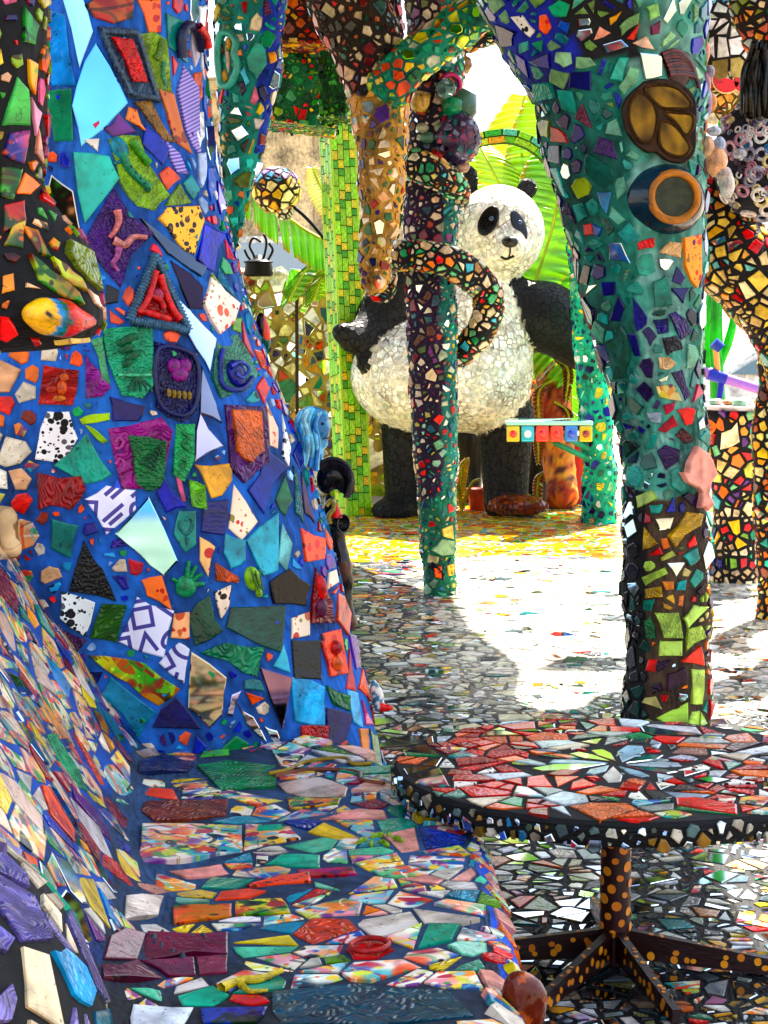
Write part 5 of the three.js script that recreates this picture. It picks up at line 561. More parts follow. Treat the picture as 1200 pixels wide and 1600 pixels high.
// ---------------------------------------------------------------- slim pale-teal pillar with a glass shelf
{
  const d = 15.95, base = ground(937, 818), geo = limb(pxl(d, [906, 380, 20], [910, 430, 21], [916, 490, 23], [922, 550, 25], [928, 620, 25], [934, 700, 25], [936, 760, 26], [937, 824, 28]), { nu: 36, nv: 70, lumps: 0.02, freq: 5, seed: 41, cap: false });
  tint(geo, '3fc0a0'); const t = thing('teal_pillar', 'slim pale teal mosaic pillar right of the panda holding a glass shelf', 'pillar', V(base.x, 0, base.z)); part('concrete_body', geo, M.grout, t);
  mosaic(t, geo, { seed: 141, size: 0.075, vary: 0.4, gap: 0.024, split: 0.3, max: 200, minPx: 6, jag: 0.1, color: (p, n, r) => [pick(W('1c2a7a 2a2f6a e0e6e0 1f6a5a 223a8a d8d06a 16324a 4a2f6a 8fd0b0'), r), r() < 0.1 ? 'm' : r() < 0.2 ? 'p' : 'g'] });
  const a = at(790, 662, 15.5), b = at(926, 662, 15.5), w = b.x - a.x, shelf = thing('glass_shelf', 'narrow shelf edged with coloured square glass tiles in front of the panda leg', 'shelf', V((a.x + b.x) / 2, a.y - 0.1, a.z));
  const top = new RoundedBoxGeometry(w, 0.035, 0.5, 2, 0.012); top.translate((a.x + b.x) / 2, a.y + 0.005, a.z - 0.2); part('shelf_top', tint(top, 'a8d8d0'), M.glassTile, shelf);
  W('c8b82a 4fb0c8 e0583a d85a3a 5a8ad0 c0b02a').forEach((h, i) => { const g = new RoundedBoxGeometry(w / 6 - 0.012, 0.13, 0.05, 3, 0.015), x = a.x + (i + 0.5) * w / 6; g.translate(x, a.y - 0.08, a.z + 0.03); const m = part('glass_tile', tint(g, h), M.glassTile, shelf); const k = new THREE.SphereGeometry(0.03, 14, 10); k.scale(1, 1, 0.4); k.translate(x, a.y - 0.08, a.z + 0.058); part('glass_blob', tint(k, W('d83a1f e8f0f0 c82a1f e04a1f 3a5ac0 8a2a1f')[i]), M.glassTile, m); });
  for (const y of [700, 716]) part('bracket', tint(limb([[at(930, y + 8, 15.9), 0.03], [at(905, y - 6, 15.8), 0.026], [at(862, y - 26, 15.65), 0.022]], { nu: 12, nv: 16, lumps: 0.003 }), '2f8a74'), M.t, shelf);
  const bracket = new RoundedBoxGeometry(w * 0.96, 0.04, 0.4, 2, 0.01); bracket.translate((a.x + b.x) / 2, a.y - 0.04, a.z - 0.22); part('shelf_base', tint(bracket, '5a4a3a'), M.t, shelf);
}
// ---------------------------------------------------------------- round table
{
  const C = ground(960, 1508), h = 0.54, rad = 0.585, th = 0.075, table = thing('mosaic_table', 'low round table topped with broken mirror and red tiles on a maroon dotted pedestal', 'table', V(C.x, 0, C.z));
  const topGeo = new THREE.LatheGeometry([[0.002, h - th], [rad - 0.06, h - th], [rad - 0.015, h - th + 0.012], [rad, h - th + 0.03], [rad, h - 0.012], [rad - 0.01, h], [0.002, h]].map(([a, b]) => new THREE.Vector2(a, b)), 96); topGeo.translate(C.x, 0, C.z); tint(topGeo, '0c0c0e'); part('table_top', topGeo, M.grout, table);
  const bl = []; for (let i = 0; i < 240; i++) { const a = i / 240 * 6.2832; bl.push({ P: V(C.x + Math.cos(a) * (rad + 0.004), h, C.z + Math.sin(a) * (rad + 0.004)), N: V(0, 1, 0), r: 0.008 }); }
  const disc = turned(gridGeo((u, v) => V(C.x + Math.cos(u * 6.28319) * rad * Math.max(v, 0.004), h, C.z - Math.sin(u * 6.28319) * rad * Math.max(v, 0.004)), 60, 16));
  // a star of long slivers at the centre, shards towards the rim
  const rays = RNG(150); for (let i = 0; i < 11; i++) { const a = i / 11 * 6.283 + rr(-0.1, 0.1, rays), w = 0.13, r0 = 0.025, r1 = rr(0.13, 0.24, rays), k0 = rr(0.17, 0.24, rays), q = [[r0, -w * 0.06], [r1 * 0.7, -r1 * 0.7 * k0], [r1, -r1 * rr(0.02, 0.12, rays)], [r1 * rr(0.9, 1.1, rays), r1 * 0.12], [r1 * 0.6, r1 * 0.65 * k0]]; const g = tileGeo(q, V(C.x, h - 0.003, C.z), V(Math.cos(a), 0, Math.sin(a)), V(-Math.sin(a), 0, Math.cos(a)).negate(), V(0, 1, 0), 0.006, lin(pick(W('d8dee2 c8d4dc e6eaea a8c0cc e8e0d8'), rays)), 1, rays, true); part('tile', g, M[rays() < 0.6 ? 'm' : 'g'], table); for (let k = 1; k < 6; k++) bl.push({ P: V(C.x + Math.cos(a) * r1 * k / 5, h, C.z + Math.sin(a) * r1 * k / 5), N: V(0, 1, 0), r: 0.01 + 0.004 * k }); }
  mosaic(table, disc, { seed: 151, size: 0.1, vary: 0.5, gap: 0.008, thick: 0.004, split: 0.85, jag: 0.08, max: 280, minPx: 6, tilt: 0.016, block: bl, reach: 1.7, color: (p, n, r) => { const k = r(), e = Math.hypot(p.x - C.x, p.z - C.z) / rad, red = p.z > C.z ? 0.5 : 0.36; if (k < (red + 0.1) * smooth(e, 0.15, 0.6)) return [pick(W('c8321f e0521c d8281f e87a1f b81f3a f0842a a81f2a'), r), r() < 0.4 ? 'h' : 'g']; if (k < 0.72) return [pick(W('c8d0d6 a8b4be d2d8da e0e6ea'), r), r() < 0.5 ? 'm' : 'g']; if (k < 0.84) return ['efe6d8', r() < 0.5 ? 'p' : 's']; return [pick(W('b8bcb8 c6b8a0 a98880 7aa090 3a8a5a 5a3a3a 4a4a4e'), r), 'g']; } });  // pale glazed tiles among the mirrors stand in for white sky reflections
  const rim = gridGeo((u, v) => V(C.x + Math.cos(u * 6.28319) * (rad + 0.001), lerp(h - th + 0.02, h - 0.018, v), C.z - Math.sin(u * 6.28319) * (rad + 0.001)), 160, 3);
  mosaic(table, rim, { seed: 152, size: 0.026, vary: 0.4, gap: 0.011, thick: 0.005, split: 0, max: 140, minPx: 6, tilt: 0.25, jag: 0.08, color: (p, n, r) => r() < 0.35 ? ['d0d8dc', 'm'] : [pick(W('a8a090 5f7070 99784a 4f8ab0 6a6f6a c0bcaf 4a5a4a 806a3a'), r), 'g'] });
  const dots = [], D = RNG(153), dotted = [];
  const col = new THREE.CylinderGeometry(0.037, 0.042, h - th - 0.01, 28); col.translate(C.x, (h - th) / 2 + 0.005, C.z); dotted.push(tint(col, (p) => lin(p.y > 0.3 ? '2a0f0c' : '3a1510'))); part('pedestal', merge(dotted), M.paintedIron, table);
  const dot = (P, N, s) => { const g = new THREE.CylinderGeometry(s, s, 0.0016, 10); g.scale(1, 1, rr(0.8, 1.25, D)); g.applyQuaternion(new THREE.Quaternion().setFromUnitVectors(V(0, 1, 0), N)); g.translate(P.x, P.y, P.z); dots.push(tint(g, pick(W('e09a1c d88f1a e8a824'), D))); };
  for (let i = 0; i < 70; i++) { const a = i * 2.399, y = 0.06 + 0.4 * (i + 0.5) / 70, r0 = lerp(0.042, 0.037, y / 0.46); dot(V(C.x + Math.cos(a) * r0, y, C.z + Math.sin(a) * r0), V(Math.cos(a), 0, Math.sin(a)), rr(0.009, 0.014, D)); }
  for (const a of [0.24, 1.36, 2.12, 3.15, 4.7].map((k) => k)) { // splayed iron arms
    const L = 0.44, g = new THREE.BoxGeometry(L, 0.075, 0.024, 8, 1, 1), p = g.attributes.position; for (let i = 0; i < p.count; i++) { const t = (p.getX(i) + L / 2) / L; p.setXYZ(i, p.getX(i) + L / 2 + 0.02, (p.getY(i)) * lerp(1.05, 0.5, t) + lerp(0.064, 0.026, t), p.getZ(i) * lerp(1, 0.9, t)); } g.rotateY(-a); g.translate(C.x, 0, C.z); g.computeVertexNormals(); part('foot', tint(flat(g), '2c0d0b'), M.paintedIron, table);
    const dir = V(Math.cos(a), 0, Math.sin(a)), side = V(-Math.sin(a), 0, Math.cos(a)); for (let i = 0; i < 40; i++) { const t = 0.1 + 0.87 * (((i * 0.618) % 1) * 0.94 + 0.06 * D()), f = D(); const hh = lerp(0.039, 0.019, t), y0 = lerp(0.064, 0.026, t); if (f < 0.75) { const s = i % 2 ? 1 : -1; dot(V(C.x, y0 + (D() * 1.5 - 0.75) * hh, C.z).addScaledVector(dir, 0.02 + t * L).addScaledVector(side, s * 0.0122 * lerp(1, 0.9, t)), side.clone().multiplyScalar(s), rr(0.007, 0.0105, D)); } else dot(V(C.x, y0 + hh, C.z).addScaledVector(dir, 0.02 + t * L).addScaledVector(side, rr(-0.007, 0.007, D)), V(dir.x * 0.1, 1, dir.z * 0.1).normalize(), rr(0.005, 0.007, D)); }
  }
  part('painted_dots', merge(dots), M.paintedIron, table, 'stuff');
}
{ // amber glazed foot under the bench nose
  const d = 3.45, L = [[812, 1540, 26, 24], [828, 1552, 24, 22], [806, 1572, 30, 30], [832, 1580, 20, 20], [795, 1600, 34, 30], [842, 1560, 10, 10], [838, 1592, 10, 10]].map(([x, y, a, b]) => [at(x, y, d), a * d / FOCAL, b * d / FOCAL]);
  const g = solid((p) => { let f = 9; for (const [c, a, b] of L) f = smin(f, dEll(p, c, V(a, b, a)), 0.02); return f + 0.002 * noise(p.x * 80, p.y * 80, p.z * 80); }, at(720, 1650, d + 0.1).add(V(0, 0, -0.1)), at(880, 1490, d - 0.1).add(V(0, 0, 0.1)), 0.0055); tint(g, (p) => lin(noise(p.x * 30, p.y * 30, p.z * 30) > 0.1 ? 'a85f1a' : '6a3210'));
  const t = thing('amber_foot', 'glossy amber brown ceramic paw poking out under the bench nose', 'ornament', at(815, 1610, d)); part('ceramic_paw', g, M.gloss, t);
}
// ---------------------------------------------------------------- panda statue
{
  const d = 16.6, k = d / FOCAL, P = (x, y, dd = 0) => at(x, y, d + dd), E = (x, y, a, b, c, dd = 0) => { const o = P(x, y, dd), r = V(a * k, b * k, c * k); return (p) => dEll(p, o, r); }, C = (x0, y0, r0, x1, y1, r1, d0 = 0, d1 = 0) => { const a = P(x0, y0, d0), b = P(x1, y1, d1); return (p) => dCap(p, a, b, r0 * k, r1 * k); };
  const headW = [E(779, 364, 70, 73, 70, -0.12), E(796, 386, 26, 24, 26, -0.46)], bodyW = [E(690, 582, 128, 92, 105), E(738, 505, 76, 96, 74, -0.05), E(640, 590, 80, 66, 90, -0.02), E(770, 590, 48, 78, 66, 0.02)];
  const black = [E(735, 282, 13, 24, 10, 0.02), E(824, 294, 16, 17, 10, 0.02), C(792, 476, 42, 850, 494, 52), C(850, 494, 52, 925, 530, 54, 0, 0.05), C(762, 462, 34, 800, 470, 38, -0.05), C(690, 452, 48, 640, 445, 44, 0.1), C(640, 440, 46, 606, 500, 52), C(606, 506, 44, 552, 530, 20, 0, -0.35), C(548, 526, 20, 534, 520, 15, -0.35, -0.4), C(578, 540, 20, 567, 570, 10, -0.25, -0.38), C(628, 650, 33, 630, 790, 28), E(614, 797, 34, 18, 46, -0.12), C(790, 650, 44, 790, 785, 34)], foot = [E(812, 790, 46, 16, 46, -0.15)];
  const mn = (l, p, s) => { let f = 9; for (const g of l) f = smin(f, g(p), s); return f; };
  const field = (p) => smin(smin(mn(headW, p, 0.1), smin(mn(bodyW, p, 0.25), mn(black, p, 0.06), 0.05), 0.06), mn(foot, p, 0.05), 0.04);
  const g = solid(field, V(P(500, 0).x, -0.01, -d - 0.85), V(P(1000, 0).x, P(0, 255).y, -d + 0.95), 0.036);
  const kind = (p) => { const w = Math.min(mn(headW, p, 0.1), mn(bodyW, p, 0.25)), b = mn(black, p, 0.06), f = mn(foot, p, 0.05); return f < w && f < b ? 'f' : w < b - (p.y < P(0, 440).y ? 0.0 : 0.02) ? 'w' : 'b'; };
  tint(g, (p) => { const q = kind(p); return lin(q === 'w' ? 'f2e8d6' : q === 'f' ? '6a3512' : '0e0f12'); });
  const t = thing('panda_statue', 'large standing panda statue clad in white and black tiles beyond the pillar', 'statue', V(P(700, 0).x, 0, -d)); part('statue_body', g, M.grout, t);
  const hit = hitter(g), bl = [];
  const dark = (list, name, hex) => { const r = relief(t, list, name); return r; };
  dark([blob(hit, 763, 345, 15, 25, 0.012, '14161c', -0.4)], 'eye_patch'); dark([blob(hit, 811, 352, 12, 25, 0.012, '14161c', 0.3)], 'eye_patch'); dark([blob(hit, 797, 378, 13, 9, 0.05, '2a241c')], 'nose');
  dark([blob(hit, 768, 342, 4, 4, 0.012, '56647e', 0, 0.008)], 'eye'); dark([blob(hit, 812, 348, 4, 4, 0.012, '56647e', 0, 0.008)], 'eye'); dark([rope(hit, [[783, 400], [790, 404], [797, 402], [803, 399]], 0.012, '1c1610'), rope(hit, [[797, 386], [797, 394], [795, 401]], 0.007, '1c1610')], 'mouth');
  for (const [x, y, r] of [[763, 345, 0.09], [766, 332, 0.07], [758, 358, 0.07], [811, 352, 0.07], [810, 338, 0.06], [814, 366, 0.06], [797, 378, 0.05], [793, 402, 0.04]]) { const q = hit(x, y); if (q) bl.push({ P: q.P, N: q.N, r }); }
  SHADE = 0.05; mosaic(t, g, { seed: 161, size: (p) => { const q = kind(p); return q === 'b' ? 0.05 : p.y > P(0, 440).y ? 0.062 : 0.055; }, maxSize: 0.1, mean: 0.055, vary: 0.35, gap: 0.0012, thick: 0.0014, split: 0.05, max: 300, minPx: 6, tilt: 0.02, block: bl, color: (p, n, r) => { const q = kind(p); return q === 'w' ? [pick(W('fbf8f2 f9f5ec fcfaf6 f8f3ea faf4e6'), r), 't'] : q === 'f' ? [pick(W('8a4a1a 7a3a14 9a5a24'), r), 'g'] : [pick(W('0c0d10 0e0f13 0a0b0e 10141b 0d0c0c'), r), 't']; } });
  SHADE = 0.2;
}
// ---------------------------------------------------------------- things behind: house wall, mosaic wall, plants, pots, arch, globe
{
  const box = (x0, y0, x1, y1, d, th, hex, mat, name, parent) => { const a = at(x0, y1, d), b = at(x1, y0, d), g = new THREE.BoxGeometry(b.x - a.x, b.y - a.y, th); g.translate((a.x + b.x) / 2, (a.y + b.y) / 2, -d - th / 2); return part(name, tint(flat(g), hex), mat, parent); };
  { const d = 27, a = at(330, 0, d), h = thing('house', 'plain cream house wall behind the banana leaf, left of the post', 'house', V(a.x, 0, -d)); const y0 = -0.02; const b = at(636, 150, d), g = new THREE.BoxGeometry(b.x - a.x, b.y - y0, 7); g.translate((a.x + b.x) / 2, (b.y + y0) / 2, -d - 3.5); part('wall', tint(uvBox(flat(g)), 'd2bf9e'), M.matte, h); const e = new THREE.BoxGeometry(b.x - a.x + 0.6, 0.22, 7.6); e.translate((a.x + b.x) / 2, b.y + 0.11, -d - 3.5); part('eave', tint(flat(e), 'c0a880'), M.matte, h);
    const wb = at(420, 420, d), ww = new THREE.BoxGeometry(1.4, 0.9, 0.06); ww.translate(wb.x, wb.y, -d + 0.02); const win = part('window', tint(flat(ww), 'e6e2d8'), M.matte, h); const pn = new THREE.BoxGeometry(1.2, 0.7, 0.02); pn.translate(wb.x, wb.y, -d + 0.065); part('pane', tint(flat(pn), '8a98a0'), M.glassTile, win); }
  // low mosaic wall, knobs on its coping
  { const d = 18.4, a = at(300, 0, d), b = at(652, 0, d), top = at(0, 436, d).y, g = gridGeo((u, v) => V(lerp(a.x, b.x, u), v * (top + 0.05 * Math.sin(u * 9)), -d + 0.05 * noise(u * 9, v * 5, 2)), 70, 40); const back = new THREE.BoxGeometry(b.x - a.x, top - 0.08, 0.3); back.translate((a.x + b.x) / 2, (top - 0.08) / 2, -d - 0.2);
    const w = thing('mosaic_wall', 'bright low garden wall of white, lime and green shards behind the post', 'wall', V((a.x + b.x) / 2, 0, -d)); part('concrete_body', merge([tint(g, 'a8945a'), tint(back, '6a5a34')]), M.grout, w);
    mosaic(w, g, { seed: 171, size: (p) => (noise(p.x * 2, p.y * 2, 3) > 0 ? 0.2 : 0.1), maxSize: 0.32, mean: 0.12, vary: 0.5, gap: 0.012, split: 0.4, max: 220, minPx: 7, tilt: 0.1, color: (p, n, r) => { const k = r(), s = seen(p); if (s[0] > 560) return k < 0.3 ? ['f2e2b0', 'm'] : [pick(W('f0dca0 e8c858 f4ecd0 d8b040 9aae3a'), r), 'g']; return k < 0.22 ? ['f4f4ec', 'm'] : k < 0.62 ? [pick(W('f6f2e4 f4efdc f0f0e6 f2e4a8'), r), 'g'] : [pick(W('3f8a6a 8fb83a 2a5a6a d8a02a c8602a 5a7a5a c9d87a 4a5f8a'), r), r() < 0.25 ? 'p' : 'g']; } });
    for (let i = 0; i < 12; i++) { const r = RNG(i + 40), x = lerp(a.x + 0.3, b.x - 0.3, i / 11), s = rr(0.045, 0.08, r), k = new THREE.SphereGeometry(s, 12, 9); k.scale(1, 0.8, 1); k.translate(x + rr(-0.05, 0.05, r), top + s * 0.6, -d - 0.03); part('coping_stone', tint(k, pick(W('e8e4d0 f0ead8 d8d4b8 c8c8a0'), r)), M.t, w); }
    box(462, 452, 466, 700, 18.2, 0.04, '3a2410', M.t, 'seam', w);
  }
  // black lantern with curled wires on the wall
  { const d = 18.3, l = thing('lantern', 'black lantern with curled wire arms standing on the mosaic wall', 'lantern', at(402, 434, d)); const g = new THREE.LatheGeometry([[0.001, 0], [0.12, 0], [0.14, 0.02], [0.13, 0.12], [0.15, 0.14], [0.04, 0.17], [0.03, 0.2], [0.001, 0.2]].map(([a, b]) => new THREE.Vector2(a, b)), 20), c = at(404, 432, d); g.translate(c.x, c.y, c.z); part('lantern_body', tint(g, '17150f'), M.metal, l);
    for (const pts of [[[404, 425], [414, 395], [416, 376], [412, 366]], [[404, 425], [396, 398], [390, 384], [396, 372], [408, 378]], [[404, 412], [388, 402], [382, 390]], [[408, 420], [420, 404], [426, 390], [420, 380]]]) part('wire_arm', tint(new THREE.TubeGeometry(new THREE.CatmullRomCurve3(pts.map(([x, y]) => at(x, y, d))), 24, 0.013, 7), '1c1a14'), M.metal, l); }
  // mosaic globe on a curved stem
  { const d = 16.9, c = at(432, 297, d), s = d / FOCAL, l = thing('mosaic_globe', 'mosaic turtle-shell globe on a thin curved black stem before the house wall', 'garden ornament', c); const g = new THREE.SphereGeometry(37 * s, 40, 28); g.scale(1, 0.95, 1); g.translate(c.x, c.y, c.z); part('globe_body', tint(g, '3a2a12'), M.grout, l); mosaic(l, g, { seed: 181, size: 0.085, vary: 0.35, gap: 0.014, split: 0.2, max: 80, minPx: 6, color: (p, n, r) => p.y > c.y + 12 * s ? [pick(W('d8b0e0 8fc0e8 efe8f4 b08ad0 e8c8e0 7ab0d8'), r), 'g'] : [pick(W('f0c83a f4dc8a f6ecc8 e8a82a efe0b0'), r), r() < 0.3 ? 'p' : 'g'] });
    const ball = new THREE.SphereGeometry(14 * s, 18, 14), b = at(444, 330, d); ball.translate(b.x, b.y, b.z); const bb = part('small_globe', tint(ball, '4a3a20'), M.grout, l); mosaic(bb, ball, { seed: 182, size: 0.045, vary: 0.3, gap: 0.008, max: 14, minPx: 5, color: (p, n, r) => [pick(W('f4f0e4 f0e8c8 d8c890'), r), 'g'] });
    part('stem', tint(new THREE.TubeGeometry(new THREE.CatmullRomCurve3([[452, 318], [474, 336], [496, 360], [516, 388], [540, 430], [556, 520], [560, 700], [560, 800]].map(([x, y]) => at(x, y, d))), 40, 0.016, 8), '17120c'), M.metal, l); }
  // arch of green and yellow squares over the panda
  { const d = 16.9, s = d / FOCAL, path = new THREE.CatmullRomCurve3([[690, 240], [720, 228], [760, 216], [800, 214], [832, 226], [862, 252], [896, 296], [930, 360], [960, 440], [985, 540], [1000, 660], [1006, 790]].map(([x, y]) => at(x, y, d))), L = path.getLength(), arch = thing('tiled_arch', 'curved arch of green and yellow square tiles over the panda head', 'arch', at(1006, 790, d)); const H = 22 * s;
    const core = []; const n = 90; for (let i = 0; i < n; i++) { const t = (i + 0.5) / n, p = path.getPointAt(t), k = path.getTangentAt(t), g = new THREE.BoxGeometry(L / n * 1.15, H * 0.96, 0.14); g.rotateZ(Math.atan2(k.y, k.x)); g.translate(p.x, p.y, p.z - 0.02 - (i % 2) * 0.002); core.push(tint(flat(g), '5a7a1a')); } part('arch_core', merge(core), M.grout, arch);
    const r = RNG(190); for (let row = 0; row < 2; row++) { let at0 = 0.005; while (at0 < L - 0.05) { const w = rr(0.07, 0.15, r), t = (at0 + w / 2) / L; at0 += w; if (t > 1) break; const p = path.getPointAt(t), k = path.getTangentAt(t), g = flat(new RoundedBoxGeometry(w - 0.01, H / 2 - 0.01, 0.02, 1, 0.004)); g.translate(0, (row - 0.5) * H / 2, 0.06); g.rotateZ(Math.atan2(k.y, k.x)); g.translate(p.x, p.y, p.z); part('tile', tint(g, pick(row ? W('5fae5a 3f9a5a 8fc84a 6fb8a0 c9c83a 4fa84a') : W('e8b82a d8a82a 9ac03a e0c83a c9d04a 6fae3a'), r)), M.g, arch); } } }
}
// ---- banana leaves: a blade either side of a midrib, torn between its ribs
function blade(parent, rib, wid, side, { seed = 1, tears = 9, hex = '79a81c', drop = 0.25, both = true, name = 'leaf' } = {}) {
  const r = RNG(seed), c = new THREE.CatmullRomCurve3(rib), n = 120, sides = both ? [-1, 1] : [side.s ?? 1], dir = side.dir.clone().normalize(), out = [];
  const cuts = [...Array(tears)].map(() => [r(), rr(0.25, 0.85, r), r() < 0.5 ? -1 : 1]);
  for (const s of sides) {
    const pos = [], idx = [], cl = [], m = 8, bc = lin(hex), tip = lin('b8802a');
    let strip = 0; const strips = [0, ...cuts.filter((k) => k[2] === s || !both).map((k) => k[0]).sort(), 1];
    for (let b = 0; b < strips.length - 1; b++) { const t0 = strips[b], t1 = strips[b + 1]; if (t1 - t0 < 0.012) continue; const nn = Math.max(2, Math.ceil((t1 - t0) * n)), base = pos.length / 3, lag = rr(-0.06, 0.06, r), gapN = 0.012;
      for (let i = 0; i <= nn; i++) for (let j = 0; j <= m; j++) { const t = lerp(t0, t1, i / nn), w = j / m, prof = wid * Math.pow(Math.sin(Math.PI * clamp(t * 0.93 + 0.035, 0, 1)), 0.55), p = c.getPoint(t), k = c.getTangent(t); const edge = i === 0 || i === nn ? 0.02 * w : 0; p.addScaledVector(dir, s * prof * w).addScaledVector(k, (0.25 * w + lag * w * w) * wid - (i === nn ? edge : -edge) * (i === nn ? 1 : 1)); p.y -= drop * prof * w * w; p.z += 0.03 * Math.sin(t * 130 + s) * w + lag * 0.6 * w * wid; pos.push(p.x, p.y, p.z); const vein = 0.86 + 0.2 * Math.sin(t * 130 + s) + 0.22 * noise(p.x * 5, p.y * 5, p.z * 5), br = smooth(w + 0.25 * noise(p.x * 9, p.y * 9, p.z * 9), 0.86, 1.08); for (let e = 0; e < 3; e++) cl.push(lerp(bc[e] * vein * (w < 0.1 ? 1.25 : 1), tip[e], br)); }
      for (let i = 0; i < nn; i++) for (let j = 0; j < m; j++) { const a = base + i * (m + 1) + j; idx.push(a, a + m + 1, a + 1, a + 1, a + m + 1, a + m + 2); } }
    const g = new THREE.BufferGeometry(); g.setAttribute('position', new THREE.Float32BufferAttribute(pos, 3)); g.setIndex(idx); g.computeVertexNormals(); uvBox(g); g.setAttribute('color', new THREE.Float32BufferAttribute(cl.map((v) => clamp(v, 0, 0.9)), 3)); out.push(g);
  }
  const l = part(name, merge(out), M.leaf, parent); part('midrib', tint(new THREE.TubeGeometry(c, 30, Math.max(0.012, wid * 0.035), 7), 'b8c04a'), M.t, l); return l;
}
{
  const A = (d, ...l) => l.map(([x, y, dd = 0]) => at(x, y, d + dd));
  { const d = 17.4, b = ground(548, 790), p = thing('banana_plant', 'banana plant with one long torn leaf hanging left of the tiled post', 'plant', b); const stem = limb([[V(b.x, 0, -d - 0.4), 0.13], [V(b.x, 1.2, -d - 0.42), 0.11], [V(b.x - 0.03, 2.1, -d - 0.4), 0.06]], { nu: 16, nv: 20 }); part('stem', tint(stem, '7a6a2a'), M.t, p);
    blade(p, A(d, [534, 440], [516, 386], [472, 356], [420, 318], [372, 286], [330, 262]), 0.4, { dir: V(0.35, -1, 0.25), s: 1 }, { seed: 3, tears: 6, both: false, drop: 0.1, hex: '86c81e' });
    blade(p, A(d + 0.1, [534, 450], [510, 400], [480, 420], [452, 470]), 0.2, { dir: V(0.8, 0.4, 0.2) }, { seed: 4, tears: 6, hex: '8ab82a' }); blade(p, A(d + 0.15, [540, 450], [525, 410], [505, 430], [490, 470]), 0.17, { dir: V(0.8, 0.4, 0.1) }, { seed: 5, tears: 5, hex: '9ac02a' });
    blade(p, A(d + 0.5, [552, 480], [580, 380], [598, 330], [620, 300]), 0.2, { dir: V(0.8, 0.5, 0.2) }, { seed: 6, tears: 5, hex: '8fb82a' }); blade(p, A(d + 0.4, [552, 480], [576, 440], [590, 400], [612, 420]), 0.18, { dir: V(0.6, 0.8, 0.1) }, { seed: 7, tears: 4, hex: 'a0c83a' });
    blade(p, A(d + 0.6, [552, 480], [520, 330], [500, 290], [488, 262]), 0.13, { dir: V(1, 0.3, 0.1) }, { seed: 8, tears: 2, hex: 'd8d8a0' }); }
  { const d = 17.5, b = ground(878, 797), p = thing('banana_tree', 'tall banana tree with peeling orange trunk and glowing leaves behind the panda', 'tree', b); const stem = limb([[V(b.x, 0, b.z), 0.15], [at(872, 720, d - 0.2), 0.145], [at(866, 620, d), 0.14], [at(850, 540, d + 0.2), 0.12], [at(836, 430, d + 0.3), 0.1], [at(828, 330, d + 0.4), 0.07]], { nu: 26, nv: 60, lumps: 0.03, freq: 4 }); tint(stem, (q) => { const n = noise(q.x * 22, q.y * 1.6, q.z * 22), m = noise(q.x * 3, q.y * 3, 1); return lin(n > 0.28 ? '5a2a0e' : n > 0 ? 'c8782a' : m > 0.1 ? 'a84a18' : 'd89a4a'); }); part('trunk', stem, M.t, p);
    for (let i = 0; i < 7; i++) { const r = RNG(i + 60), y = 560 + i * 34, x = 866 + (i % 2 ? -22 : 20); blade(p, A(d - 0.18, [866, y], [x, y + 14], [x + rr(-5, 5, r), y + 60 + r() * 40]), 0.05, { dir: V(1, 0, 0.2) }, { seed: i + 20, tears: 2, hex: i % 2 ? 'b8742a' : '8a4a18', name: 'dry_leaf' }); }
    const LV = [[[836, 440], [852, 340], [866, 260], [872, 200], [868, 150], 0.5, 'b4dc1c', 0.5], [[826, 470], [856, 430], [880, 460], [898, 520], [904, 590], 0.5, '86c41c', -0.4], [[826, 430], [800, 330], [776, 280], [756, 240], [748, 222], 0.34, 'c0dc1c', 0.5], [[826, 450], [872, 380], [898, 350], [930, 350], [960, 390], 0.55, 'a8d418', -0.3], [[836, 470], [866, 500], [886, 560], [892, 620], [892, 650], 0.36, '7cbc1c', 0.3], [[836, 430], [826, 330], [818, 260], [812, 200], [820, 150], 0.45, 'd0d822', 0.8], [[826, 430], [760, 380], [720, 360], [690, 380], [670, 420], 0.4, 'a8c42a', 0.8], [[838, 430], [880, 280], [900, 210], [925, 160], [950, 130], 0.5, 'b8d81c', 0.7], [[826, 470], [862, 360], [874, 300], [884, 250], [888, 230], 0.4, '98cc1c', -0.5]];
    LV.forEach((l, i) => blade(p, l.slice(0, 5).map(([x, y], k) => at(x, y, d + l[7] + (k - 2) * 0.12)), l[5], { dir: V(1, i % 2 ? 0.25 : -0.2, 0.3) }, { seed: 80 + i, tears: 10, hex: l[6], drop: 0.3 }));
  }
  // spiky orange plant, pots
  { const d = 18.1, c = at(836, 605, d), p = thing('spiky_plant', 'rust orange spiky rosette plant under the panda arm', 'plant', V(c.x, 0.9, c.z)); const r = RNG(70); for (let i = 0; i < 46; i++) { const a = i * 2.4, e = rr(-0.5, 1.2, r), dir = V(Math.cos(a) * Math.cos(e), Math.sin(e), Math.sin(a) * Math.cos(e)), L = rr(0.25, 0.42, r), s = V(0, 1, 0).cross(dir).normalize(), g = new THREE.BufferGeometry(), pos = [], idx = []; for (let k = 0; k <= 5; k++) { const t = k / 5, w = 0.026 * (1 - t) + 0.002, q = c.clone().addScaledVector(dir, L * t); q.y -= 0.12 * t * t; for (const z of [-1, 1]) pos.push(q.x + s.x * w * z, q.y + s.y * w * z + 0.006 * Math.abs(z), q.z + s.z * w * z); if (k < 5) { const b = k * 2; idx.push(b, b + 1, b + 2, b + 1, b + 3, b + 2); } } g.setAttribute('position', new THREE.Float32BufferAttribute(pos, 3)); g.setIndex(idx); g.computeVertexNormals(); uvBox(g); part('leaf', tint(g, pick(W('c8502a e0783a a83a1a d8a05a 8a4a2a e0b07a'), r)), M.leaf, p); }
    const st = new THREE.CylinderGeometry(0.05, 0.08, c.y, 12); st.translate(c.x, c.y / 2, c.z); part('stem', tint(st, '5a3a1a'), M.t, p); }
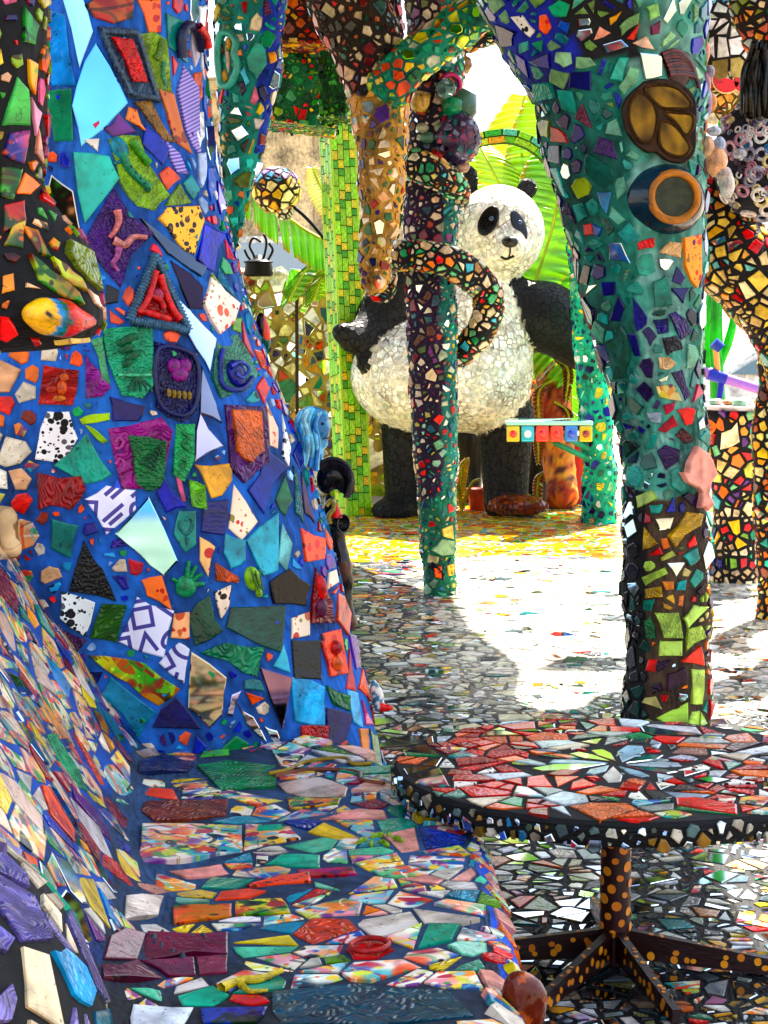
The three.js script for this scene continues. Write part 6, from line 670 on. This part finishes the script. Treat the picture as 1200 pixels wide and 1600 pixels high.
  const pot = (name, label, x, y, d, r, h, hex, mat, earth) => { const b = at(x, y, d); b.y = 0; const t = thing(name, label, 'pot', b); const g = new THREE.LatheGeometry([[0.001, 0], [r * 0.72, 0], [r * 0.94, h * 0.8], [r * 1.05, h * 0.8], [r * 1.08, h], [r * 0.96, h], [r * 0.9, h * 0.86], [0.001, h * 0.86]].map(([a, c]) => new THREE.Vector2(a, c)), 28); g.translate(b.x, 0, b.z); part('pot_body', tint(g, (p) => lin(p.y > h * 0.83 && Math.hypot(p.x - b.x, p.z - b.z) < r * 0.91 ? '2a1c10' : hex)), mat, t); return [t, b, h]; };
  pot('nursery_pot', 'black nursery pot between the pillar and the panda leg', 728, 790, 17.9, 0.19, 0.66, '141416', M.paintedIron); pot('nursery_pot', 'taller black nursery pot right of the panda leg under the glass shelf', 836, 790, 18.0, 0.2, 0.72, '101012', M.paintedIron);
  pot('flower_pot', 'small terracotta pot standing left of the panda leg', 747, 800, 17.0, 0.1, 0.2, 'b8562a', M.t); pot('flower_pot', 'tall terracotta pot behind the peeling banana trunk', 898, 795, 17.7, 0.13, 0.62, 'b0401c', M.t);
  { const d = 16.95, b = ground(722, 800), p = thing('corn_plant', 'thin dry corn plant with yellow strap leaves beside the pillar', 'plant', b); blade(p, A(d, [722, 798], [720, 760], [724, 728], [729, 716]), 0.05, { dir: V(1, 0, 0.2) }, { seed: 51, tears: 2, hex: 'd8b45a' }); blade(p, A(d, [724, 796], [730, 770], [740, 752], [748, 750]), 0.045, { dir: V(0.7, 0.7, 0.2) }, { seed: 52, tears: 2, hex: 'c8a83a' }); blade(p, A(d, [720, 796], [716, 770], [708, 752], [700, 756]), 0.04, { dir: V(0.7, -0.7, 0.2) }, { seed: 53, tears: 2, hex: 'b89a3a' }); }
}
// ---------------------------------------------------------------- right edge: limbs, beaded head, urn, cactus, pipe, car
{
  const dark = (name, label, cat, pts, seed, size, hexes, { grout = '241a14', px = 150, gap = 0.013, spec = 0.12 } = {}) => { const g = limb(pts, { nu: 46, nv: 90, lumps: 0.018, freq: 4, seed, cap: false }); tint(g, grout); const b = pts[pts.length - 1][0], t = thing(name, label, cat, V(b.x, Math.max(0, b.y), b.z)); part('concrete_body', g, M.grout, t); mosaic(t, g, { seed, size, vary: 0.45, gap, split: 0.35, max: px, minPx: 7, jag: 0.08, color: (p, n, r) => r() < spec ? ['f2e0c0', 'p'] : [pick(hexes, r), 'g'] }); return [t, g]; };
  dark('mosaic_branch', 'black grouted arching limb with orange, cream and red tiles, right edge', 'mosaic tree', pxl(9.6, [1130, 250, 40], [1128, 330, 50], [1140, 392, 66], [1180, 440, 62], [1222, 490, 58], [1250, 570, 54], [1262, 680, 50], [1266, 820, 48], [1268, 1040, 52]), 201, 0.062, W('f0b85a e8c890 efd8a8 e8c878 c8301f d83a24 e8a03a 7fb8b0 e0c070 f0dcb0 f0d0a0'));
  dark('mosaic_stump', 'rust and yellow mosaic leg standing on the floor at the right border', 'mosaic stump', pxl(10.8, [1232, 470, 34], [1214, 560, 26], [1204, 650, 24], [1202, 740, 26], [1204, 830, 25], [1206, 900, 22], [1204, 976, 22]), 202, 0.05, W('c8702f e8a83a f2c81f 8a4a2a d8d0a0 5ab0a0 e0902a f0d890 6a3a2a'), { grout: '1c140e' });
  // urn
  { const d = 12.4, b = ground(1150, 908), s = d / FOCAL, c = V(b.x, 0, -d), yy = (y) => Math.max(0, at(1150, y, d).y), prof = [[44, 912], [44, 900], [40, 850], [36, 800], [40, 760], [52, 720], [60, 680], [62, 655], [66, 648], [64, 640], [30, 640], [0.3, 642]], g = new THREE.LatheGeometry(prof.map(([a, y]) => new THREE.Vector2(a * s, yy(y))), 64); g.translate(c.x, 0, c.z); tint(g, '16120f'); const u = thing('mosaic_urn', 'black grouted urn with orange butterfly, cream tile and pebble bands, right side', 'urn', V(c.x, 0, c.z)); part('concrete_body', g, M.grout, u);
    const dense = gridGeo((q, v) => { const i = Math.min(8, Math.floor(v * 8)), f = v * 8 - i, [a0, y0] = prof[i], [a1, y1] = prof[Math.min(i + 1, 8)], a = lerp(a0, a1, f) * s, y = lerp(yy(y0), yy(y1), f); return V(c.x + Math.cos(q * 6.28319) * a, y, c.z - Math.sin(q * 6.28319) * a); }, 70, 60); const hit = hitter(g), bl = [];
    laid(u, hit, 'efe0c0', 'g', [1128, 676, 1152, 660, 1156, 690, 1126, 702], bl); laid(u, hit, 'c84a1f', 'w', [1098, 672, 1120, 678, 1116, 694, 1100, 696], bl);
    { const q = hit(1118, 662), w = (m) => m.map(([x, y]) => new THREE.Vector2((x - 1118) * s, (662 - y) * s)), f = []; for (const pts of [[[1118, 664], [1126, 646], [1132, 648], [1130, 658], [1134, 664], [1128, 672], [1120, 668]], [[1118, 664], [1108, 656], [1101, 658], [1104, 666], [1103, 676], [1112, 676], [1117, 668]]]) { const sh = new THREE.Shape(); sh.setFromPoints(new THREE.SplineCurve(w([...pts, pts[0]])).getPoints(30)); f.push(new THREE.ExtrudeGeometry(sh, { depth: 0.012, bevelEnabled: true, bevelSize: 0.003, bevelThickness: 0.003 })); } const m = merge(f); m.translate(q.P.x, q.P.y, q.P.z + 0.02); part('butterfly', tint(m, 'e8822a'), M.gloss, u); bl.push({ P: q.P, N: q.N, r: 0.07 }); }
    mosaic(u, dense, { seed: 203, size: (p) => { const y = seen(p)[1]; return (y > 800 && y < 820) || (y > 850 && y < 866) || y > 890 ? 0.045 : 0.075; }, maxSize: 0.12, mean: 0.06, vary: 0.35, gap: 0.016, split: 0.25, max: 200, minPx: 7, block: bl, jag: 0.09, color: (p, n, r) => { const y = seen(p)[1]; if ((y > 800 && y < 820) || (y > 850 && y < 866) || y > 890) return [pick(W('e8d0b0 efdcc0 d8b890'), r), 't']; return y > 800 ? [pick(W('2a2a7a d8281f 8ab05a 241f5a f0c02a 3a2a5a 2a8a6a b83a4a'), r), 'g'] : [pick(W('efc88a e8a86a d83a2a 6a3f8a 8fc89a 2aa0b0 e8842a f0d8b0 c8c070'), r), 'g']; } });
    const plate = new THREE.CylinderGeometry(70 * s, 62 * s, 0.03, 40); plate.translate(c.x, yy(640) + 0.016, c.z); part('pale_plate', tint(plate, 'd8d0d8'), M.g, u);
    const r = RNG(77); for (let i = 0; i < 16; i++) { const a = r() * 6.28, q = r() * 50 * s, k = new THREE.SphereGeometry(rr(0.02, 0.05, r), 10, 8); k.scale(1.2, 0.7, 1); k.translate(c.x + Math.cos(a) * q, yy(640) + 0.05, c.z + Math.sin(a) * q); part('shell', tint(k, pick(W('e8d8d0 d8a8a0 9ac0a8 f0ece4 c89a7a a8d0b8'), r)), M.gloss, u); } }
  // beaded head: coils, shells and rings over a grey head, dark plume above
  { const d = 9.3, c = at(1192, 248, d), s = d / FOCAL, g = new THREE.SphereGeometry(1, 60, 44); g.scale(78 * s, 92 * s, 70 * s); { const p = g.attributes.position; for (let i = 0; i < p.count; i++) { const n = 1 + 0.05 * noise(p.getX(i) * 14, p.getY(i) * 14, p.getZ(i) * 14); p.setXYZ(i, p.getX(i) * n + c.x, p.getY(i) * n + c.y, p.getZ(i) * n + c.z); } } g.computeVertexNormals(); tint(g, '2c2a33'); const t = thing('beaded_head', 'grey sculpted head crusted with shells, rings and coils, right edge', 'sculpture', at(1192, 340, d)); part('concrete_body', g, M.grout, t); const hit = hitter(g), r = RNG(210);
    for (let i = 0; i < 130; i++) { const x = rr(1112, 1212, r), y = rr(160, 338, r), q = hit(x, y); if (!q) continue; const w = rr(4, 10, r) * s, k = r(); let m; if (k < 0.4) m = new THREE.TorusGeometry(w, w * 0.35, 7, 16); else if (k < 0.7) { const pts = [...Array(16)].map((_, j) => V(Math.cos(j * 0.8) * w * (1 - j / 18), Math.sin(j * 0.8) * w * (1 - j / 18), j * 0.0008)); m = new THREE.TubeGeometry(new THREE.CatmullRomCurve3(pts), 34, w * 0.2, 6); } else { m = new THREE.SphereGeometry(w * 0.9, 12, 9); m.scale(rr(0.7, 1.4, r), 1, 0.7); } m.applyQuaternion(new THREE.Quaternion().setFromUnitVectors(V(0, 0, 1), q.N)); m.translate(q.P.x + q.N.x * 0.008, q.P.y + q.N.y * 0.008, q.P.z + q.N.z * 0.008); part(k < 0.4 ? 'ring' : k < 0.7 ? 'coil' : 'shell', tint(m, y > 215 && y < 240 && k > 0.5 ? '2f7fa8' : pick(W('c8c4cc e8dcd8 8f8a98 d8b0b8 a8a8b8 5a4a5a d8c8a0 b88a98 f0ece8'), r)), M.gloss, t); }
    for (let i = 0; i < 26; i++) { const x0 = 1160 + i * 2.2, P = [[x0, 190 - r() * 20], [x0 - 2 + r() * 6, 150], [x0 + 2, 110 + r() * 10], [1176 + i * 1.2, 62 + r() * 20]].map(([x, y]) => at(x, y, d - 0.12 - r() * 0.1)); part('plume_strand', tint(new THREE.TubeGeometry(new THREE.CatmullRomCurve3(P), 20, 0.012, 6), pick(W('14110e 1c1814 2a2418'), r)), M.gloss, t); } }
  dark('mosaic_branch', 'mosaic limb with pink, green and blue white tiles joining the roof, top right corner', 'mosaic branch', pxl(10.2, [1260, 150, 34], [1222, 92, 38], [1196, 40, 40], [1180, -30, 44], [1170, -120, 50]), 204, 0.07, W('e88a70 c8d0d0 2f8a5a e0a03a d86a5a 8a9a4a f0d8c8'), { px: 60 });
  { const d = 11.2, c = at(1140, 40, d), s = d / FOCAL, g = gridGeo((u, v) => V(c.x + (u - 0.5) * 120 * s, c.y + (v - 0.5) * 130 * s, c.z - 0.15 * ((u - 0.5) ** 2 + (v - 0.5) ** 2)), 24, 24), t = thing('shard_panel', 'hanging panel of sky blue and mirror shards, sun glare put in as white glaze, between tree and head', 'panel', c); const back = new THREE.BoxGeometry(120 * s, 130 * s, 0.05); back.translate(c.x, c.y, c.z - 0.12); part('panel_back', merge([tint(g, '2a2620'), tint(back, '2a2620')]), M.grout, t); mosaic(t, g, { seed: 205, size: 0.1, vary: 0.4, gap: 0.012, split: 0.4, max: 60, color: (p, n, r) => { const y = seen(p)[1]; return y < 30 ? [pick(W('6fb8e8 8fc8f0 e8f4fa'), r), 'g'] : y < 86 ? ['f6fafc', 'g'] : [pick(W('d8c890 8a7a4a e8e0c0 a89a6a d8d0b0'), r), r() < 0.5 ? 'm' : 'g']; } }); }  // white glaze stands in for blown-out sunlight on the upper shards
  // bright green columnar cactus with watermelon-slice tiles of the panel behind it
  { const d = 13.7, c = ground(1124, 870), t = thing('green_cactus', 'vivid green smooth stemmed plant rising behind the teal tree, right', 'plant', V(at(1118, 600, d).x, 0, -d)); const stem = (pts, name = 'stem') => part(name, tint(limb(pxl(d, ...pts), { nu: 18, nv: 30, lumps: 0.004 }), '2fb81c'), M.g, t); stem([[1130, 868, 12], [1128, 760, 12], [1122, 620, 12], [1118, 500, 11], [1122, 400, 11], [1128, 300, 11], [1132, 200, 11], [1134, 130, 9]]); stem([[1116, 590, 8], [1136, 540, 7], [1146, 500, 6], [1150, 456, 4]], 'side_stem'); stem([[1112, 590, 8], [1106, 540, 7], [1110, 470, 7], [1112, 430, 4]], 'side_stem'); stem([[1134, 140, 5], [1120, 110, 5], [1112, 92, 3]], 'side_stem'); stem([[1114, 94, 4], [1134, 104, 5], [1152, 124, 4], [1164, 142, 3]], 'side_stem'); }
  { const d = 12.6, t = thing('watermelon_plaque', 'clay watermelon slices with cream tiles hanging behind the green plant', 'plaque', at(1140, 150, d)); for (const [x, y, w, a] of [[1134, 124, 20, -0.3], [1162, 128, 16, -0.7]]) { const q = at(x, y, d), s = d / FOCAL, sh = new THREE.Shape(); sh.absarc(0, 0, w * s, Math.PI, 2 * Math.PI); const g = new THREE.ExtrudeGeometry(sh, { depth: 0.03, bevelEnabled: true, bevelSize: 0.004, bevelThickness: 0.004 }); g.rotateZ(a); g.translate(q.x, q.y, q.z); part('slice', tint(g, 'd8241c'), M.gloss, t); const rd = new THREE.TorusGeometry(w * s, 0.012, 8, 20, Math.PI); rd.rotateZ(Math.PI + a); rd.translate(q.x, q.y, q.z + 0.02); part('rind', tint(rd, 'e8d8b0'), M.gloss, t); }
    const b = at(1146, 142, d), g = new THREE.BoxGeometry(0.3, 0.36, 0.05); g.translate(b.x, b.y, b.z - 0.04); part('plaque_back', tint(flat(g), '7a6a3a'), M.grout, t); const f = gridGeo((u, v) => V(b.x + (u - 0.5) * 0.3, b.y + (v - 0.5) * 0.36, b.z - 0.014), 10, 10); mosaic(t, f, { seed: 206, size: 0.06, max: 40, color: (p, n, r) => [pick(W('efd8a0 e8b02a d87a2a f0e4c0'), r), 'g'] }); }
  { const d = 13.4, t = thing('garden_pipe', 'lavender pipe with blue fittings crossing behind the right limb', 'pipe', at(1110, 605, d)); const tube = (a, b, r, hex, name) => { const A = at(...a, d), B = at(...b, d), g = new THREE.CylinderGeometry(r, r, A.distanceTo(B), 18); g.applyQuaternion(new THREE.Quaternion().setFromUnitVectors(V(0, 1, 0), B.clone().sub(A).normalize())); g.translate((A.x + B.x) / 2, (A.y + B.y) / 2, (A.z + B.z) / 2); return part(name, tint(g, hex), M.paintedIron, t); }; tube([1096, 580], [1250, 628], 0.036, 'a07ab8', 'pipe_run'); tube([1106, 583], [1134, 592], 0.045, '2a3f9a', 'coupling'); tube([1128, 590], [1124, 622], 0.022, '1f3a9a', 'valve_stem'); tube([1118, 540], [1122, 590], 0.02, 'd8a070', 'riser'); tube([1115, 535], [1126, 545], 0.04, '2a3f8a', 'valve_cap'); tube([1124, 622], [1122, 860], 0.022, '24408a', 'standpipe'); }
  // white hatchback parked beyond
  { const d = 25, b = at(1125, 660, d); b.y = 0; const t = thing('parked_car', 'white car with sloping windscreen parked far behind the right limb', 'car', b.clone()); const sh = new THREE.Shape(), L = [[-0.4, 0.25], [-0.45, 0.75], [0.5, 0.95], [1.35, 1.48], [2.9, 1.5], [3.6, 1.0], [3.7, 0.3]]; L.forEach(([x, y], i) => i ? sh.lineTo(x, y) : sh.moveTo(x, y)); const g = new THREE.ExtrudeGeometry(sh, { depth: 1.6, bevelEnabled: true, bevelSize: 0.06, bevelThickness: 0.06, bevelSegments: 3 }); g.translate(b.x - 0.5, 0, b.z - 1.7); part('body', tint(g, 'f0f0f0'), M.gloss, t); const w = new THREE.Shape([[0.62, 0.98], [1.38, 1.42], [2.0, 1.43], [2.0, 0.98]].map(([x, y]) => new THREE.Vector2(x, y))), q = new THREE.ExtrudeGeometry(w, { depth: 0.02, bevelEnabled: false }); q.translate(b.x - 0.5, 0, b.z + 0.0); part('window', tint(q, '5a7888'), M.glassTile, t); for (const x of [0.3, 2.9]) { const k = new THREE.CylinderGeometry(0.3, 0.3, 0.2, 28); k.rotateX(Math.PI / 2); k.translate(b.x - 0.5 + x, 0.3, b.z - 0.02); const m = part('wheel', tint(k, '17171a'), M.t, t); const h = new THREE.CylinderGeometry(0.17, 0.17, 0.21, 20); h.rotateX(Math.PI / 2); h.translate(b.x - 0.5 + x, 0.3, b.z - 0.015); part('hub', tint(h, 'b0b4b8'), M.metal, m); } }
}
// ---------------------------------------------------------------- ornaments on the outline of the blue trunk
{
  const ell = (d, list, k = 0.012, cell = 0.006, n = 0) => { const E = list.map(([x, y, a, b, c = a, dd = 0]) => [at(x, y, d + dd), V(a, b, c).multiplyScalar(d / FOCAL)]), bb = new THREE.Box3(); E.forEach(([p, r]) => { bb.expandByPoint(p.clone().add(r)); bb.expandByPoint(p.clone().sub(r)); }); bb.expandByScalar(0.03); return solid((p) => { let f = 9; for (const [c, r] of E) f = smin(f, dEll(p, c, r), k); return f + n * noise(p.x * 60, p.y * 60, p.z * 60); }, bb.min, bb.max, cell); };
  { const d = 5.95, t = thing('lion_head', 'pale blue ceramic lion head in profile facing right on the trunk edge', 'ornament', at(485, 720, d)); const g = ell(d, [[486, 666, 25, 32, 24], [500, 660, 14, 20, 16], [506, 676, 9, 9, 12], [511, 668, 4, 5, 7], [504, 648, 8, 6, 12], [505, 692, 8, 8, 11], [484, 706, 22, 26, 22]]); part('head', tint(g, (p) => lin(noise(p.x * 30, p.y * 30, p.z * 30) > 0.1 ? '7fc4e8' : '4a9ad0')), M.gloss, t); const r = RNG(220);
    for (let i = 0; i < 34; i++) { const a = i / 34, x = 464 + a * 32, P = [[x + 6, 636 + Math.abs(a - 0.5) * 16], [x - 2, 660], [x + 3, 690], [x - 3 + r() * 8, 722 + r() * 14]].map(([u, v]) => at(u, v, d - 0.05 - 0.05 * r())); part('mane_lock', tint(new THREE.TubeGeometry(new THREE.CatmullRomCurve3(P), 22, 0.0065, 6), pick(W('8fd0ee 6ab4e0 b8e4f6 3f8ac8'), r)), M.gloss, t); }
    const hit = hitter(g); relief(t, [blob(hit, 504, 662, 3, 2.5, 0.006, '16283a')], 'eye'); relief(t, [rope(hit, [[502, 684], [508, 684], [511, 682]], 0.002, '1f3a5a')], 'mouth'); }
  { const d = 6.0, t = thing('black_mane', 'glossy black ceramic mane of combed strands below the blue lion', 'ornament', at(528, 775, d)); part('core', tint(ell(d, [[522, 742, 24, 20, 22], [538, 752, 14, 20, 16], [510, 748, 16, 24, 18]]), '101012'), M.gloss, t); const r = RNG(221); for (let i = 0; i < 26; i++) { const P = [[496 + i * 0.6, 726 + i * 0.8], [518 + i * 0.4, 716 + i], [540 + r() * 4, 726 + i], [552 - r() * 6, 746 + i * 0.9], [546 - r() * 8, 772 + r() * 6]].map(([u, v]) => at(u, v, d - 0.06 + i * 0.002)); part('strand', tint(new THREE.TubeGeometry(new THREE.CatmullRomCurve3(P), 22, 0.0065, 6), pick(W('16161a 24242a 3a3a3f 0e0e10'), r)), M.gloss, t); } }
  { const d = 6.0, c = at(534, 818, d), t = thing('spout_cup', 'small black cup set sideways in the trunk edge, mouth outward', 'ornament', c), s = d / FOCAL, g = new THREE.LatheGeometry([[0.1, -26], [10, -26], [13, -10], [15, 4], [13, 4], [10, -8], [0.1, -14]].map(([a, b]) => new THREE.Vector2(a * s, b * s)), 28); g.applyQuaternion(new THREE.Quaternion().setFromUnitVectors(V(0, 1, 0), V(0.75, 0, 0.66).normalize())); g.translate(c.x, c.y, c.z); part('cup', tint(g, '0d1210'), M.gloss, t); const k = new THREE.ConeGeometry(0.02, 0.05, 12), q = at(526, 796, d); k.translate(q.x, q.y, q.z); part('red_bead', tint(k, 'd8381f'), M.gloss, t); }
  { const d = 6.05, t = thing('dark_drip', 'narrow dark ceramic bracket down the right outline of the blue trunk', 'ornament', at(535, 985, d)); part('bracket', tint(limb(pxl(d, [512, 770, 8], [524, 830, 14], [534, 880, 13], [540, 930, 12], [544, 970, 11], [540, 988, 6]), { nu: 18, nv: 40, lumps: 0.01, freq: 12 }), (p) => lin(noise(p.x * 14, p.y * 9, p.z * 14) > 0.2 ? '5a3f34' : '1c1614')), M.gloss, t); part('gold_scroll', tint(new THREE.TubeGeometry(new THREE.CatmullRomCurve3([[510, 790], [518, 782], [522, 794], [514, 806], [516, 818]].map(([x, y]) => at(x, y, d - 0.06))), 24, 0.008, 7), 'a89a5a'), M.gloss, t); }
  { const d = 5.9, t = thing('red_fish', 'little red and white ceramic fish low on the trunk edge', 'ornament', at(592, 1110, d)); part('fish_body', tint(ell(d, [[592, 1092, 8, 20, 9], [602, 1106, 14, 6, 8], [584, 1076, 6, 16, 7]]), (p) => { const s = seen(p); return lin(s[0] > 592 && s[1] > 1098 ? 'c8281c' : noise(p.x * 60, p.y * 60, p.z * 60) > 0 ? 'f0ece4' : '5a8aa0'); }), M.gloss, t); }
  { const d = 6.1, t = thing('orange_bird', 'orange and black ceramic bird head on the upper trunk outline', 'ornament', at(413, 540, d)); part('bird_head', tint(ell(d, [[408, 512, 10, 24, 12], [415, 520, 7, 14, 9], [418, 536, 5, 10, 7]]), (p) => { const s = seen(p); return lin(s[0] > 412 && s[1] < 530 ? 'e8621c' : s[1] > 526 ? '2f6a5a' : '17181c'); }), M.gloss, t); }
  { const d = 5.3, t = thing('clay_face', 'weathered cream clay face with two black cup rims, far left edge', 'ornament', at(10, 890, d)); part('face', tint(ell(d, [[2, 832, 26, 34, 24], [18, 858, 16, 14, 18], [4, 806, 20, 14, 18]], 0.03, 0.008, 0.004), (p) => lin(noise(p.x * 25, p.y * 25, p.z * 25) > 0.15 ? '8a6a4a' : 'd8bc98')), M.t, t); for (const [x, y, a, b] of [[-2, 912, 12, 26], [2, 970, 13, 24]]) { const c = at(x, y, d - 0.1), g = new THREE.TorusGeometry(1, 0.28, 10, 30); g.scale(b * d / FOCAL * 0.9, b * d / FOCAL, b * d / FOCAL); g.rotateY(0.9); g.translate(c.x, c.y, c.z); part('cup_rim', tint(g, '14141a'), M.gloss, t); } }
}
{ // dry leaves blown onto the sunlit floor
  const g = gridGeo((u, v) => { const w = 0.022 * Math.sin(Math.PI * Math.pow(u, 0.8)); return V((u - 0.5) * 0.11, 0.006 + 0.012 * Math.sin(u * 5) ** 2 + 0.25 * Math.abs(v - 0.5) * w, (v - 0.5) * 2 * w); }, 12, 6); tint(g, 'a8782a');
  const spots = [[920, 925], [936, 972], [930, 992], [770, 905], [868, 1030], [612, 940], [1140, 1000]], words = ['nearest the tree', 'a little before the tree', 'left of the tree in the sun', 'by the pillar foot', 'near the shade line', 'in the shade left of the pillar', 'right of the great tree'];
  spots.forEach(([x, y], i) => { const p = ground(x, y, 0.012), r = RNG(i + 500), l = thing('fallen_leaf', 'small dry tan leaf lying on the mosaic floor ' + words[i], 'leaf', p, 'dry leaves fallen on the floor'); const m = new THREE.Mesh(g, M.t); m.name = 'leaf_blade'; m.rotation.y = r() * 6; m.scale.setScalar(rr(0.8, 1.3, r)); l.add(m); });
}
renderer.render(scene, camera);
